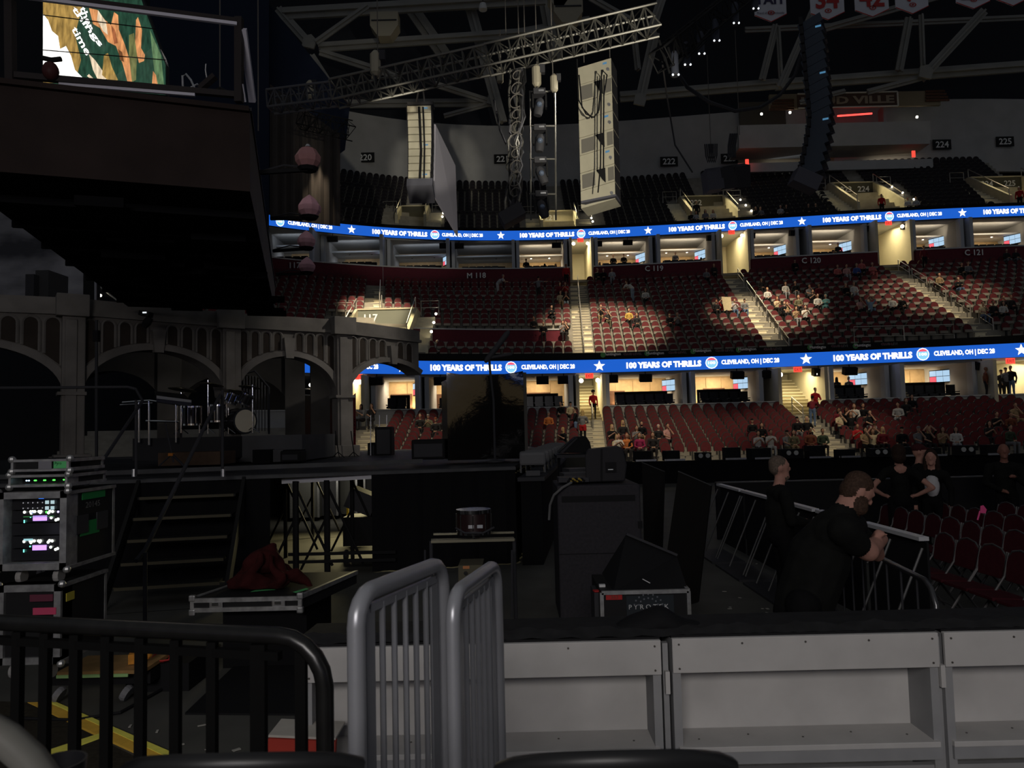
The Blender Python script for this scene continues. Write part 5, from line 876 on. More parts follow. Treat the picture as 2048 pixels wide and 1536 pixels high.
for u,m_ in ((.2,'pale'),(.24,'pale'),(.34,'green'),(.36,'green'),(.5,'green'),(.52,'green'),(.66,'green'),(.68,'green'),(.84,'green')): mb=MB(); mb.ell((a2.x+(b2.x-a2.x)*u,D+.06,a2.z+.045+.01*(hash(u*100)%2)),(.008,.004,.006),6,4); mb.build('led',LE(m_,(.1,1,.1),2) if m_=='green' else LE('paleblue',(.5,.75,1),2.5),o)
o,a3,b3=rack('flight_case','small flat flight case with green tape on top of the racks',24,140,917,944,.45,False)
mb=MB(); mb.b2((a3.x+.06,D-.01,a3.z+.02),(a3.x+.2,D,b3.z-.02)); mb.build('panel',rk_bk,o); mb=MB(); mb.b2((a3.x+.21,D-.02,a3.z+.015),(a3.x+.31,D,b3.z-.015)); mb.build('latch',steel,o); mb=MB(); mb.b2((a3.x+.32,D-.012,a3.z+.02),(a3.x+.43,D,b3.z-.015)); mb.build('green_tape',mat('tape_green2',(.1,.45,.16),.7),o); mb=MB(); flat_text(mb,'Pyro',(a3.x+.33,D-.014,a3.z+.04),(.05,0,0),(0,0,.03)); mb.build('writing',ink,o)
o,a4,b4=rack('rack_case','lower black rack case with pink tape under the large rack',-6,124,1168,1330,.6,False,5.55)
mb=MB(); 
for u0,v0,m_ in ((.55,.6,tape_p),(.5,.76,mat('tape_plum',(.12,.03,.05),.7))): mb=MB(); mb.b2((a4.x+.49*u0,5.53,a4.z+.6*v0),(a4.x+.49*u0+.17,5.54,a4.z+.6*v0+.05)); mb.build('pink_tape',m_,o)
side_y=MB(); side_y.b2((b4.x,5.6,b4.z-.14),(b4.x+.006,5.7,b4.z-.08)); side_y.build('yellow_tape',tape_y,o); mb=MB(); mb.b2((a4.x+.26,5.53,a4.z+.27),(a4.x+.31,5.54,a4.z+.33)); mb.build('yellow_tape',tape_y,o)
for x in (a4.x+.1,b4.x-.1): mb=MB(); mb.lathe((x,5.6,a4.z-.06),[(.05,-.02),(.055,0),(.05,.02)],14,R=Matrix.Rotation(math.pi/2,3,'Y')); mb.build('castor',mat('castor_grey'),o)
# ---- dolly with plywood, orange stuff, red cable
z0=.28; p=G(215,1344,z0); dl=thing('plywood_dolly','low dolly with a plywood top and grey castors beside the racks','dolly',(p.x,p.y,0)); mb=MB(); c=G(185,1335,z0); q=G(290,1338,z0); mb.b2((G(112,1345,z0).x,c.y-.1,z0-.03),(q.x,c.y+.35,z0)); mb.build('plywood_top',mat('plywood',(.34,.2,.08),.7,noise=.2,nscale=6),dl); mb=MB(); mb.b2((G(112,1345,z0).x,c.y-.11,z0-.05),(G(250,1345,z0).x,c.y-.1,z0-.025)); mb.build('green_edge',mat('tape_mint',(.3,.5,.2),.7),dl); mb=MB(); mb.b2((G(70,1345,z0).x,c.y+.02,.13),(q.x,c.y+.3,z0-.05)); mb.build('frame',black,dl)
for px in (130,258): x=G(px,1375,.1).x; mb=MB(); mb.lathe((x,c.y-.02,.07),[(.06,-.025),(.07,0),(.06,.025)],14,R=Matrix.Rotation(math.pi/2+.5,3,'Y')@Matrix.Rotation(.5,3,'Z')); mb.build('castor',mat('castor_pale',(.2,.2,.21),.6),dl)
mb=MB(); r=G(262,1315,z0+.08); mb.box((r.x,r.y+.1,z0+.05),(.12,.1,.08),.3); mb.ell((r.x+.06,r.y+.12,z0+.07),(.06,.05,.05)); tag(mb.build('orange_pouch',mat('orange_cloth',(.6,.25,.04),.8,noise=.2,nscale=20),loc=(r.x,r.y,z0)),'crumpled orange pouch on the plywood dolly','pouch')
rc=thing('red_cable','loosely coiled red cable beside the plywood dolly','cable',G(325,1318,.25)); cc=G(320,1318,.25)
for i in range(4): mb=MB(); mb.tube(arc(cc+V((.02*i,0,.01*i)),(1,0,0),(0,1,.1),.08+.012*i,0,6,16),.007,5); mb.build('coil',mat('red_pvc',(.5,.04,.04),.5),rc,smooth=True)
# box under the coil
mb=MB(); mb.b2((cc.x-.25,cc.y-.1,0),(cc.x+.3,cc.y+.35,.24)); tag(mb.build('low_box',black,loc=(cc.x,cc.y,0)),'low black box under the red cable','box')
# ---- yellow tape on the floor and black matting
def floor_poly(nm,pts,z,m,lb,cat): mb=MB(); q=[G(*p,z) for p in pts]; mb.prism([v-V((0,0,z-.002)) for v in q],(0,0,z)); return tag(mb.build(nm,m,loc=q[0]),lb,cat)
yt=mat('floor_yellow',(.92,.84,.14),.6,noise=.1,nscale=8); ot=mat('floor_amber',(.8,.48,.07),.6,noise=.1,nscale=8); rub=mat('ribbed_rubber',(.035,.03,.022),.8,noise=.3,nscale=30)
floor_poly('floor_mat',[(-200,1395),(55,1405),(330,1545),(330,1640),(-300,1640)],.012,rub,'dark ribbed rubber mat bordered by yellow tape','mat')
floor_poly('amber_tape',[(55,1405),(90,1404),(335,1505),(335,1520),(310,1522)],.016,ot,'amber floor tape strip along the rubber mat','tape'); floor_poly('yellow_tape',[(88,1399),(105,1401),(345,1505),(330,1512)],.02,yt,'bright yellow floor tape strip beside the amber one','tape'); floor_poly('yellow_tape',[(60,1512),(205,1465),(220,1468),(75,1522)],.02,yt,'thin yellow tape line crossing the rubber mat','tape')
mb=MB(); mb.tube([G(0,1435,.03),G(150,1440,.02),G(240,1425,.02),G(330,1375,.02),G(400,1330,.03),G(440,1290,.03)],.012,6); tag(mb.build('floor_cable',black,loc=G(240,1425,.02),smooth=True),'black cable running over the yellow tape','cable')
floor_poly('floor_mat',[(370,1426),(620,1428),(640,1330),(470,1330)],.015,black,'black square mat behind the railing','mat')
th=thing('red_threshold','red and white threshold board lying at the end of the white boards','board',P(600,1495,4.02)); d=4.02; a=P(538,1488,d); b=P(672,1494,d); mb=MB(); mb.beam(a,b,.04,.07); mb.build('red_face',mat('red_paint',(.42,.05,.035),.6,noise=.1),th)
for q_ in (a+V((.05,.1,0)),b+V((-.05,.1,0))): mb=MB(); mb.b2((q_.x-.02,q_.y-.02,0),(q_.x+.02,q_.y+.02,q_.z)); mb.build('leg',dark,th)
mb=MB(); mb.beam(a+V((0,.1,.045)),b+V((0,.1,.045)),.22,.012); mb.build('white_top',mat('white_worn',(.5,.47,.42),.7,noise=.1),th)
random.seed(5)
for i in range(24):
    px,py=random.choice([(random.uniform(230,620),random.uniform(1440,1520)),(random.uniform(1400,1560),random.uniform(1120,1232))]); c=G(px,py,.006); mb=MB(); mb.box(c,(.03+.03*random.random(),.015+.02*random.random(),.004),random.random()*3); tag(mb.build('paper_scrap',mat('scrap',(.4,.38,.34),.8),loc=c),'small pale paper scrap on the floor %s'%('behind the black railing' if px<700 else 'along the barricade'),'scrap','paper scraps')
# ---- flight case with red bundle
D2=7.0; o=thing('flight_case','flat black flight case with silver edges under a red bundle','road case',P(535,1215,D2)); a=P(386,1224,D2); b=P(601,1191,D2); w_=b.x-a.x; bk=1.15
mb=MB(); mb.prism([(a.x,D2,a.z),(b.x,D2,a.z),(b.x+.28,D2+bk,a.z),(a.x+.30,D2+bk,a.z)],(0,0,b.z-a.z)); mb.build('lid',rk_bk,o)
for p,q in (((a.x,D2-.01,a.z+.02),(b.x,D2-.01,a.z+.02)),((a.x,D2-.01,b.z-.02),(b.x,D2-.01,b.z-.02)),((b.x,D2,b.z-.01),(b.x+.28,D2+bk,b.z-.01)),((a.x,D2,b.z-.01),(a.x+.3,D2+bk,b.z-.01)),((a.x,D2-.005,a.z),(a.x,D2-.005,b.z)),((b.x,D2-.005,a.z),(b.x,D2-.005,b.z))): mb=MB(); mb.beam(p,q,.035,.04); mb.build('metal_edge',rk_al,o)
for u in (.22,.8): x=a.x+w_*u; mb=MB(); mb.box((x,D2-.015,(a.z+b.z)/2),(.13,.02,.12)); mb.build('latch',steel,o,bev=.01); mb=MB(); mb.box((x,D2-.03,(a.z+b.z)/2+.01),(.06,.02,.03)); mb.build('latch_key',chrome,o)
for x in (a.x,b.x): 
    for z in (a.z,b.z): mb=MB(); mb.box((x,D2-.01,z),(.06,.05,.06)); mb.build('corner',rk_al,o,bev=.012)
mb=MB(); mb.b2((a.x+.2,D2+.2,0),(b.x,D2+bk,a.z)); mb.build('base_box',cloth_k,o)
for pts in ([(500,1184),(530,1172),(560,1177),(548,1180)],[(585,1184),(612,1176),(618,1178),(592,1186)]): mb=MB(); q=[G(*p,b.z+.006) for p in pts]; mb.add(q,[tuple(range(4))]); mb.build('green_tape',mat('tape_green2'),o)
# red cloth bundle : displaced blob
def blob(nm,c,r,m,amp,seed,lb,cat):
    mb=MB(); mb.ell(c,r,36,24); rnd=np.random.RandomState(seed); k=rnd.normal(size=(8,3))*np.array([2.,2.,2.,3.,5.,7.,9.,11.])[:,None]; ph=rnd.uniform(0,6,8); c=V(c); nv=[]
    for v in mb.v:
        q=V(v)-c; n=V((q.x/r[0],q.y/r[1],q.z/r[2])); dsp=sum(math.sin(k[i][0]*n.x+k[i][1]*n.y+k[i][2]*n.z*1.5+ph[i]) for i in range(8))*amp/8; p=c+q*(1+dsp); p.z=max(p.z,c.z-r[2]*.55); nv.append(p)
    mb.v=[tuple(v) for v in nv]; return tag(mb.build(nm,m,loc=(c.x,c.y,c.z-r[2]*.55),smooth=True),lb,cat)
# ---- drum on the metal table
D3=8.2; tb=thing('metal_table','narrow metal topped table frame in front of the drape','table',P(945,1235,D3)); a=P(862,1082,D3); b=P(1028,1078,D3+.1); mb=MB(); mb.beam(a,b,.12,.03); mb.beam(a+V((0,.25,.04)),b+V((0,.25,.04)),.05,.02); mb.build('top_rail',mat('table_steel',(.30,.28,.20),.35,.7),tb)
for p in (a,b): mb=MB(); mb.tube([(p.x,p.y,p.z),(p.x,p.y,0)],.02,8); mb.build('leg',dark,tb)
for px in (850,1024): tubep('side_pole',[(px,1100,D3-.1),(px,1235,D3-.1)],.012,dark,tb)
ds=thing('cymbal_drum','dark red snare drum on a clamp above the metal table','drum',P(948,1075,D3)); c=P(948,1063,D3); o=drum('shell',c,.185,.225,I3,ds); o.data.materials[0]=mat('wine_shell',(.022,.009,.009),.35,noise=.2,nscale=6); tubep('clamp_rod',[(948,1078,D3),(947,1063,D3)],.015,chrome,ds); mb=MB(); mb.tube([P(912,1056,D3-.1),P(930,1066,D3-.2),P(966,1066,D3-.2),P(988,1055,D3-.1)],.012,6); mb.build('basket',dark,ds,smooth=True)
for u,m_ in ((-.02,mat('sticker_white',(.5,.5,.52),.5)),(.075,mat('sticker_grey',(.45,.47,.5),.5))): mb=MB(); mb.box(c+V((u,-.19+abs(u)*.15,.075)),(.06,.006,.035)); mb.build('sticker',m_,ds)
o=thing('amp_box','dull olive metal box with an orange label under the table','box',P(938,1190,8.0)); p=P(917,1162,8); q=P(965,1130,8); mb=MB(); mb.b2((p.x,8.0,.35),(q.x,8.4,q.z)); mb.build('body',mat('olive_box',(.10,.09,.06),.6),o); mb=MB(); mb.b2((p.x+.05,7.99,q.z-.035),(p.x+.12,8.0,q.z-.005)); mb.build('label',mat('label_orange',(.5,.2,.08),.6),o); mb=MB(); mb.lathe((p.x+.08,7.99,q.z-.08),[(.022,0),(.022,.012)],12,R=Matrix.Rotation(math.pi/2,3,'X')); mb.build('dial',chrome,o); mb=MB(); mb.b2((p.x-.05,8.0,0),(q.x+.05,8.45,.35)); mb.build('stand',black,o)
# ---- subwoofer stack and monitors
subm=mat('sub_charcoal',(.032,.030,.035),.65,noise=.15,nscale=30); D4=8.5; a=P(1121,1240,D4); b=P(1280,968,D4)
sw=thing('subwoofer_stack','tall charcoal subwoofer cabinet standing beside the stage','speaker',((a.x+b.x)/2,D4,0)); mb=MB(); mb.b2((a.x,D4,0),(b.x,D4+1.0,b.z)); mb.build('cabinet',subm,sw,bev=.02); mb=MB(); mb.b2((a.x+.05,D4-.004,b.z-.19),(b.x-.06,D4,b.z-.12)); mb.build('label_groove',black,sw); mb=MB(); mb.b2((b.x-.04,D4-.012,b.z-.5),(b.x+.01,D4+.05,b.z-.42)); mb.build('latch',black,sw); mb=MB(); mb.b2((a.x,D4-.006,b.z*.5),(b.x,D4,b.z*.5+.008)); mb.build('joint',black,sw)
mo=thing('floor_monitor','black wedge monitor speaker lying on the charcoal subwoofer','speaker',P(1215,965,8.7)); d=8.7; mb=MB(); q=[P(1172,965,d),P(1250,962,d),P(1254,930,d),P(1246,897,d),P(1236,893,d),P(1176,900,d),P(1170,912,d)]; mb.prism(q,(.05,.5,0)); mb.build('cabinet',mat('monitor_black',(.025,.024,.027),.6),mo,bev=.015); mb=MB(); mb.b2(P(1212,945,d-.02),P(1232,924,d)); mb.build('handle_recess',black,mo); mb=MB(); mb.b2(P(1216,940,d-.035),P(1226,938,d-.02)); mb.build('badge',alu,mo); mb=MB(); mb.beam(P(1203,962,d-.02),P(1203,898,d-.02),.02,.01); mb.build('seam',black,mo)
for i in range(3): mb=MB(); q=P(1145+i*6,958-i*9,D4+.3+.5*i); mb.box(q,(.35,.35,.05),.1*i); tag(mb.build('flat_plate',dark,loc=q),'flat dark plate stacked beside the monitor, %s'%ORD[i],'plate','flat plates')
yc=thing('cable_tangle','tangle of yellow and black connectors on the subwoofer','cable',P(1150,960,D4)); 
for i in range(5): mb=MB(); x=1140+i*6; mb.tube([P(x-4,964,D4+.1),P(x,957,D4+.12),P(x+5,962,D4+.1)],.014,6); mb.build('connector',[black,mat('amber_plastic',(.35,.24,.04),.5)][i%2],yc,smooth=True)
tubep('cable',[(1143,965,D4-.02),(1125,975,D4-.1),(1108,990,D4-.1),(1100,1010,D4),(1098,1040,D4)],.014,mat('cable_grey',(.12,.12,.12),.6),yc)
wg=thing('floor_wedge','black wedge monitor at the far end of the stage ledge','speaker',P(1150,905,14)); d=14; mb=MB(); mb.prism([P(1116,906,d),P(1185,906,d),P(1180,884,d),P(1172,872,d),P(1152,874,d)],(0,.6,0)); mb.build('cabinet',black,wg,bev=.02); mb=MB(); mb.prism([P(1120,905,d-.02),P(1152,876,d-.02),P(1156,876,d-.02),P(1126,906,d-.02)],(0,.02,0)); mb.build('grille',dark,wg)
tbx=thing('low_table','thin dark table top behind the ledge lamps','table',P(1150,912,13.8)); mb=MB(); p=P(1112,910,13.9); q=P(1190,912,13.9); mb.b2((p.x,13.7,p.z-.05),(q.x,14.7,p.z)); mb.build('top',dark,tbx); 
for x in (p.x+.05,q.x-.05): mb=MB(); mb.tube([(x,13.9,0),(x,13.9,p.z-.05)],.03,6); mb.build('leg',black,tbx)
# black leaning banner panels
for i,(pts,dd,lb) in enumerate((([(1284,925),(1328,943),(1318,1050),(1285,1030)],10.5,'nearest the subwoofer'),([(1357,943),(1422,971),(1392,1118),(1312,1105)],8.8,'leaning beside the aisle'))):
    mb=MB(); q=[P(a_,b_,dd+.012*(a_-1284)*.0+(0,.5,.5,0)[k]) for k,(a_,b_) in enumerate(pts)]; q[2].z=q[3].z=.02; mb.prism(q,(.03,.05,0)); o=thing('banner_board','tall slanted black board, '+lb,'panel',q[3]); mb.build('board',mat('panel_black',(.016,.015,.014),.5),o); mb=MB(); mb.beam(q[0],q[1],.012,.012); mb.build('top_edge',mat('panel_edge',(.08,.08,.08),.5),o)
# ---- case with lettering and wedge on it
D5=6.1; o=thing('pyro_case','black case with silver edges and white PYROTEK lettering','road case',P(1290,1240,D5)); a=P(1206,1290,D5); b=P(1376,1181,D5); mb=MB(); mb.b2((a.x,D5,0),(b.x,D5+.75,b.z)); mb.build('body',rk_bk,o)
for p,q in (((a.x,b.z),(b.x,b.z)),((a.x,0.),(a.x,b.z)),((b.x,0.),(b.x,b.z))): mb=MB(); mb.beam((p[0],D5-.01,p[1]),(q[0],D5-.01,q[1]),.03,.03); mb.build('metal_edge',rk_al,o)
mb=MB(); mb.beam((b.x,D5,b.z),(b.x+.02,D5+.75,b.z),.03,.03); mb.build('metal_edge',rk_al,o); mb=MB(); mb.b2((a.x+.2,D5-.006,.05),(b.x-.12,D5,b.z-.03)); mb.build('logo_panel',mat('logo_slate',(.025,.03,.035),.5),o)
ink_w=mat('print_white',(.55,.55,.55),.6); mb=MB(); p=P(1258,1219,D5-.012); h=S(9,D5); flat_text(mb,'P Y R O T E K',p,(S(78,D5),0,0),(0,0,h)); mb.build('lettering',ink_w,o)
for r,n in ((19,7),(28,9)):
    for k in range(n): t=math.pi*(k+.5)/n; c=P(1297,1213,D5-.01)+V((S(r,D5)*math.cos(t),0,S(r*.85,D5)*math.sin(t))); mb=MB(); mb.box(c,(.012,.004,.012)); mb.build('logo_dot',mat('dot_grey',(.14,.15,.17),.6),o)
mb=MB(); mb.b2(P(1212,1200,D5-.01),P(1244,1188,D5-.004)); mb.build('red_tape',mat('tape_red',(.4,.03,.03),.7),o); mb=MB(); flat_text(mb,'363',P(1222,1198,D5-.014),(S(14,D5),0,0),(0,0,S(7,D5))); mb.build('tape_writing',doorw,o)
w2=thing('floor_monitor','large black wedge monitor lying on the lettered case','speaker',P(1300,1178,6.3)); q=[P(1226,1180,6.15),P(1374,1180,6.15),P(1352,1146,6.6),P(1252,1103,6.75),P(1238,1112,6.6)]; mb=MB(); zz=b.z
mb.add([(q[0].x,D5+.02,zz),(q[1].x,D5+.02,zz),(q[1].x-.02,D5+.8,zz),(q[0].x,D5+.8,zz),(P(1250,1104,6.9).x,D5+.7,zz+.36),(P(1350,1150,6.9).x,D5+.7,zz+.16)],[(0,1,5,4),(3,2,1,0),(2,3,4,5),(0,4,3),(1,2,5)]); mb.build('cabinet',black,w2); mb=MB(); mb.beam(V((P(1250,1104,6.9).x,D5+.68,zz+.37)),V((P(1350,1150,6.9).x,D5+.68,zz+.17)),.03,.02); mb.build('top_edge',dark,w2); mb=MB(); mb.beam(P(1285,1158,6.2),P(1300,1166,6.2),.012,.006); mb.build('chalk_mark',white_t,w2)
tl=thing('tool_box','small dark box with red and pale bits beside the lettered case','box',P(1207,1195,6.3)); p=P(1207,1180,6.4); mb=MB(); mb.b2((p.x-.09,6.3,0),(p.x+.09,6.6,p.z)); mb.build('body',dark,tl); mb=MB(); mb.box(p+V((-.02,-.08,.05)),(.05,.04,.03)); mb.build('roll',white_t,tl); mb=MB(); mb.box(p+V((-.05,-.09,.015)),(.09,.05,.012),.2); mb.build('red_strip',mat('tape_red'),tl)
bs=thing('bag','crumpled black bag lying behind the white boards','bag',(0,4.6,1)); bs.location=P(1330,1240,4.5); ORG[bs.name]=P(1330,1240,4.5); c=P(1312,1258,4.35)
mb=MB(); mb.ell(c,(.27,.12,.075),28,16); rnd=np.random.RandomState(4); mb.v=[tuple(V(v)+V((0,0,.055*math.exp(-((v[0]-c.x-.0)/.1)**2)+.008*math.sin(31*v[0])))) for v in mb.v]; mb.build('cloth',mat('bag_black',(.01,.01,.011),.8,bump=.5,nscale=12),bs,smooth=True)
# ---- stage barricades (right)
def barricade(y0,y1,X,lb,zt=1.15):
    o=thing('stage_barricade','black crowd barricade with pale top rail, '+lb,'barricade',(X,(y0+y1)/2,0)); mb=MB(); mb.beam((X,y0,zt),(X,y1,zt),.09,.035); mb.build('top_rail',mat('barrier_rail',(.62,.62,.64),.4,.3),o); mb=MB(); mb.b2((X+.02,y0,.15),(X+.04,y1,zt-.03)); mb.build('panel',black,o); mb=MB(); mb.b2((X-.5,y0+.03,.0),(X+.02,y1-.03,.03)); mb.build('foot_plate',dark,o); n=max(2,int((y1-y0)/.45))
    for i in range(n+1): y=y0+(y1-y0)*i/n; mb=MB(); mb.tube([(X-.02,y,zt-.08),(X-.45,y,.1)],.013,6); mb.build('brace',mat('barrier_brace',(.07,.07,.07),.5,.3),o)
barricade(11.9,13.2,3.62,'farthest section'); barricade(10.5,11.8,3.62,'section left of the standing guard'); barricade(9.0,10.4,3.62,'section behind the standing guard'); barricade(7.85,8.9,3.62,'section behind the leaning guard'); barricade(6.64,7.75,3.62,'section right of the leaning guard')
bk_=thing('bike_rack_barrier','dark tubular barrier with rounded corner under the leaning guard','barrier',(3.2,6.2,0)); A0=G(1640,1055,1.03); A1=G(1850,1160,1.03); A2=G(1882,1195,.93)
mb=MB(); u_=(A1-A0).normalized(); mb.tube([A0-V((0,0,.9)),A0]+[A1-u_*.15,A1,A1+u_*.1-V((0,0,.04)),A1+u_*.17-V((0,0,.14)),A1+u_*.18-V((0,0,.9))],.021,10); mb.build('frame',mat('barrier_dark',(.10,.10,.105),.3,.7),bk_,smooth=True); mb=MB(); mb.tube([A0-V((0,0,.8)),A1+u_*.18-V((0,0,.8))],.018,8); mb.build('bottom_rail',dark,bk_)
for i in range(9): p=A0+(A1-A0)*((i+.5)/9); mb=MB(); mb.tube([p,p-V((0,0,.8))],.009,6); mb.build('bar',dark,bk_)
# ---- folding chairs
chb=mat('chair_maroon',(.05,.008,.012),.75,noise=.15,nscale=20); chf=mat('chair_frame',(.07,.066,.066),.5,.3)
def mkchair():
    t=thing('folding_chair','','chair'); mb=MB(); pr=[(-.2,.56),(.2,.56),(.21,.70),(.19,.79),(.13,.85),(.05,.875),(-.05,.875),(-.13,.85),(-.19,.79),(-.21,.70)]
    mb.prism([(.17+.12*(z-.56),y,z) for y,z in pr],(.035,0,0)); mb.build('backrest',chb,t,bev=.008); mb=MB(); mb.prism([(-.22,-.19,.45),(-.22,.19,.45),(.14,.2,.43),(.14,-.2,.43)],(0,0,.035)); mb.build('seat',chb,t,bev=.008)
    for s in (-1,1): 
        mb=MB(); mb.tube([(.22,s*.2,.84),(.17,s*.215,.6),(-.25,s*.215,.02)],.012,6); mb.build('front_leg',chf,t); mb=MB(); mb.tube([(-.05,s*.2,.44),(.27,s*.2,.02)],.011,6); mb.build('rear_leg',chf,t)
    mb=MB(); mb.tube([(.215+.0,y,z) for y,z in [(-.21,.7),(-.19,.80),(-.13,.862),(0,.89),(.13,.862),(.19,.80),(.21,.7)]],.011,6); mb.build('back_frame',chf,t,smooth=True); mb=MB(); mb.tube([(.19,-.2,.08),(.19,.2,.08)],.008,5); mb.build('stretcher',chf,t); return t
ch0=mkchair(); first=True
rows=[(3.95,5.0,5.9),(4.78,5.2,8.7),(5.67,5.6,11.8),(6.6,6.4,11.9),(7.5,7.2,11.7),(8.4,8.0,11.2)]
for r,(X,ya,yb) in enumerate(rows):
    n=int((yb-ya)/.43)
    for i in range(n+1):
        y=yb-i*.43
        u,v=proj((X,y,.8))
        if u>2075 or (r==0): continue
        t=ch0 if first else copy_tree(ch0); first=False; t.location=(X,y,0); t.rotation_euler=(0,0,random.uniform(-.05,.05))
        tag(t,'maroon folding chair, floor row %s from the barricade, %s from the far end'%(('one','two','three','four','five')[r-1],('first','second','third','fourth','fifth','sixth','seventh','eighth','ninth','tenth','eleventh','twelfth','thirteenth','fourteenth','fifteenth','sixteenth')[i]),'chair','maroon folding floor chairs')
hp=thing('pink_paper','bright pink paper flag stuck on a floor chair','paper',P(1965,1020,9.9)); c=P(1966,1018,9.9); mb=MB(); mb.prism([c+V((-.04,0,-.05)),c+V((.03,0,-.06)),c+V((.05,0,-.01)),c+V((.01,0,.05)),c+V((-.03,0,.04))],(0,.005,0)); mb.build('sheet',mat('hot_pink',(.85,.10,.30),.7),hp); mb=MB(); mb.tube([P(1960,1022,9.9),P(1955,1040,9.9)],.012,5); mb.build('stick',mat('hot_pink'),hp)
# ---- white dasher boards (near)
wb=mat('board_white',(.50,.485,.47),.55,noise=.06,nscale=5); wb2=mat('board_white_panel',(.52,.505,.49),.6,noise=.10,nscale=3); wbs=mat('board_grey',(.30,.30,.305),.6,noise=.1,nscale=4); screw=mat('screw',(.12,.11,.10),.5,.5)
DB=4.14; Xs=[P(605,1300,DB).x,P(1322,1300,DB).x,P(1345,1300,DB).x,P(1878,1300,DB).x,P(1890,1300,DB).x,P(2420,1300,DB).x]
for k,lb in enumerate(('left section next to the grey gates','middle section','right section at the frame edge')):
    xa,xb=Xs[2*k],Xs[2*k+1]; o=thing('dasher_board','white hockey board seen from behind, '+lb,'board',((xa+xb)/2,DB,0)); zt=1.035-.006*(k==0); mb=MB(); mb.b2((xa,DB,zt-.185),(xb,DB+.03,zt)); mb.build('top_plank',wb,o,bev=.003)
    mb=MB(); mb.b2((xa,DB+.26,0),(xb,DB+.29,zt)); mb.build('back_panel',wb2,o); mb=MB(); mb.b2((xa+.02,DB-.005,.425),(xb-.02,DB+.26,.455)); mb.build('shelf',wb,o,bev=.003); mb=MB(); mb.b2((xa+.02,DB+.0,.36),(xb-.02,DB+.04,.425)); mb.build('shelf_lip',wbs,o); mb=MB(); mb.b2((xa+.02,DB+.03,.2),(xb-.02,DB+.07,.32)); mb.build('lower_rail',wbs,o)
    for s,x in ((1,xa),(-1,xb)): mb=MB(); mb.b2((x,DB+.02,0),(x+s*.045,DB+.26,zt-.01)); mb.build('post',wbs,o)
    mb=MB(); mb.b2((xa,DB+.03,zt-.005),(xb,DB+.31,zt+.012)); mb.build('dark_gap',black,o)
    n=4
    for i in range(n+1):
        x=xa+.035+(xb-xa-.07)*i/n
        for z in ((zt-.03,) if 0<i<n else (zt-.03,zt-.16)): mb=MB(); mb.lathe((x,DB-.002,z),[(.006,0),(.006,.003)],8,R=Matrix.Rotation(math.pi/2,3,'X')); mb.build('screw',screw,o)
    for i in range(5): x=xa+.15+(xb-xa-.3)*i/4; mb=MB(); mb.lathe((x,DB+.1+.05*(i%2),.456),[(.006,0),(.006,.003)],8); mb.build('screw',screw,o)
for x in (.5*(Xs[1]+Xs[2]),.5*(Xs[3]+Xs[4])): o=thing('board_latch','pale latch bar between two white boards, %s'%('left one' if x<1.5 else 'right one'),'latch',(x,DB,0)); mb=MB(); mb.b2((x-.012,DB-.0,.74),(x+.012,DB+.03,.86)); mb.build('bar',wb,o); mb=MB(); mb.b2((x-.015,DB+.05,0),(x+.015,DB+.09,1.0)); mb.build('strut',wbs,o)
# black fabric on top of the boards
mb=MB(); A=[];B=[];C=[]
for i in range(90):
    x=Xs[0]-.03+(Xs[5]-Xs[0])*i/89; w_=.012*math.sin(i*.9)+.01*math.sin(i*2.3); A.append((x,DB+.03,1.045+.006*math.sin(i*1.7))); B.append((x,DB+.12+w_,1.075+w_*.5)); C.append((x,DB+.42,1.06))
mb.strip(A,B); mb.strip(B,C); mb.strip(C,[(p[0],p[1],.6) for p in C]); tag(mb.build('board_cover',mat('cover_black',(.022,.022,.023),.85,noise=.2,nscale=12),loc=(1,DB+.1,1.05),smooth=True),'black fabric cover draped along the top of the boards','cover')
# ---- riser the camera stands on, railing, gates, chairs
mb=MB(); mb.b2((-6,-8,.0),(8,2.6,.72)); struct('floor_riser',mb,mat('riser_concrete',(.06,.06,.06),.8),'raised seating riser')
blr=mat('rail_black_paint',(.007,.0068,.0065),.3,noise=.3,nscale=25); blr2=mat('rail_black_flat',(.0045,.0045,.0045),.7,spec=.05)
rl2=thing('black_railing','black tubular railing with vertical bars and a rounded end','railing',(-.9,1.85,.72)); p0=P(-40,1243,1.98); p1=P(560,1272,1.76); e_=(p1-p0).normalized(); dz=V((0,0,-1)); pts=[p0,p1]+[p1+e_*(.115*math.sin(t))+dz*(.115*(1-math.cos(t))) for t in (.3,.6,.9,1.2,1.5)]; pts.append(pts[-1]+V((0,0,-.92))); mb=MB(); mb.tube(pts,.0205,14); mb.build('top_rail',blr,rl2,smooth=True)
mb=MB(); mb.beam(p0-V((0,0,.045)),p1-V((0,0,.045)),.02,.02); mb.build('under_bar',blr2,rl2)
for px in (46,105,168,232,300,368,437): p=p0+(p1-p0)*((px+40)/600)-V((0,0,.02)); mb=MB(); mb.b2((p.x-.011,p.y-.011,.72),(p.x+.011,p.y+.011,p.z)); mb.build('bar',blr2,rl2)
for px in (522,597): p=p0+(p1-p0)*((px+40)/600)-V((0,0,.02)); mb=MB(); w_=.017 if px<560 else .012; mb.b2((p.x-w_,p.y-.012,.72),(p.x+w_,p.y+.012,p.z)); mb.build('bar',blr2,rl2)
gm=mat('gate_grey',(.30,.305,.33),.32,.35,noise=.05,nscale=10)
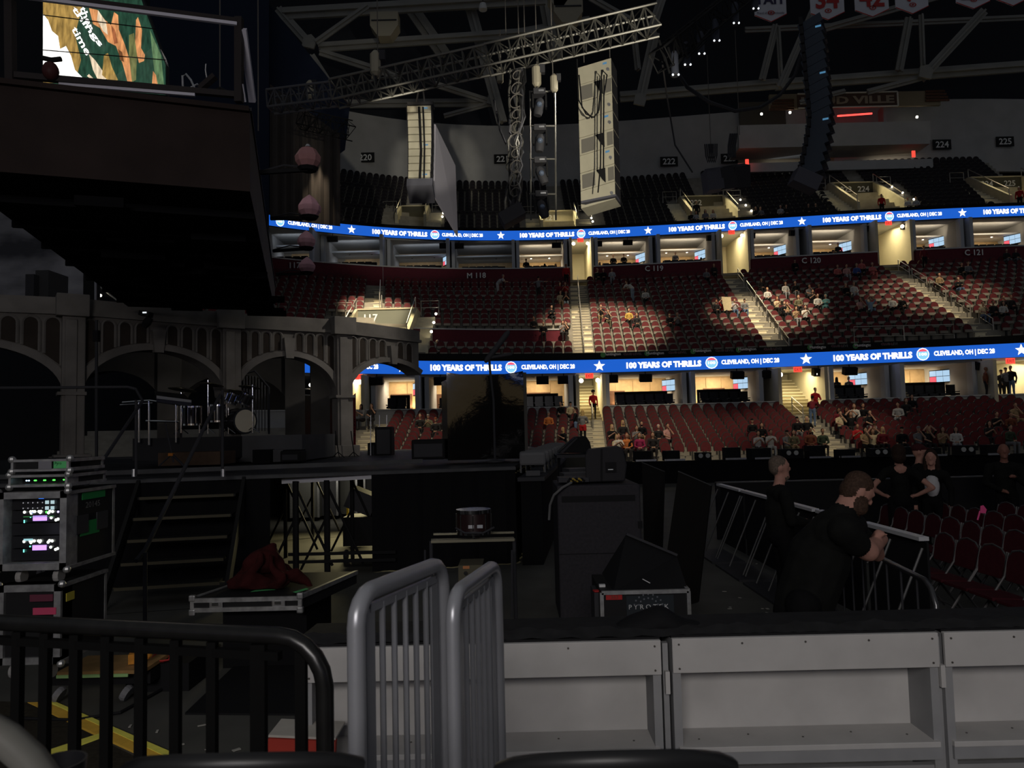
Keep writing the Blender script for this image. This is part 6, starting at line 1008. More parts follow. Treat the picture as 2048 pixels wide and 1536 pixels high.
def gate(lb,q0,q1,r,nb):
    o=thing('grey_gate','grey tubular gate with vertical bars, '+lb,'gate',(q0.x,q0.y,.72)); u=(q1-q0).normalized(); L=(q1-q0).length; z=V((0,0,1)); R_=.07
    path=[q0-z*1.1]+[q0+u*(R_*(1-math.cos(t)))-z*(R_*(1-math.sin(t))) for t in (0,.4,.8,1.2,1.57)]+[q1+u*(-R_*(1-math.sin(t)))-z*(R_*(1-math.cos(t))) for t in (0,.4,.8,1.2,1.57)]+[q1-z*1.1]
    mb=MB(); mb.tube(path,r,14); mb.build('frame',gm,o,smooth=True); mb=MB(); mb.beam(q0+u*.06-z*.04,q1-u*.06-z*.04,.012,.02); mb.build('bar_strip',gm,o)
    for f in (.12,.87): p=q0+u*(L*f); mb=MB(); mb.beam(p-z*.04,p-z*1.1,.008,L*.085,up=u); mb.build('flat_bar',gm,o)
    for i in range(nb): f=.25+.51*i/(nb-1); p=q0+u*(L*f); mb=MB(); mb.tube([p-z*.035,p-z*1.1],.0078,8); mb.build('bar',gm,o,smooth=True)
gate('front one',P(712,1192,1.72),P(884,1124,2.2),.0215,5); gate('rear one',P(905,1190,1.95),P(992,1127,2.4),.0195,5)
cbk=mat('chair_back_black',(.010,.010,.0105),.45)
def chairback(lb,pl,pr,pt,d,m,cr=.0):
    a=P(pl,1545,d); b=P(pr,1545,d); t=P((pl+pr)/2,pt,d); o=thing('seat_back','curved %s chair back right in front of the camera, %s'%('grey' if m is not cbk else 'black',lb),'chair',((a.x+b.x)/2,d,.72)); N=14; A=[];B=[]; prof=[]
    for i in range(N+1):
        f=i/N; x=a.x+(b.x-a.x)*f; s=1-(2*f-1)**2; prof.append((x,d-.06*s,a.z+(t.z-a.z)*s**.75))
    mb=MB(); mb.tube(prof,.012,8); mb.build('rim',m,o,smooth=True); mb=MB(); mb.strip(prof,[(x,y+.03,z-.35) for x,y,z in prof]); mb.strip([(x,y+.02,z) for x,y,z in prof],[(x,y+.05,z-.35) for x,y,z in prof]); mb.build('shell',m,o,smooth=True)
    for x in (a.x+.05,b.x-.05): mb=MB(); mb.tube([(x,d,.72),(x,d,a.z)],.012,6); mb.build('leg',dark,o)
chairback('middle one',1000,1462,1478,.95,cbk); chairback('behind the black railing',255,720,1484,.95,cbk)
o=thing('seat_back','pale grey curved chair rim at the lower left corner','chair',P(40,1530,.8)); mb=MB(); mb.tube([P(-30,1455,.8),P(15,1480,.8),P(60,1520,.8),P(95,1570,.8)],.017,10); mb.build('rim',mat('chair_rim_grey',(.13,.127,.115),.5),o,smooth=True)
o=thing('cup_holder','dark round cup holder rim near the lower left corner','cup holder',P(115,1515,1.2)); c=P(118,1522,1.2); mb=MB(); mb.lathe(c-V((0,0,.1)),[(.03,0),(.04,.1),(.036,.1),(.028,.01)],20); mb.build('cup',blackg,o,smooth=True); mb=MB(); mb.tube([c-V((0,0,.1)),V((c.x,c.y,.72))],.015,6); mb.build('stem',dark,o)

barw=MB(); barw.b2((3.9,14.4,0),(16,14.5,1.08)); ob=thing('crowd_barrier','long black crowd barrier across the floor behind the folding chairs','barricade',(10,14.4,0)); barw.build('board',black,ob); barw=MB(); barw.b2((3.9,14.38,1.08),(16,14.52,1.1)); barw.build('top_edge',mat('panel_edge'),ob)

# opposite side of the hall, behind the camera: same ribbon screen (seen in the glossy film)
rr=thing('ribbon_board','blue ribbon screen on the stand behind the camera','display',(0,-16,4.9)); mb=MB(); mb.b2((-26,-16.3,4.8),(26,-16.05,5.8)); mb.build('casing',ledc,rr); mb=MB(); mb.add([(-26,-16,4.9),(26,-16,4.9),(26,-16,5.7),(-26,-16,5.7)],[(3,2,1,0)]); mb.build('screen',blue,rr)
for k in range(5):
    x=20-10*k; mb=MB(); flat_text(mb,'100 YEARS OF THRILLS',(x,-15.97,5.1),(-4.6,0,0),(0,0,.4),bold=.045); mb.build('lettering',w_em,rr)

# stand behind the camera (closes the hall; glowing panels added for warm reflections in the film)
mb=MB(); mb.b2((-45,-17,0),(45,-16.5,16)); struct('wall_rear_stand',mb,mat('rear_stand',(.10,.05,.045),.9,noise=.5,nscale=1.5),'stand wall behind the camera')
for k in range(6):
    x=-22+8.5*k; mb=MB(); mb.b2((x,-16.45,2.7),(x+6,-16.4,4.5)); struct('glow_panel_%d'%(k+1),mb,ME('reflection_glow',(1,.72,.38),.22,True),'lit suite window behind the camera')
# ============================================================ PEOPLE
def capsule(mb,p,q,r0,r1,n=12):
    p=V(p);q=V(q);d=(q-p); L=d.length; R=(d.to_track_quat('Z','Y').to_matrix() if L>1e-5 else Matrix.Identity(3)); prof=[]
    for i in range(5): a=-math.pi/2+math.pi/2*i/4.0; prof.append((max(1e-3,r0*math.cos(a)),r0*math.sin(a)))
    for i in range(5): a=math.pi/2*i/4.0; prof.append((max(1e-3,r1*math.cos(a)),L+r1*math.sin(a)))
    mb.lathe(p,prof,n,R=R)
def body_mesh(prims,vox,smooth=6):
    """prims: ('c',p,q,r0,r1,mat) tapered limb  |  ('e',c,(rx,ry,rz),R,mat) ellipsoid ; one continuous surface by voxel union"""
    mb=MB()
    for pr in prims:
        if pr[0]=='c': capsule(mb,*pr[1:5])
        else: mb.ell(pr[1],pr[2],16,12,R=pr[3])
    me=bpy.data.meshes.new('tmp'); me.from_pydata(mb.v,[],mb.f); ob=bpy.data.objects.new('tmp',me); COL.objects.link(ob)
    m=ob.modifiers.new('r','REMESH'); m.mode='VOXEL'; m.voxel_size=vox
    s=ob.modifiers.new('s','SMOOTH'); s.iterations=smooth; s.factor=.5
    dg=bpy.context.evaluated_depsgraph_get(); out=bpy.data.meshes.new_from_object(ob.evaluated_get(dg)); bpy.data.objects.remove(ob); bpy.data.meshes.remove(me)
    n=len(out.polygons); C=np.empty(n*3,dtype=np.float32); out.polygons.foreach_get('center',C); C=C.reshape(-1,3).astype(float); best=np.full(n,1e9); idx=np.zeros(n,int)
    for pr in prims:
        if pr[0]=='c':
            p=np.array(pr[1],float); q=np.array(pr[2],float); d=q-p; t=np.clip(((C-p)@d)/max(1e-9,d@d),0,1); dist=np.linalg.norm(C-(p+t[:,None]*d),axis=1)-(pr[3]+(pr[4]-pr[3])*t)
        else:
            R=np.array(pr[3] or Matrix.Identity(3)); l=(C-np.array(pr[1],float))@R; r=np.array(pr[2],float); k=np.linalg.norm(l/r,axis=1); dist=(k-1)*r.min()
        w=dist<best; best[w]=dist[w]; idx[w]=pr[-1]
    for _ in range(5): out.materials.append(None)
    out.polygons.foreach_set('material_index',idx.astype(np.int32)); out.polygons.foreach_set('use_smooth',[True]*n); out.update(); return out
SK,TOP,LEG,HAIR,SHOE=0,1,2,3,4
def head(prims,c,hair,fz=0.,R=None,det=False):
    """head centred at c; local -Y is the face"""
    R=R or Matrix.Identity(3); c=V(c); L=lambda x,y,z:tuple(c+R@V((x,y,z))); e=lambda p,r,m:prims.append(('e',L(*p),r,R,m))
    e((0,0,.02),(.076,.094,.105),SK); e((0,-.03,-.06),(.055,.062,.06),SK); e((0,-.10,-.01),(.014,.02,.022),SK)
    for s in (-1,1): e((s*.078,.01,0),(.012,.022,.032),SK)
    if det:
        e((0,-.088,.035),(.05,.012,.012),SK); e((0,-.084,-.055),(.022,.012,.008),SK); e((0,-.08,-.09),(.03,.022,.02),SK); e((0,-.105,-.018),(.013,.018,.012),SK)
    if hair=='short': e((0,.02,.05),(.084,.094,.09),HAIR)
    elif hair=='long': e((0,.02,.045),(.088,.098,.095),HAIR); e((0,.055,-.09),(.085,.055,.17),HAIR); [e((s*.075,.0,-.1),(.028,.05,.15),HAIR) for s in (-1,1)]
    elif hair=='bun': e((0,.02,.05),(.084,.094,.09),HAIR); e((0,.08,.11),(.05,.05,.05),HAIR)
    elif hair=='afro': e((0,.03,.07),(.13,.125,.12),HAIR)
    elif hair=='cap': e((0,.01,.065),(.088,.1,.075),HAIR); e((0,-.1,.055),(.06,.06,.012),HAIR)
    elif hair=='hood': e((0,.04,.03),(.105,.1,.13),TOP)
    elif hair=='beard': e((0,.02,.05),(.084,.094,.09),HAIR); e((0,-.045,-.085),(.058,.05,.05),HAIR)
def limb(prims,a,b,c,r,m1,m2,hand=True,hr=.045):
    prims.append(('c',a,b,r[0],r[1],m1)); prims.append(('c',b,c,r[1]*.95,r[2],m2))
    if hand:
        d=(V(c)-V(b)).normalized(); h=V(c)+d*.07; prims.append(('c',tuple(V(c)+d*.01),tuple(h),r[2]*1.05,r[2]*.9,SK))
def seated(arm,hair,lean=0.,legs='down'):
    p=[]; y=-lean; 
    p+= [('e',(0,.0,.56),(.17,.14,.13),None,LEG),('c',(0,0,.62),(0,y*.5,.86),.145,.155,TOP),('c',(-.09,y,.98),(.09,y,.98),.115,.115,TOP),('c',(0,y,1.05),(0,y-.02,1.16),.055,.05,SK)]
    for s in (-1,1):
        p.append(('c',(s*.09,0,.54),(s*.12,-.42,.56),.088,.066,LEG)); p.append(('c',(s*.12,-.42,.55),(s*.11,-.40,.10),.062,.042,LEG)); p.append(('c',(s*.11,-.40,.06),(s*.12,-.55,.05),.045,.035,SHOE))
        sh=(s*.19,y,1.0)
        if arm=='lap': el=(s*.25,y-.05,.74); ha=(s*.06,-.32,.68)
        elif arm=='phone': el=(s*.23,y-.12,.78); ha=(s*.05,y-.34,.95)
        elif arm=='cross': el=(s*.25,y-.08,.78); ha=(-s*.1,y-.2,.82)
        elif arm=='face': el=(s*.24,y-.16,.82) if s<0 else (s*.22,y-.2,.85); ha=(s*.06,y-.32,.72) if s<0 else (.05,y-.17,1.12)
        elif arm=='up': el=(s*.3,y-.12,1.2); ha=(s*.1,y-.08,1.42)
        else: el=(s*.3,y+.02,.76); ha=(s*.28,-.28,.64)
        limb(p,sh,el,ha,(.062,.05,.036),TOP,TOP if arm in ('lap','cross') else SK)
    head(p,(0,y-.03,1.28),hair); return p
def standing(arm,hair,bend=0.,turn=0.):
    p=[]; y=-bend*.45; zt=1.0-.1*bend
    p+=[('e',(0,.0,.95),(.165,.12,.13),None,LEG),('c',(0,0,1.02),(0,y*.5,1.22),.135,.15,TOP),('c',(-.1,y,1.38-.1*bend),(.1,y,1.38-.1*bend),.105,.105,TOP),('c',(0,y,1.45-.1*bend),(0,y-.02,1.54-.1*bend),.055,.05,SK)]
    for s in (-1,1):
        p.append(('c',(s*.09,0,.92),(s*.1,-.02,.5),.095,.064,LEG)); p.append(('c',(s*.1,-.02,.5),(s*.1,.02,.1),.062,.045,LEG)); p.append(('c',(s*.1,.03,.05),(s*.11,-.13,.045),.048,.038,SHOE))
        sh=(s*.2,y,1.39-.1*bend)
        if arm=='down': el=(s*.26,y+.02,1.1); ha=(s*.25,y-.06,.86)
        elif arm=='hips': el=(s*.4,y+.08,1.14); ha=(s*.2,y-.02,1.0)
        elif arm=='cross': el=(s*.26,y-.06,1.14); ha=(-s*.1,y-.2,1.2)
        elif arm=='wide': el=(s*.42,y-.05,1.36); ha=(s*.62,y-.15,1.36)
        else: el=(s*.26,y-.1,1.12); ha=(s*.08,y-.34,1.1)
        if arm=='shorts': p+=[('c',(s*.085,.01,.95),(s*.095,-.01,.78),.115,.105,SHOE),('e',(0,.01,.96),(.18,.135,.12),None,SHOE)]
        limb(p,sh,el,ha,(.062,.05,.036),TOP,TOP if arm in ('down','front') else SK)
    head(p,(0,y-.03,1.665-.1*bend),hair); return p
PM={}
def person_mesh(kind,arm,hair):
    k=(kind,arm,hair)
    if k not in PM: PM[k]=body_mesh(seated(arm,hair,.08 if arm in('phone','lap') else 0) if kind=='s' else standing(arm,hair,1. if arm=='bend' else 0.),.026,3)
    return PM[k]
CLR={'white':(.62,.60,.56),'cream':(.60,.50,.32),'black':(.012,.012,.014),'dark':(.03,.028,.03),'grey':(.19,.19,.2),'red':(.42,.02,.025),'maroon':(.16,.02,.03),'orange':(.62,.20,.06),'yellow':(.55,.36,.09),'tan':(.33,.23,.13),'teal':(.16,.36,.36),'blue':(.06,.10,.30),'lightblue':(.26,.36,.46),'coral':(.52,.14,.13),'pink':(.55,.30,.28),'magenta':(.32,.03,.10),'brown':(.17,.06,.035),'green':(.05,.07,.045),'olive':(.14,.13,.08),'jeans':(.12,.18,.30),'paleblue':(.32,.40,.48),'silver':(.4,.4,.42)}
HC={'d':(.015,.011,.009),'b':(.07,.035,.018),'y':(.52,.36,.15),'k':(.008,.008,.008),'g':(.2,.19,.18),'w':(.55,.53,.5),'r':(.2,.05,.02)}
SKT=[(.50,.29,.20),(.42,.23,.15),(.24,.12,.075),(.56,.34,.25)]
def pm(name,c): return mat(name,c,.75,noise=.12,nscale=12)
PEOPLE=[]
def person(T,px,py,kind,arm,hair,hc,top,leg='dark',turn=0.,sk=0,desc='',d=None,zf=None,scale=1.):
    hz=(1.28 if kind=='s' else 1.665-(.1 if arm=='bend' else 0))*scale
    if d is None:
        lo,hi=-.05,1.05; XX=None
        n=TIER[T][8]
        def at(r):
            t=0.
            for _ in range(14):
                p=tp(T,t,r); u,_v=proj(p+V((0,0,hz))); t+=(px-u)*p.y/FPX/12
            return t,p
        for _ in range(22):
            m=(lo+hi)/2; t,p=at(m); v=proj(p+V((0,0,hz)))[1]
            if v>py: lo=m
            else: hi=m
        t,p=at(m); k=min(n-1,max(0,int(m*n))); q=rowpt(T,t,k); p=V((q.x,q.y-(.0 if kind=='s' else .25),q.z)); yaw=facing(T,t)+turn
    else: p=P(px,py,d); p.z=zf if zf is not None else p.z-hz; yaw=turn
    me=person_mesh(kind,arm,hair); o=bpy.data.objects.new('person',me); COL.objects.link(o); o.location=p; o.rotation_euler=(0,0,yaw); s=scale*random.uniform(.97,1.04); o.scale=(s,s,s)
    if me.users>1:
        pass
    for i,mm in enumerate((pm('skin_%d'%sk,SKT[sk]),pm('cloth_'+top,CLR[top]),pm('cloth_'+leg,CLR[leg]),pm('hair_'+hc,HC[hc]) if hair!='cap' else pm('cap_'+hc,HC[hc]),pm('shoe',(.03,.03,.03)) if arm!='shorts' else pm('cloth_red',CLR['red']))):
        o.material_slots[i].link='OBJECT'; o.material_slots[i].material=mm
    hd={'long':'long ','short':'short ','cap':'','bun':'tied ','afro':'round ','hood':'','beard':'short ','bald':''}[hair]; hn={'d':'dark','b':'brown','y':'blond','k':'black','g':'grey','w':'white','r':'red'}[hc]
    hh={'cap':'%s cap'%hn,'hood':'raised hood','bald':'bald head','beard':'%s hair and beard'%hn}.get(hair,hd+hn+' hair')
    PEOPLE.append((o,kind,top,hh,desc,px)); return o
Z='lower';Cc='club'
row=lambda T,desc,lst:[person(T,*x,desc=desc) for x in lst]
dA='left of the club stairs'; row(Cc,dA,[(1119,572,'s','lap','long','b','maroon','dark',.2,0),(1131,569,'s','phone','long','d','red','dark',-.2,0),(1120,590,'s','lap','long','b','cream','tan',.2,0),(1132,589,'s','phone','short','d','dark','paleblue',0,0),(1103,616,'s','cross','short','d','black','dark',.3,0),(1067,631,'s','lap','short','d','dark','dark',0,1),(1086,638,'s','lap','short','d','black','dark',0,0),(1124,642,'s','phone','long','d','grey','dark',.3,0),(1132,642,'s','face','long','k','black','dark',-.3,0),(995,562,'t','bend','short','g','silver','silver',1.2,0),(1076,559,'t','wide','short','d','grey','dark',2.6,0)])
row(Cc,'beside the bright upper doorway',[(1131,528,'t','down','short','d','red','black',0,2)])
dB='in section C 119'; row(Cc,dB,[(1194,543,'s','lap','short','d','dark','dark',.2,0),(1206,543,'s','lap','short','d','black','dark',0,0),(1223,543,'s','lap','short','d','silver','silver',0,0),(1263,566,'t','bend','short','b','white','paleblue',-2.2,0),(1291,584,'s','lap','long','d','white','dark',0,0),(1203,615,'s','phone','short','d','black','tan',-.2,0),(1215,616,'s','face','short','b','dark','olive',0,0),(1258,622,'s','lap','short','d','yellow','dark',0,0),(1272,625,'s','lap','long','d','dark','dark',0,1),(1337,622,'s','lap','cap','k','black','dark',0,0),(1352,621,'s','phone','short','g','grey','dark',0,0),(1410,541,'s','lap','short','d','grey','dark',0,0),(1429,539,'s','lap','long','b','dark','dark',0,0),(1431,603,'s','lap','short','d','dark','dark',.2,1),(1447,603,'s','up','short','b','red','dark',0,0),(1470,604,'s','phone','short','d','silver','jeans',0,0),(1489,601,'s','lap','cap','k','grey','jeans',0,0)])
dC='in section C 120'; row(Cc,dC,[(1584,523,'s','lap','cap','k','black','dark',0,0),(1524,566,'s','lap','long','b','dark','dark',.2,0),(1531,576,'s','lap','short','y','white','dark',0,0),(1569,568,'s','lap','long','b','white','silver',.1,0),(1588,566,'s','lap','bald','d','black','grey',0,0),(1618,574,'s','face','short','d','grey','dark',0,0),(1637,574,'s','lap','short','d','maroon','dark',0,1),(1625,584,'s','phone','short','d','black','dark',0,0),(1650,590,'s','cross','hood','d','teal','teal',-.6,0),(1637,595,'s','lap','short','d','white','dark',0,0),(1555,600,'s','phone','long','r','cream','dark',.3,0),(1570,601,'s','face','long','b','tan','dark',0,0),(1597,596,'s','lap','long','b','olive','dark',0,0),(1568,607,'s','lap','short','b','black','black',.2,3),(1587,611,'s','phone','long','b','tan','silver',.2,0),(1605,609,'s','phone','long','d','white','black',0,0),(1674,538,'s','lap','short','d','coral','dark',0,0),(1692,537,'s','lap','short','d','pink','silver',0,0),(1708,533,'s','lap','short','g','blue','dark',0,0),(1727,531,'s','lap','short','d','coral','dark',0,1),(1741,532,'s','cross','short','g','coral','coral',0,0),(1695,574,'s','lap','short','g','black','dark',0,0),(1711,573,'s','lap','short','d','white','silver',0,0),(1715,593,'s','face','long','d','pink','dark',0,0),(1736,593,'s','up','short','d','lightblue','lightblue',0,0),(1778,590,'s','lap','bald','d','white','black',0,3),(1799,590,'s','lap','short','d','black','dark',0,0)])
dD='in section C 121'; row(Cc,dD,[(1831,498,'t','down','short','d','maroon','black',0,1),(1918,531,'s','lap','short','d','black','dark',0,0),(1937,533,'s','lap','short','d','grey','dark',0,0),(1884,555,'s','lap','bald','g','tan','dark',0,0),(1908,554,'s','cross','short','g','black','jeans',0,0),(1965,604,'s','face','short','d','cream','jeans',0,0),(1984,603,'s','lap','short','d','dark','dark',0,1),(2006,603,'s','lap','long','d','white','dark',0,0),(2012,595,'s','lap','short','d','dark','dark',0,0),(2027,594,'s','lap','short','r','dark','dark',0,0),(1999,503,'s','lap','short','d','dark','grey',0,0),(2016,502,'s','lap','short','d','dark','grey',0,0)])
dE='left of the lower usher stairs'; row(Z,dE,[(1123,811,'s','lap','bun','k','black','dark',-.5,0),(1140,810,'s','lap','cap','k','cream','dark',.3,0),(1097,829,'s','lap','cap','g','orange','dark',0,0),(1128,858,'s','phone','long','y','black','dark',-.8,0),(726,815,'s','phone','long','d','grey','dark',-.6,0),(744,815,'s','face','long','b','dark','dark',0,0),(841,833,'s','lap','bun','k','dark','dark',0,0),(858,831,'s','phone','cap','g','olive','olive',0,0),(871,841,'s','lap','cap','r','dark','dark',0,0),(888,838,'s','lap','long','b','dark','dark',0,0)])
row(Z,'on the lower stairs beside the seats',[(1150,823,'t','front','short','d','black','jeans',-1.6,0),(1164,829,'t','shorts','long','y','grey','black',2.9,0)])
dF='in the lower bowl between the two lit stairs'; row(Z,dF,[(1222,850,'s','phone','long','y','black','dark',.3,3),(1245,847,'s','lap','long','y','dark','dark',.2,0),(1272,851,'s','phone','long','b','grey','dark',.1,0),(1284,848,'s','lap','beard','k','black','tan',0,0),(1315,848,'s','lap','short','w','dark','dark',0,3),(1334,849,'s','face','short','d','pink','dark',.3,0),(1236,870,'s','phone','long','b','white','dark',.2,0),(1253,867,'s','lap','long','r','orange','dark',0,0),(1234,883,'s','phone','long','y','cream','dark',.2,3),(1258,884,'s','lap','long','k','black','dark',0,2),(1281,881,'s','lap','long','b','magenta','dark',0,0),(1308,881,'s','lap','long','b','dark','dark',0,0),(1505,841,'s','lap','cap','k','black','dark',0,0),(1521,845,'s','lap','long','k','black','dark',0,0),(1594,838,'s','lap','cap','k','black','grey',0,0),(1615,838,'s','spread','long','y','black','black',0,3),(1523,874,'s','phone','short','b','silver','dark',0,0),(1547,868,'s','phone','short','k','white','white',0,0),(1576,863,'s','face','cap','k','grey','olive',.2,0),(1594,868,'s','lap','long','d','olive','tan',0,0),(1624,864,'s','lap','beard','k','brown','brown',0,2),(1650,864,'s','lap','short','b','green','dark',0,1)])
row(Z,'at the head of the right-hand lower stairs',[(1624,782,'t','front','short','b','red','black',.2,0),(1617,797,'t','bend','short','d','maroon','jeans',2.8,1)])
dG='in the dim lower bowl right of the two ushers'; row(Z,dG,[(1673,819,'s','lap','long','k','maroon','black',0,2),(1682,829,'s','face','short','d','cream','black',0,0),(1690,820,'s','lap','long','k','black','black',0,2),(1702,828,'s','up','long','b','black','dark',0,0),(1705,811,'s','lap','long','b','white','dark',-.4,0),(1723,812,'s','lap','bun','k','black','dark',0,1),(1737,825,'s','face','short','k','black','silver',0,0),(1711,848,'s','phone','short','k','red','black',0,1),(1727,855,'s','face','long','d','tan','black',0,0),(1753,852,'s','lap','cap','b','dark','cream',0,0),(1757,871,'s','up','long','b','cream','dark',0,0),(1777,868,'s','lap','long','y','maroon','dark',0,0),(1814,863,'s','lap','cap','k','black','dark',0,0),(1842,858,'s','face','cap','g','grey','dark',0,0),(1865,860,'s','face','short','b','dark','dark',0,0),(1894,860,'s','phone','long','b','tan','dark',0,0),(1920,858,'s','lap','long','d','white','silver',-.3,0),(1791,808,'s','lap','bun','k','white','silver',-.5,0),(1814,806,'s','lap','long','b','dark','dark',0,0),(1825,799,'s','lap','long','k','black','dark',0,0),(1984,824,'s','phone','short','d','black','dark',0,0),(1977,844,'s','phone','long','d','dark','dark',0,0),(2008,847,'s','lap','short','d','green','grey',.3,0),(2020,827,'s','lap','short','d','brown','dark',0,1),(2034,813,'s','face','short','b','tan','tan',0,0),(1872,877,'s','up','long','y','black','dark',0,3)])
dU='in the upper tier above the ribbon'; row('upper',dU,[(1384,424,'s','lap','short','d','black','dark',0,0),(1392,420,'s','lap','long','b','silver','dark',0,0),(1413,423,'s','lap','long','d','grey','dark',0,0),(1428,421,'s','lap','long','b','white','dark',0,0),(1511,411,'s','lap','long','b','dark','dark',0,0),(1521,411,'s','lap','short','d','grey','dark',0,0),(1564,413,'s','lap','short','w','silver','dark',0,0),(1576,413,'s','lap','short','d','dark','dark',0,0),(1622,412,'s','lap','short','d','dark','dark',0,0),(1634,408,'s','lap','short','g','dark','dark',0,0),(1818,396,'s','lap','short','b','white','dark',0,0),(1833,394,'s','lap','short','d','silver','dark',0,0)])
row('upper','by the upper entrance stairs',[(1764,391,'t','down','short','d','red','black',0,1),(2037,376,'t','down','cap','w','red','black',-.5,0),(1392,405,'t','down','short','d','black','dark',0,1)])
# people in the suites and passages
U0=Uc(5)
for px,py,k,a,h,hc,tp_,lg_,tr,sk,ds in ((1052,521,'s','lap','bun','k','black','dark',0,2,'silhouetted in the suite left of the upper doorway'),(1089,519,'t','down','long','k','black','maroon',3,1,'silhouetted in the suite left of the upper doorway'),(1111,515,'t','down','long','d','tan','dark',0,1,'silhouetted in the suite left of the upper doorway'),(1199,517,'t','down','long','b','grey','dark',0,0,'in the suite right of the upper doorway'),(1226,513,'s','lap','short','w','dark','dark',0,0,'in the suite right of the upper doorway'),(1247,510,'s','lap','cap','k','dark','dark',0,0,'in the suite right of the upper doorway'),(1401,488,'t','down','short','k','dark','dark',3,2,'standing in the suite above C 119'),(1350,507,'s','lap','cap','g','grey','dark',0,0,'in the suite above C 119'),(1653,488,'t','bend','short','k','dark','dark',1,1,'bending in the suite above C 120'),(1675,490,'s','lap','short','d','dark','dark',0,0,'in the suite above C 120')):
    person(None,px,py,k,a,h,hc,tp_,lg_,tr,sk,ds,d=Uc((px-1024)/FPX*60)+(.6 if k=='t' else 1.6),zf=14.2 if k=='t' else None)
for px,py,k,a,h,hc,tp_,lg_,tr,sk,ds in ((1186,784,'t','down','afro','k','red','black',.2,2,'on the bright stairs under the ribbon'),(1649,763,'s','lap','cap','w','red','dark',0,0,'at the counter of the lower suite'),(1674,757,'s','lap','long','k','dark','dark',3,1,'at the counter of the lower suite'),(1698,757,'s','lap','cap','w','grey','dark',3,0,'at the counter of the lower suite'),(1970,739,'t','down','bald','d','brown','dark',1,2,'in the bright tunnel under the ribbon'),(2001,742,'t','down','cap','k','dark','dark',0,2,'in the bright tunnel under the ribbon'),(2010,738,'t','down','cap','k','grey','dark',0,1,'in the bright tunnel under the ribbon'),(2021,737,'t','down','short','k','black','jeans',-1,1,'in the bright tunnel under the ribbon')):
    dd=Lc((px-1024)/FPX*45)+(-.3 if px==1186 else (2.0 if k=='s' else -.2)); person(None,px,py,k,a,h,hc,tp_,lg_,tr,sk,ds,d=dd,zf=None)
for px,py,tp_,ds in ((855,687,'maroon','in the press box at the arch end'),(875,684,'white','in the press box at the arch end')): person(None,px,py,'s','lap','long' if tp_=='maroon' else 'hood','d',tp_,'dark',0,0,ds,d=46.5)
mb=MB(); q=P(1455,606,50.5); mb.prism([q+V((-.25,0,-.55)),q+V((.3,0,-.5)),q+V((.25,0,.4)),q+V((-.4,0,.45))],(0,.03,.0)); tag(mb.build('held_shirt',pm('cloth_cream',CLR['cream']),loc=q),'pale shirt held up by the person in red in section C 119','shirt')
mb=MB(); q=P(1164,853,38.3); 
# labels
from collections import defaultdict
gr=defaultdict(list); NUM=['leftmost','second from left','third from left','fourth from left','fifth from left','sixth from left','seventh from left','eighth from left']
def base_lab(o,kind,top,hh,desc,px): return '%s person, %s top, %s, %s'%('seated' if kind=='s' else 'standing',top.replace('lightblue','light blue').replace('silver','pale grey'),hh,desc)
for x in PEOPLE: gr[base_lab(*x)].append(x)
for lab,xs in gr.items():
    xs.sort(key=lambda x:x[5])
    for i,x in enumerate(xs):
        l=lab if len(xs)==1 else '%s, %s'%(lab,NUM[i]); 
        while len(l.split())>16: l=l.replace(' with ',', ',1).replace(' the ',' ',1) if ' with ' in l or ' the ' in l else ' '.join(l.split()[:16])
        tag(x[0],l,'person','spectators in the stands')
# ---- red jacket heaped on the flight case
jz=P(500,1191,7.0).z+.01; jq=lambda px,py,d=7.45:P(px,py,d)
jp=[('c',tuple(jq(478,1158)),tuple(jq(520,1128)),.10,.13,0),('c',tuple(jq(520,1128)),tuple(jq(545,1112,7.5)),.12,.10,0),('c',tuple(jq(545,1118,7.5)),tuple(jq(582,1152)),.10,.08,0),('c',tuple(jq(582,1152)),tuple(jq(622,1176,7.35)),.07,.04,0),('c',tuple(jq(470,1170,7.3)),tuple(jq(560,1172,7.3)),.09,.08,0),('c',tuple(jq(500,1150,7.6)),tuple(jq(575,1150,7.6)),.15,.12,0),('c',tuple(jq(520,1120,7.3)),tuple(jq(495,1172,7.25)),.045,.05,0),('c',tuple(jq(550,1118,7.3)),tuple(jq(560,1170,7.25)),.04,.05,0)]
jm=body_mesh(jp,.018,4); jc=np.empty(len(jm.vertices)*3); jm.vertices.foreach_get('co',jc); jc=jc.reshape(-1,3); rs_=np.random.RandomState(2)
for k in range(14):
    kv=rs_.normal(size=3)*(6+2*k); jc+=(.012/(1+.12*k))*np.sin(jc@kv+rs_.uniform(0,6))[:,None]*rs_.normal(size=3)
jc[:,2]=np.maximum(jc[:,2],jz); jm.vertices.foreach_set('co',jc.ravel()); jm.update(); jm.materials.clear(); jm.materials.append(mat('red_fabric',(.035,.006,.006),.9,noise=.35,nscale=6,bump=.5)); jo=bpy.data.objects.new('red_jacket',jm); COL.objects.link(jo); tag(jo,'crumpled dark red jacket heaped on the flight case','jacket')
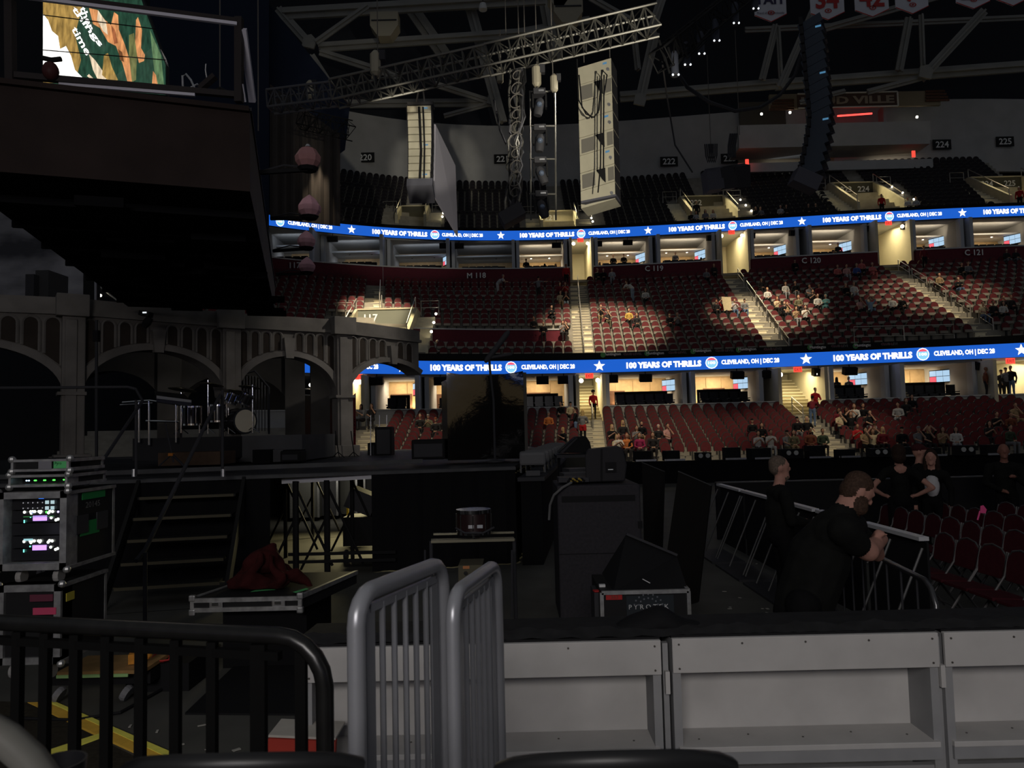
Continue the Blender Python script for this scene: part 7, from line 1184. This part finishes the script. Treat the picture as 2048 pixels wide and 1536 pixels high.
# ---- the near people
def hand_prims(p,wrist,dirv,up,m=SK,curl=.5,sc=1.):
    d=V(dirv).normalized(); u=V(up).normalized(); s=d.cross(u).normalized(); w=V(wrist)
    p.append(('c',tuple(w),tuple(w+d*.075*sc),.030*sc,.036*sc,m))
    for i,(o,L) in enumerate(((-.03,.06),(-.011,.072),(.009,.07),(.028,.056))):
        a=w+d*.09*sc+s*o*sc; b=a+(d*(1-curl*.4)-u*curl*.6)*(L*.5*sc); c=b+(d*(.6-curl)-u*(.4+curl*.4))*(L*.5*sc)
        p.append(('c',tuple(a),tuple(b),.0105*sc,.010*sc,m)); p.append(('c',tuple(b),tuple(c),.010*sc,.0085*sc,m))
    a=w+d*.03*sc-s*.035*sc; b=a+(d*.6-s*.7)*.035*sc; c=b+(d*.9-u*.2)*.03*sc; p.append(('c',tuple(a),tuple(b),.013*sc,.012*sc,m)); p.append(('c',tuple(b),tuple(c),.012*sc,.009*sc,m))
def near_person(prims,vox,cols,label):
    me=body_mesh(prims,vox,7); o=bpy.data.objects.new('person',me); COL.objects.link(o); tag(o,label,'person')
    for i,c in enumerate(cols): o.material_slots[i].link='OBJECT'; o.material_slots[i].material=c
    return o
blkcloth=mat('black_polo',(.0075,.0078,.0072),.9,noise=.25,nscale=9,bump=.3); blktr=mat('black_trousers',(.005,.005,.0055),.85,noise=.2,nscale=8,bump=.2); skn=mat('skin_near',(.42,.22,.17),.55,noise=.1,nscale=18); hrn=mat('hair_brown_near',(.055,.032,.022),.7,noise=.35,nscale=60,bump=.5); shn=pm('shoe',(.03,.03,.03))
# leaning guard, facing +X
p=[]; q=lambda px,py,d:tuple(P(px,py,d))
hipL=q(1612,1205,5.8); hipR=q(1606,1212,5.45); che=q(1662,1090,5.6); shR=q(1688,1062,5.35); shL=q(1704,1052,5.85); upb=q(1640,1062,5.6)
p+=[('c',q(1608,1205,5.62),q(1640,1115,5.6),.215,.225,TOP),('c',q(1636,1110,5.6),q(1668,1062,5.6),.215,.17,TOP),('c',shR,shL,.115,.115,TOP),('c',q(1668,1050,5.6),q(1688,1024,5.6),.11,.092,TOP),('c',q(1682,1030,5.6),q(1702,998,5.6),.082,.08,SK)]
p+=[('e',q(1604,1225,5.62),(.21,.20,.17),None,LEG)]
for hp,d,px in ((hipR,5.47,1600),(hipL,5.8,1618)):
    k=P(px+18,1320,d); f=P(px-12,1425,d); k.z=.52; f.z=.09; p+=[('c',hp,tuple(k),.125,.085,LEG),('c',tuple(k),tuple(f),.08,.055,LEG),('c',(f.x,f.y,.05),(f.x+.2,f.y-.02,.045),.05,.04,SHOE)]
elR=q(1736,1102,5.42); p+=[('c',q(1665,1072,5.5),q(1700,1078,5.4),.15,.105,TOP),('c',shR,q(1712,1086,5.38),.11,.098,TOP),('c',q(1706,1082,5.38),elR,.086,.078,SK),('c',elR,q(1764,1078,5.80),.074,.046,SK)]
elL=q(1755,1110,5.98); p+=[('c',shL,q(1730,1080,5.9),.092,.08,TOP),('c',q(1728,1078,5.9),elL,.06,.055,SK),('c',elL,q(1752,1076,5.72),.055,.04,SK)]
hand_prims(p,q(1766,1076,5.86),(.2,.9,.25),(0,0,1)); hand_prims(p,q(1751,1074,5.70),(-.1,-.8,.4),(0,0,1))
HR=Matrix.Rotation(math.radians(90),3,'Z')@Matrix.Rotation(math.radians(33),3,'X')
hc_=P(1714,985,5.6); sc_=1.18; hp2=[]; head(hp2,(0,0,0),'x',det=True)
def put_head(p,hc,R,k,extra=()):
    for e in hp2+list(extra):
        c=V(hc)+R@(V(e[1])*k); p.append(('e',tuple(c),tuple(x*k for x in e[2]),R,e[4]))
I=Matrix.Identity(3)
put_head(p,hc_,HR,sc_,[('e',(0,.018,.052),(.083,.093,.085),I,HAIR),('e',(0,.052,.0),(.08,.058,.08),I,HAIR),('e',(0,-.05,-.092),(.055,.045,.05),I,HAIR),('e',(.058,-.03,-.062),(.026,.05,.055),I,HAIR),('e',(-.058,-.03,-.062),(.026,.05,.055),I,HAIR),('e',(.05,-.055,-.08),(.03,.04,.045),I,HAIR),('e',(-.05,-.055,-.08),(.03,.04,.045),I,HAIR),('e',(.074,.0,-.03),(.012,.016,.04),I,HAIR),('e',(-.074,.0,-.03),(.012,.016,.04),I,HAIR)])
near_person(p,.011,[skn,blkcloth,blktr,hrn,shn],'bearded guard in a black polo shirt leaning with crossed arms on the barrier')
# standing guard, profile to the right
def stand_near(px_h,py_h,d,hcol,hairx,yaw,arm,topm,legm,label,skm=skn,vox=.014,beard=False,female=False,extra=None,sc=1.0,bare=False,front=None):
    p=[]; hc=P(px_h,py_h,d); R=Matrix.Rotation(yaw,3,'Z'); base=V((hc.x,hc.y,0)); H_=hc.z-.0; k=hc.z/1.665
    T=lambda x,y,z:tuple(base+R@V((x*k,y*k,z*k)))
    bw=.9 if female else 1.08
    p+=[('e',T(0,.02,.95),(.165*k*bw,.14*k,.14*k),R,LEG),('c',T(0,.02,1.02),T(0,.02,1.24),.135*k*bw,.15*k*bw,TOP),('c',T(-.11*bw,.02,1.39),T(.11*bw,.02,1.39),.1*k,.1*k,TOP),('c',T(0,.02,1.44),T(0,-.0,1.56),.062*k,.056*k,SK)]
    if front: p+=[('e',T(0,-.085,1.2),(.115*k,.075*k,.17*k),R,SHOE)]
    if bare: p.append(('e',T(0,.09,1.43),(.09*k,.05*k,.07*k),R,SK))
    for s in (-1,1):
        p+=[('c',T(s*.09,0,.92),T(s*.11,-.02,.5),.095*k,.066*k,LEG),('c',T(s*.11,-.02,.5),T(s*.12,.02,.1),.064*k,.046*k,LEG),('c',T(s*.12,.03,.05),T(s*.13,-.14,.045),.048*k,.04*k,SHOE)]
        sh=V(T(s*.205*bw,.02,1.39))
        if arm=='hips': el=T(s*.42,.12,1.15); wr=T(s*.23,.0,1.03); p+=[('c',tuple(sh),T(s*.28,.05,1.29),.066*k,.062*k,TOP),('c',T(s*.28,.05,1.29),el,.046*k,.042*k,SK),('c',el,wr,.042*k,.03*k,SK)]; hand_prims(p,wr,V(T(s*.13,-.06,1.0))-V(wr),(0,0,1),sc=.9)
        elif arm=='front': el=T(s*.26,-.02,1.12); wr=T(s*.12,-.27,1.08); p+=[('c',tuple(sh),el,.072*k,.058*k,TOP),('c',el,wr,.055*k,.042*k,TOP)]; hand_prims(p,wr,V(T(s*.02,-.36,1.06))-V(wr),(0,0,1),sc=.95)
        elif arm=='cup': el=T(s*.28,0,1.12); wr=T(s*.1,-.26,1.25 if s>0 else 1.02); p+=[('c',tuple(sh),el,.075*k,.06*k,TOP),('c',el,wr,.056*k,.042*k,TOP)]; hand_prims(p,wr,V(T(s*.02,-.34,1.27 if s>0 else 1.0))-V(wr),(0,0,1),sc=.95)
        else: el=T(s*.27,.03,1.12); wr=T(s*.26,-.06,.9); p+=[('c',tuple(sh),el,.07*k,.056*k,TOP),('c',el,wr,.053*k,.04*k,TOP)]; hand_prims(p,wr,(0,0,-1),(0,1,0),sc=.95)
    ex=[]
    if hairx=='short': ex=[('e',(0,.018,.05),(.082,.093,.082),I,HAIR),('e',(0,.05,.0),(.074,.058,.07),I,HAIR)]
    elif hairx=='long': ex=[('e',(0,.02,.045),(.088,.1,.095),I,HAIR),('e',(0,.06,-.1),(.1,.06,.2),I,HAIR)]+[('e',(s*.085,.01,-.13),(.035,.055,.18),I,HAIR) for s in (-1,1)]
    elif hairx=='bob': ex=[('e',(0,.03,.03),(.1,.1,.11),I,HAIR),('e',(0,.05,-.05),(.095,.08,.09),I,HAIR)]
    elif hairx=='cap': ex=[('e',(0,.01,.07),(.09,.103,.07),I,HAIR),('e',(0,-.11,.06),(.06,.06,.012),I,HAIR)]
    if beard: ex.append(('e',(0,-.05,-.092),(.045,.042,.042),I,HAIR))
    put_head(p,hc,R,1.08*k**.5,ex)
    return near_person(p,vox,[skm,topm,legm,hcol,front or shn],label)
hg=mat('hair_grey_near',(.12,.09,.07),.7,noise=.35,nscale=60); hdk=mat('hair_dark_near',(.025,.014,.010),.7,noise=.3,nscale=50,bump=.4)
stand_near(1559,936,8.3,hg,'short',math.radians(88),'front',blkcloth,blktr,'grey-bearded guard in black standing in profile behind the leaning guard',beard=True,vox=.013)
stand_near(1796,907,11.6,hdk,'bob',math.radians(165),'hips',blkcloth,blktr,'dark-haired woman in black seen from behind with hands on hips',female=True,bare=True)
stand_near(1838,905,12.3,pm('cap_wine',(.05,.012,.014)),'cap',math.radians(70),'down',blkcloth,blktr,'man in black wearing a dark red cap facing the long-haired woman')
stand_near(1862,916,12.0,hdk,'long',math.radians(-35),'down',blkcloth,blktr,'long-haired woman in a white top beside the man in the cap',female=True,front=mat('white_crop_top',(.5,.49,.5),.8,noise=.1,nscale=8))
stand_near(2007,903,12.6,pm('hair_shaved',(.10,.045,.03)),'none',math.radians(-25),'cup',blkcloth,blktr,'bald man in a dark jacket at the right edge behind the floor chairs',skm=mat('skin_dark_near',(.22,.10,.075),.5,noise=.1,nscale=15))
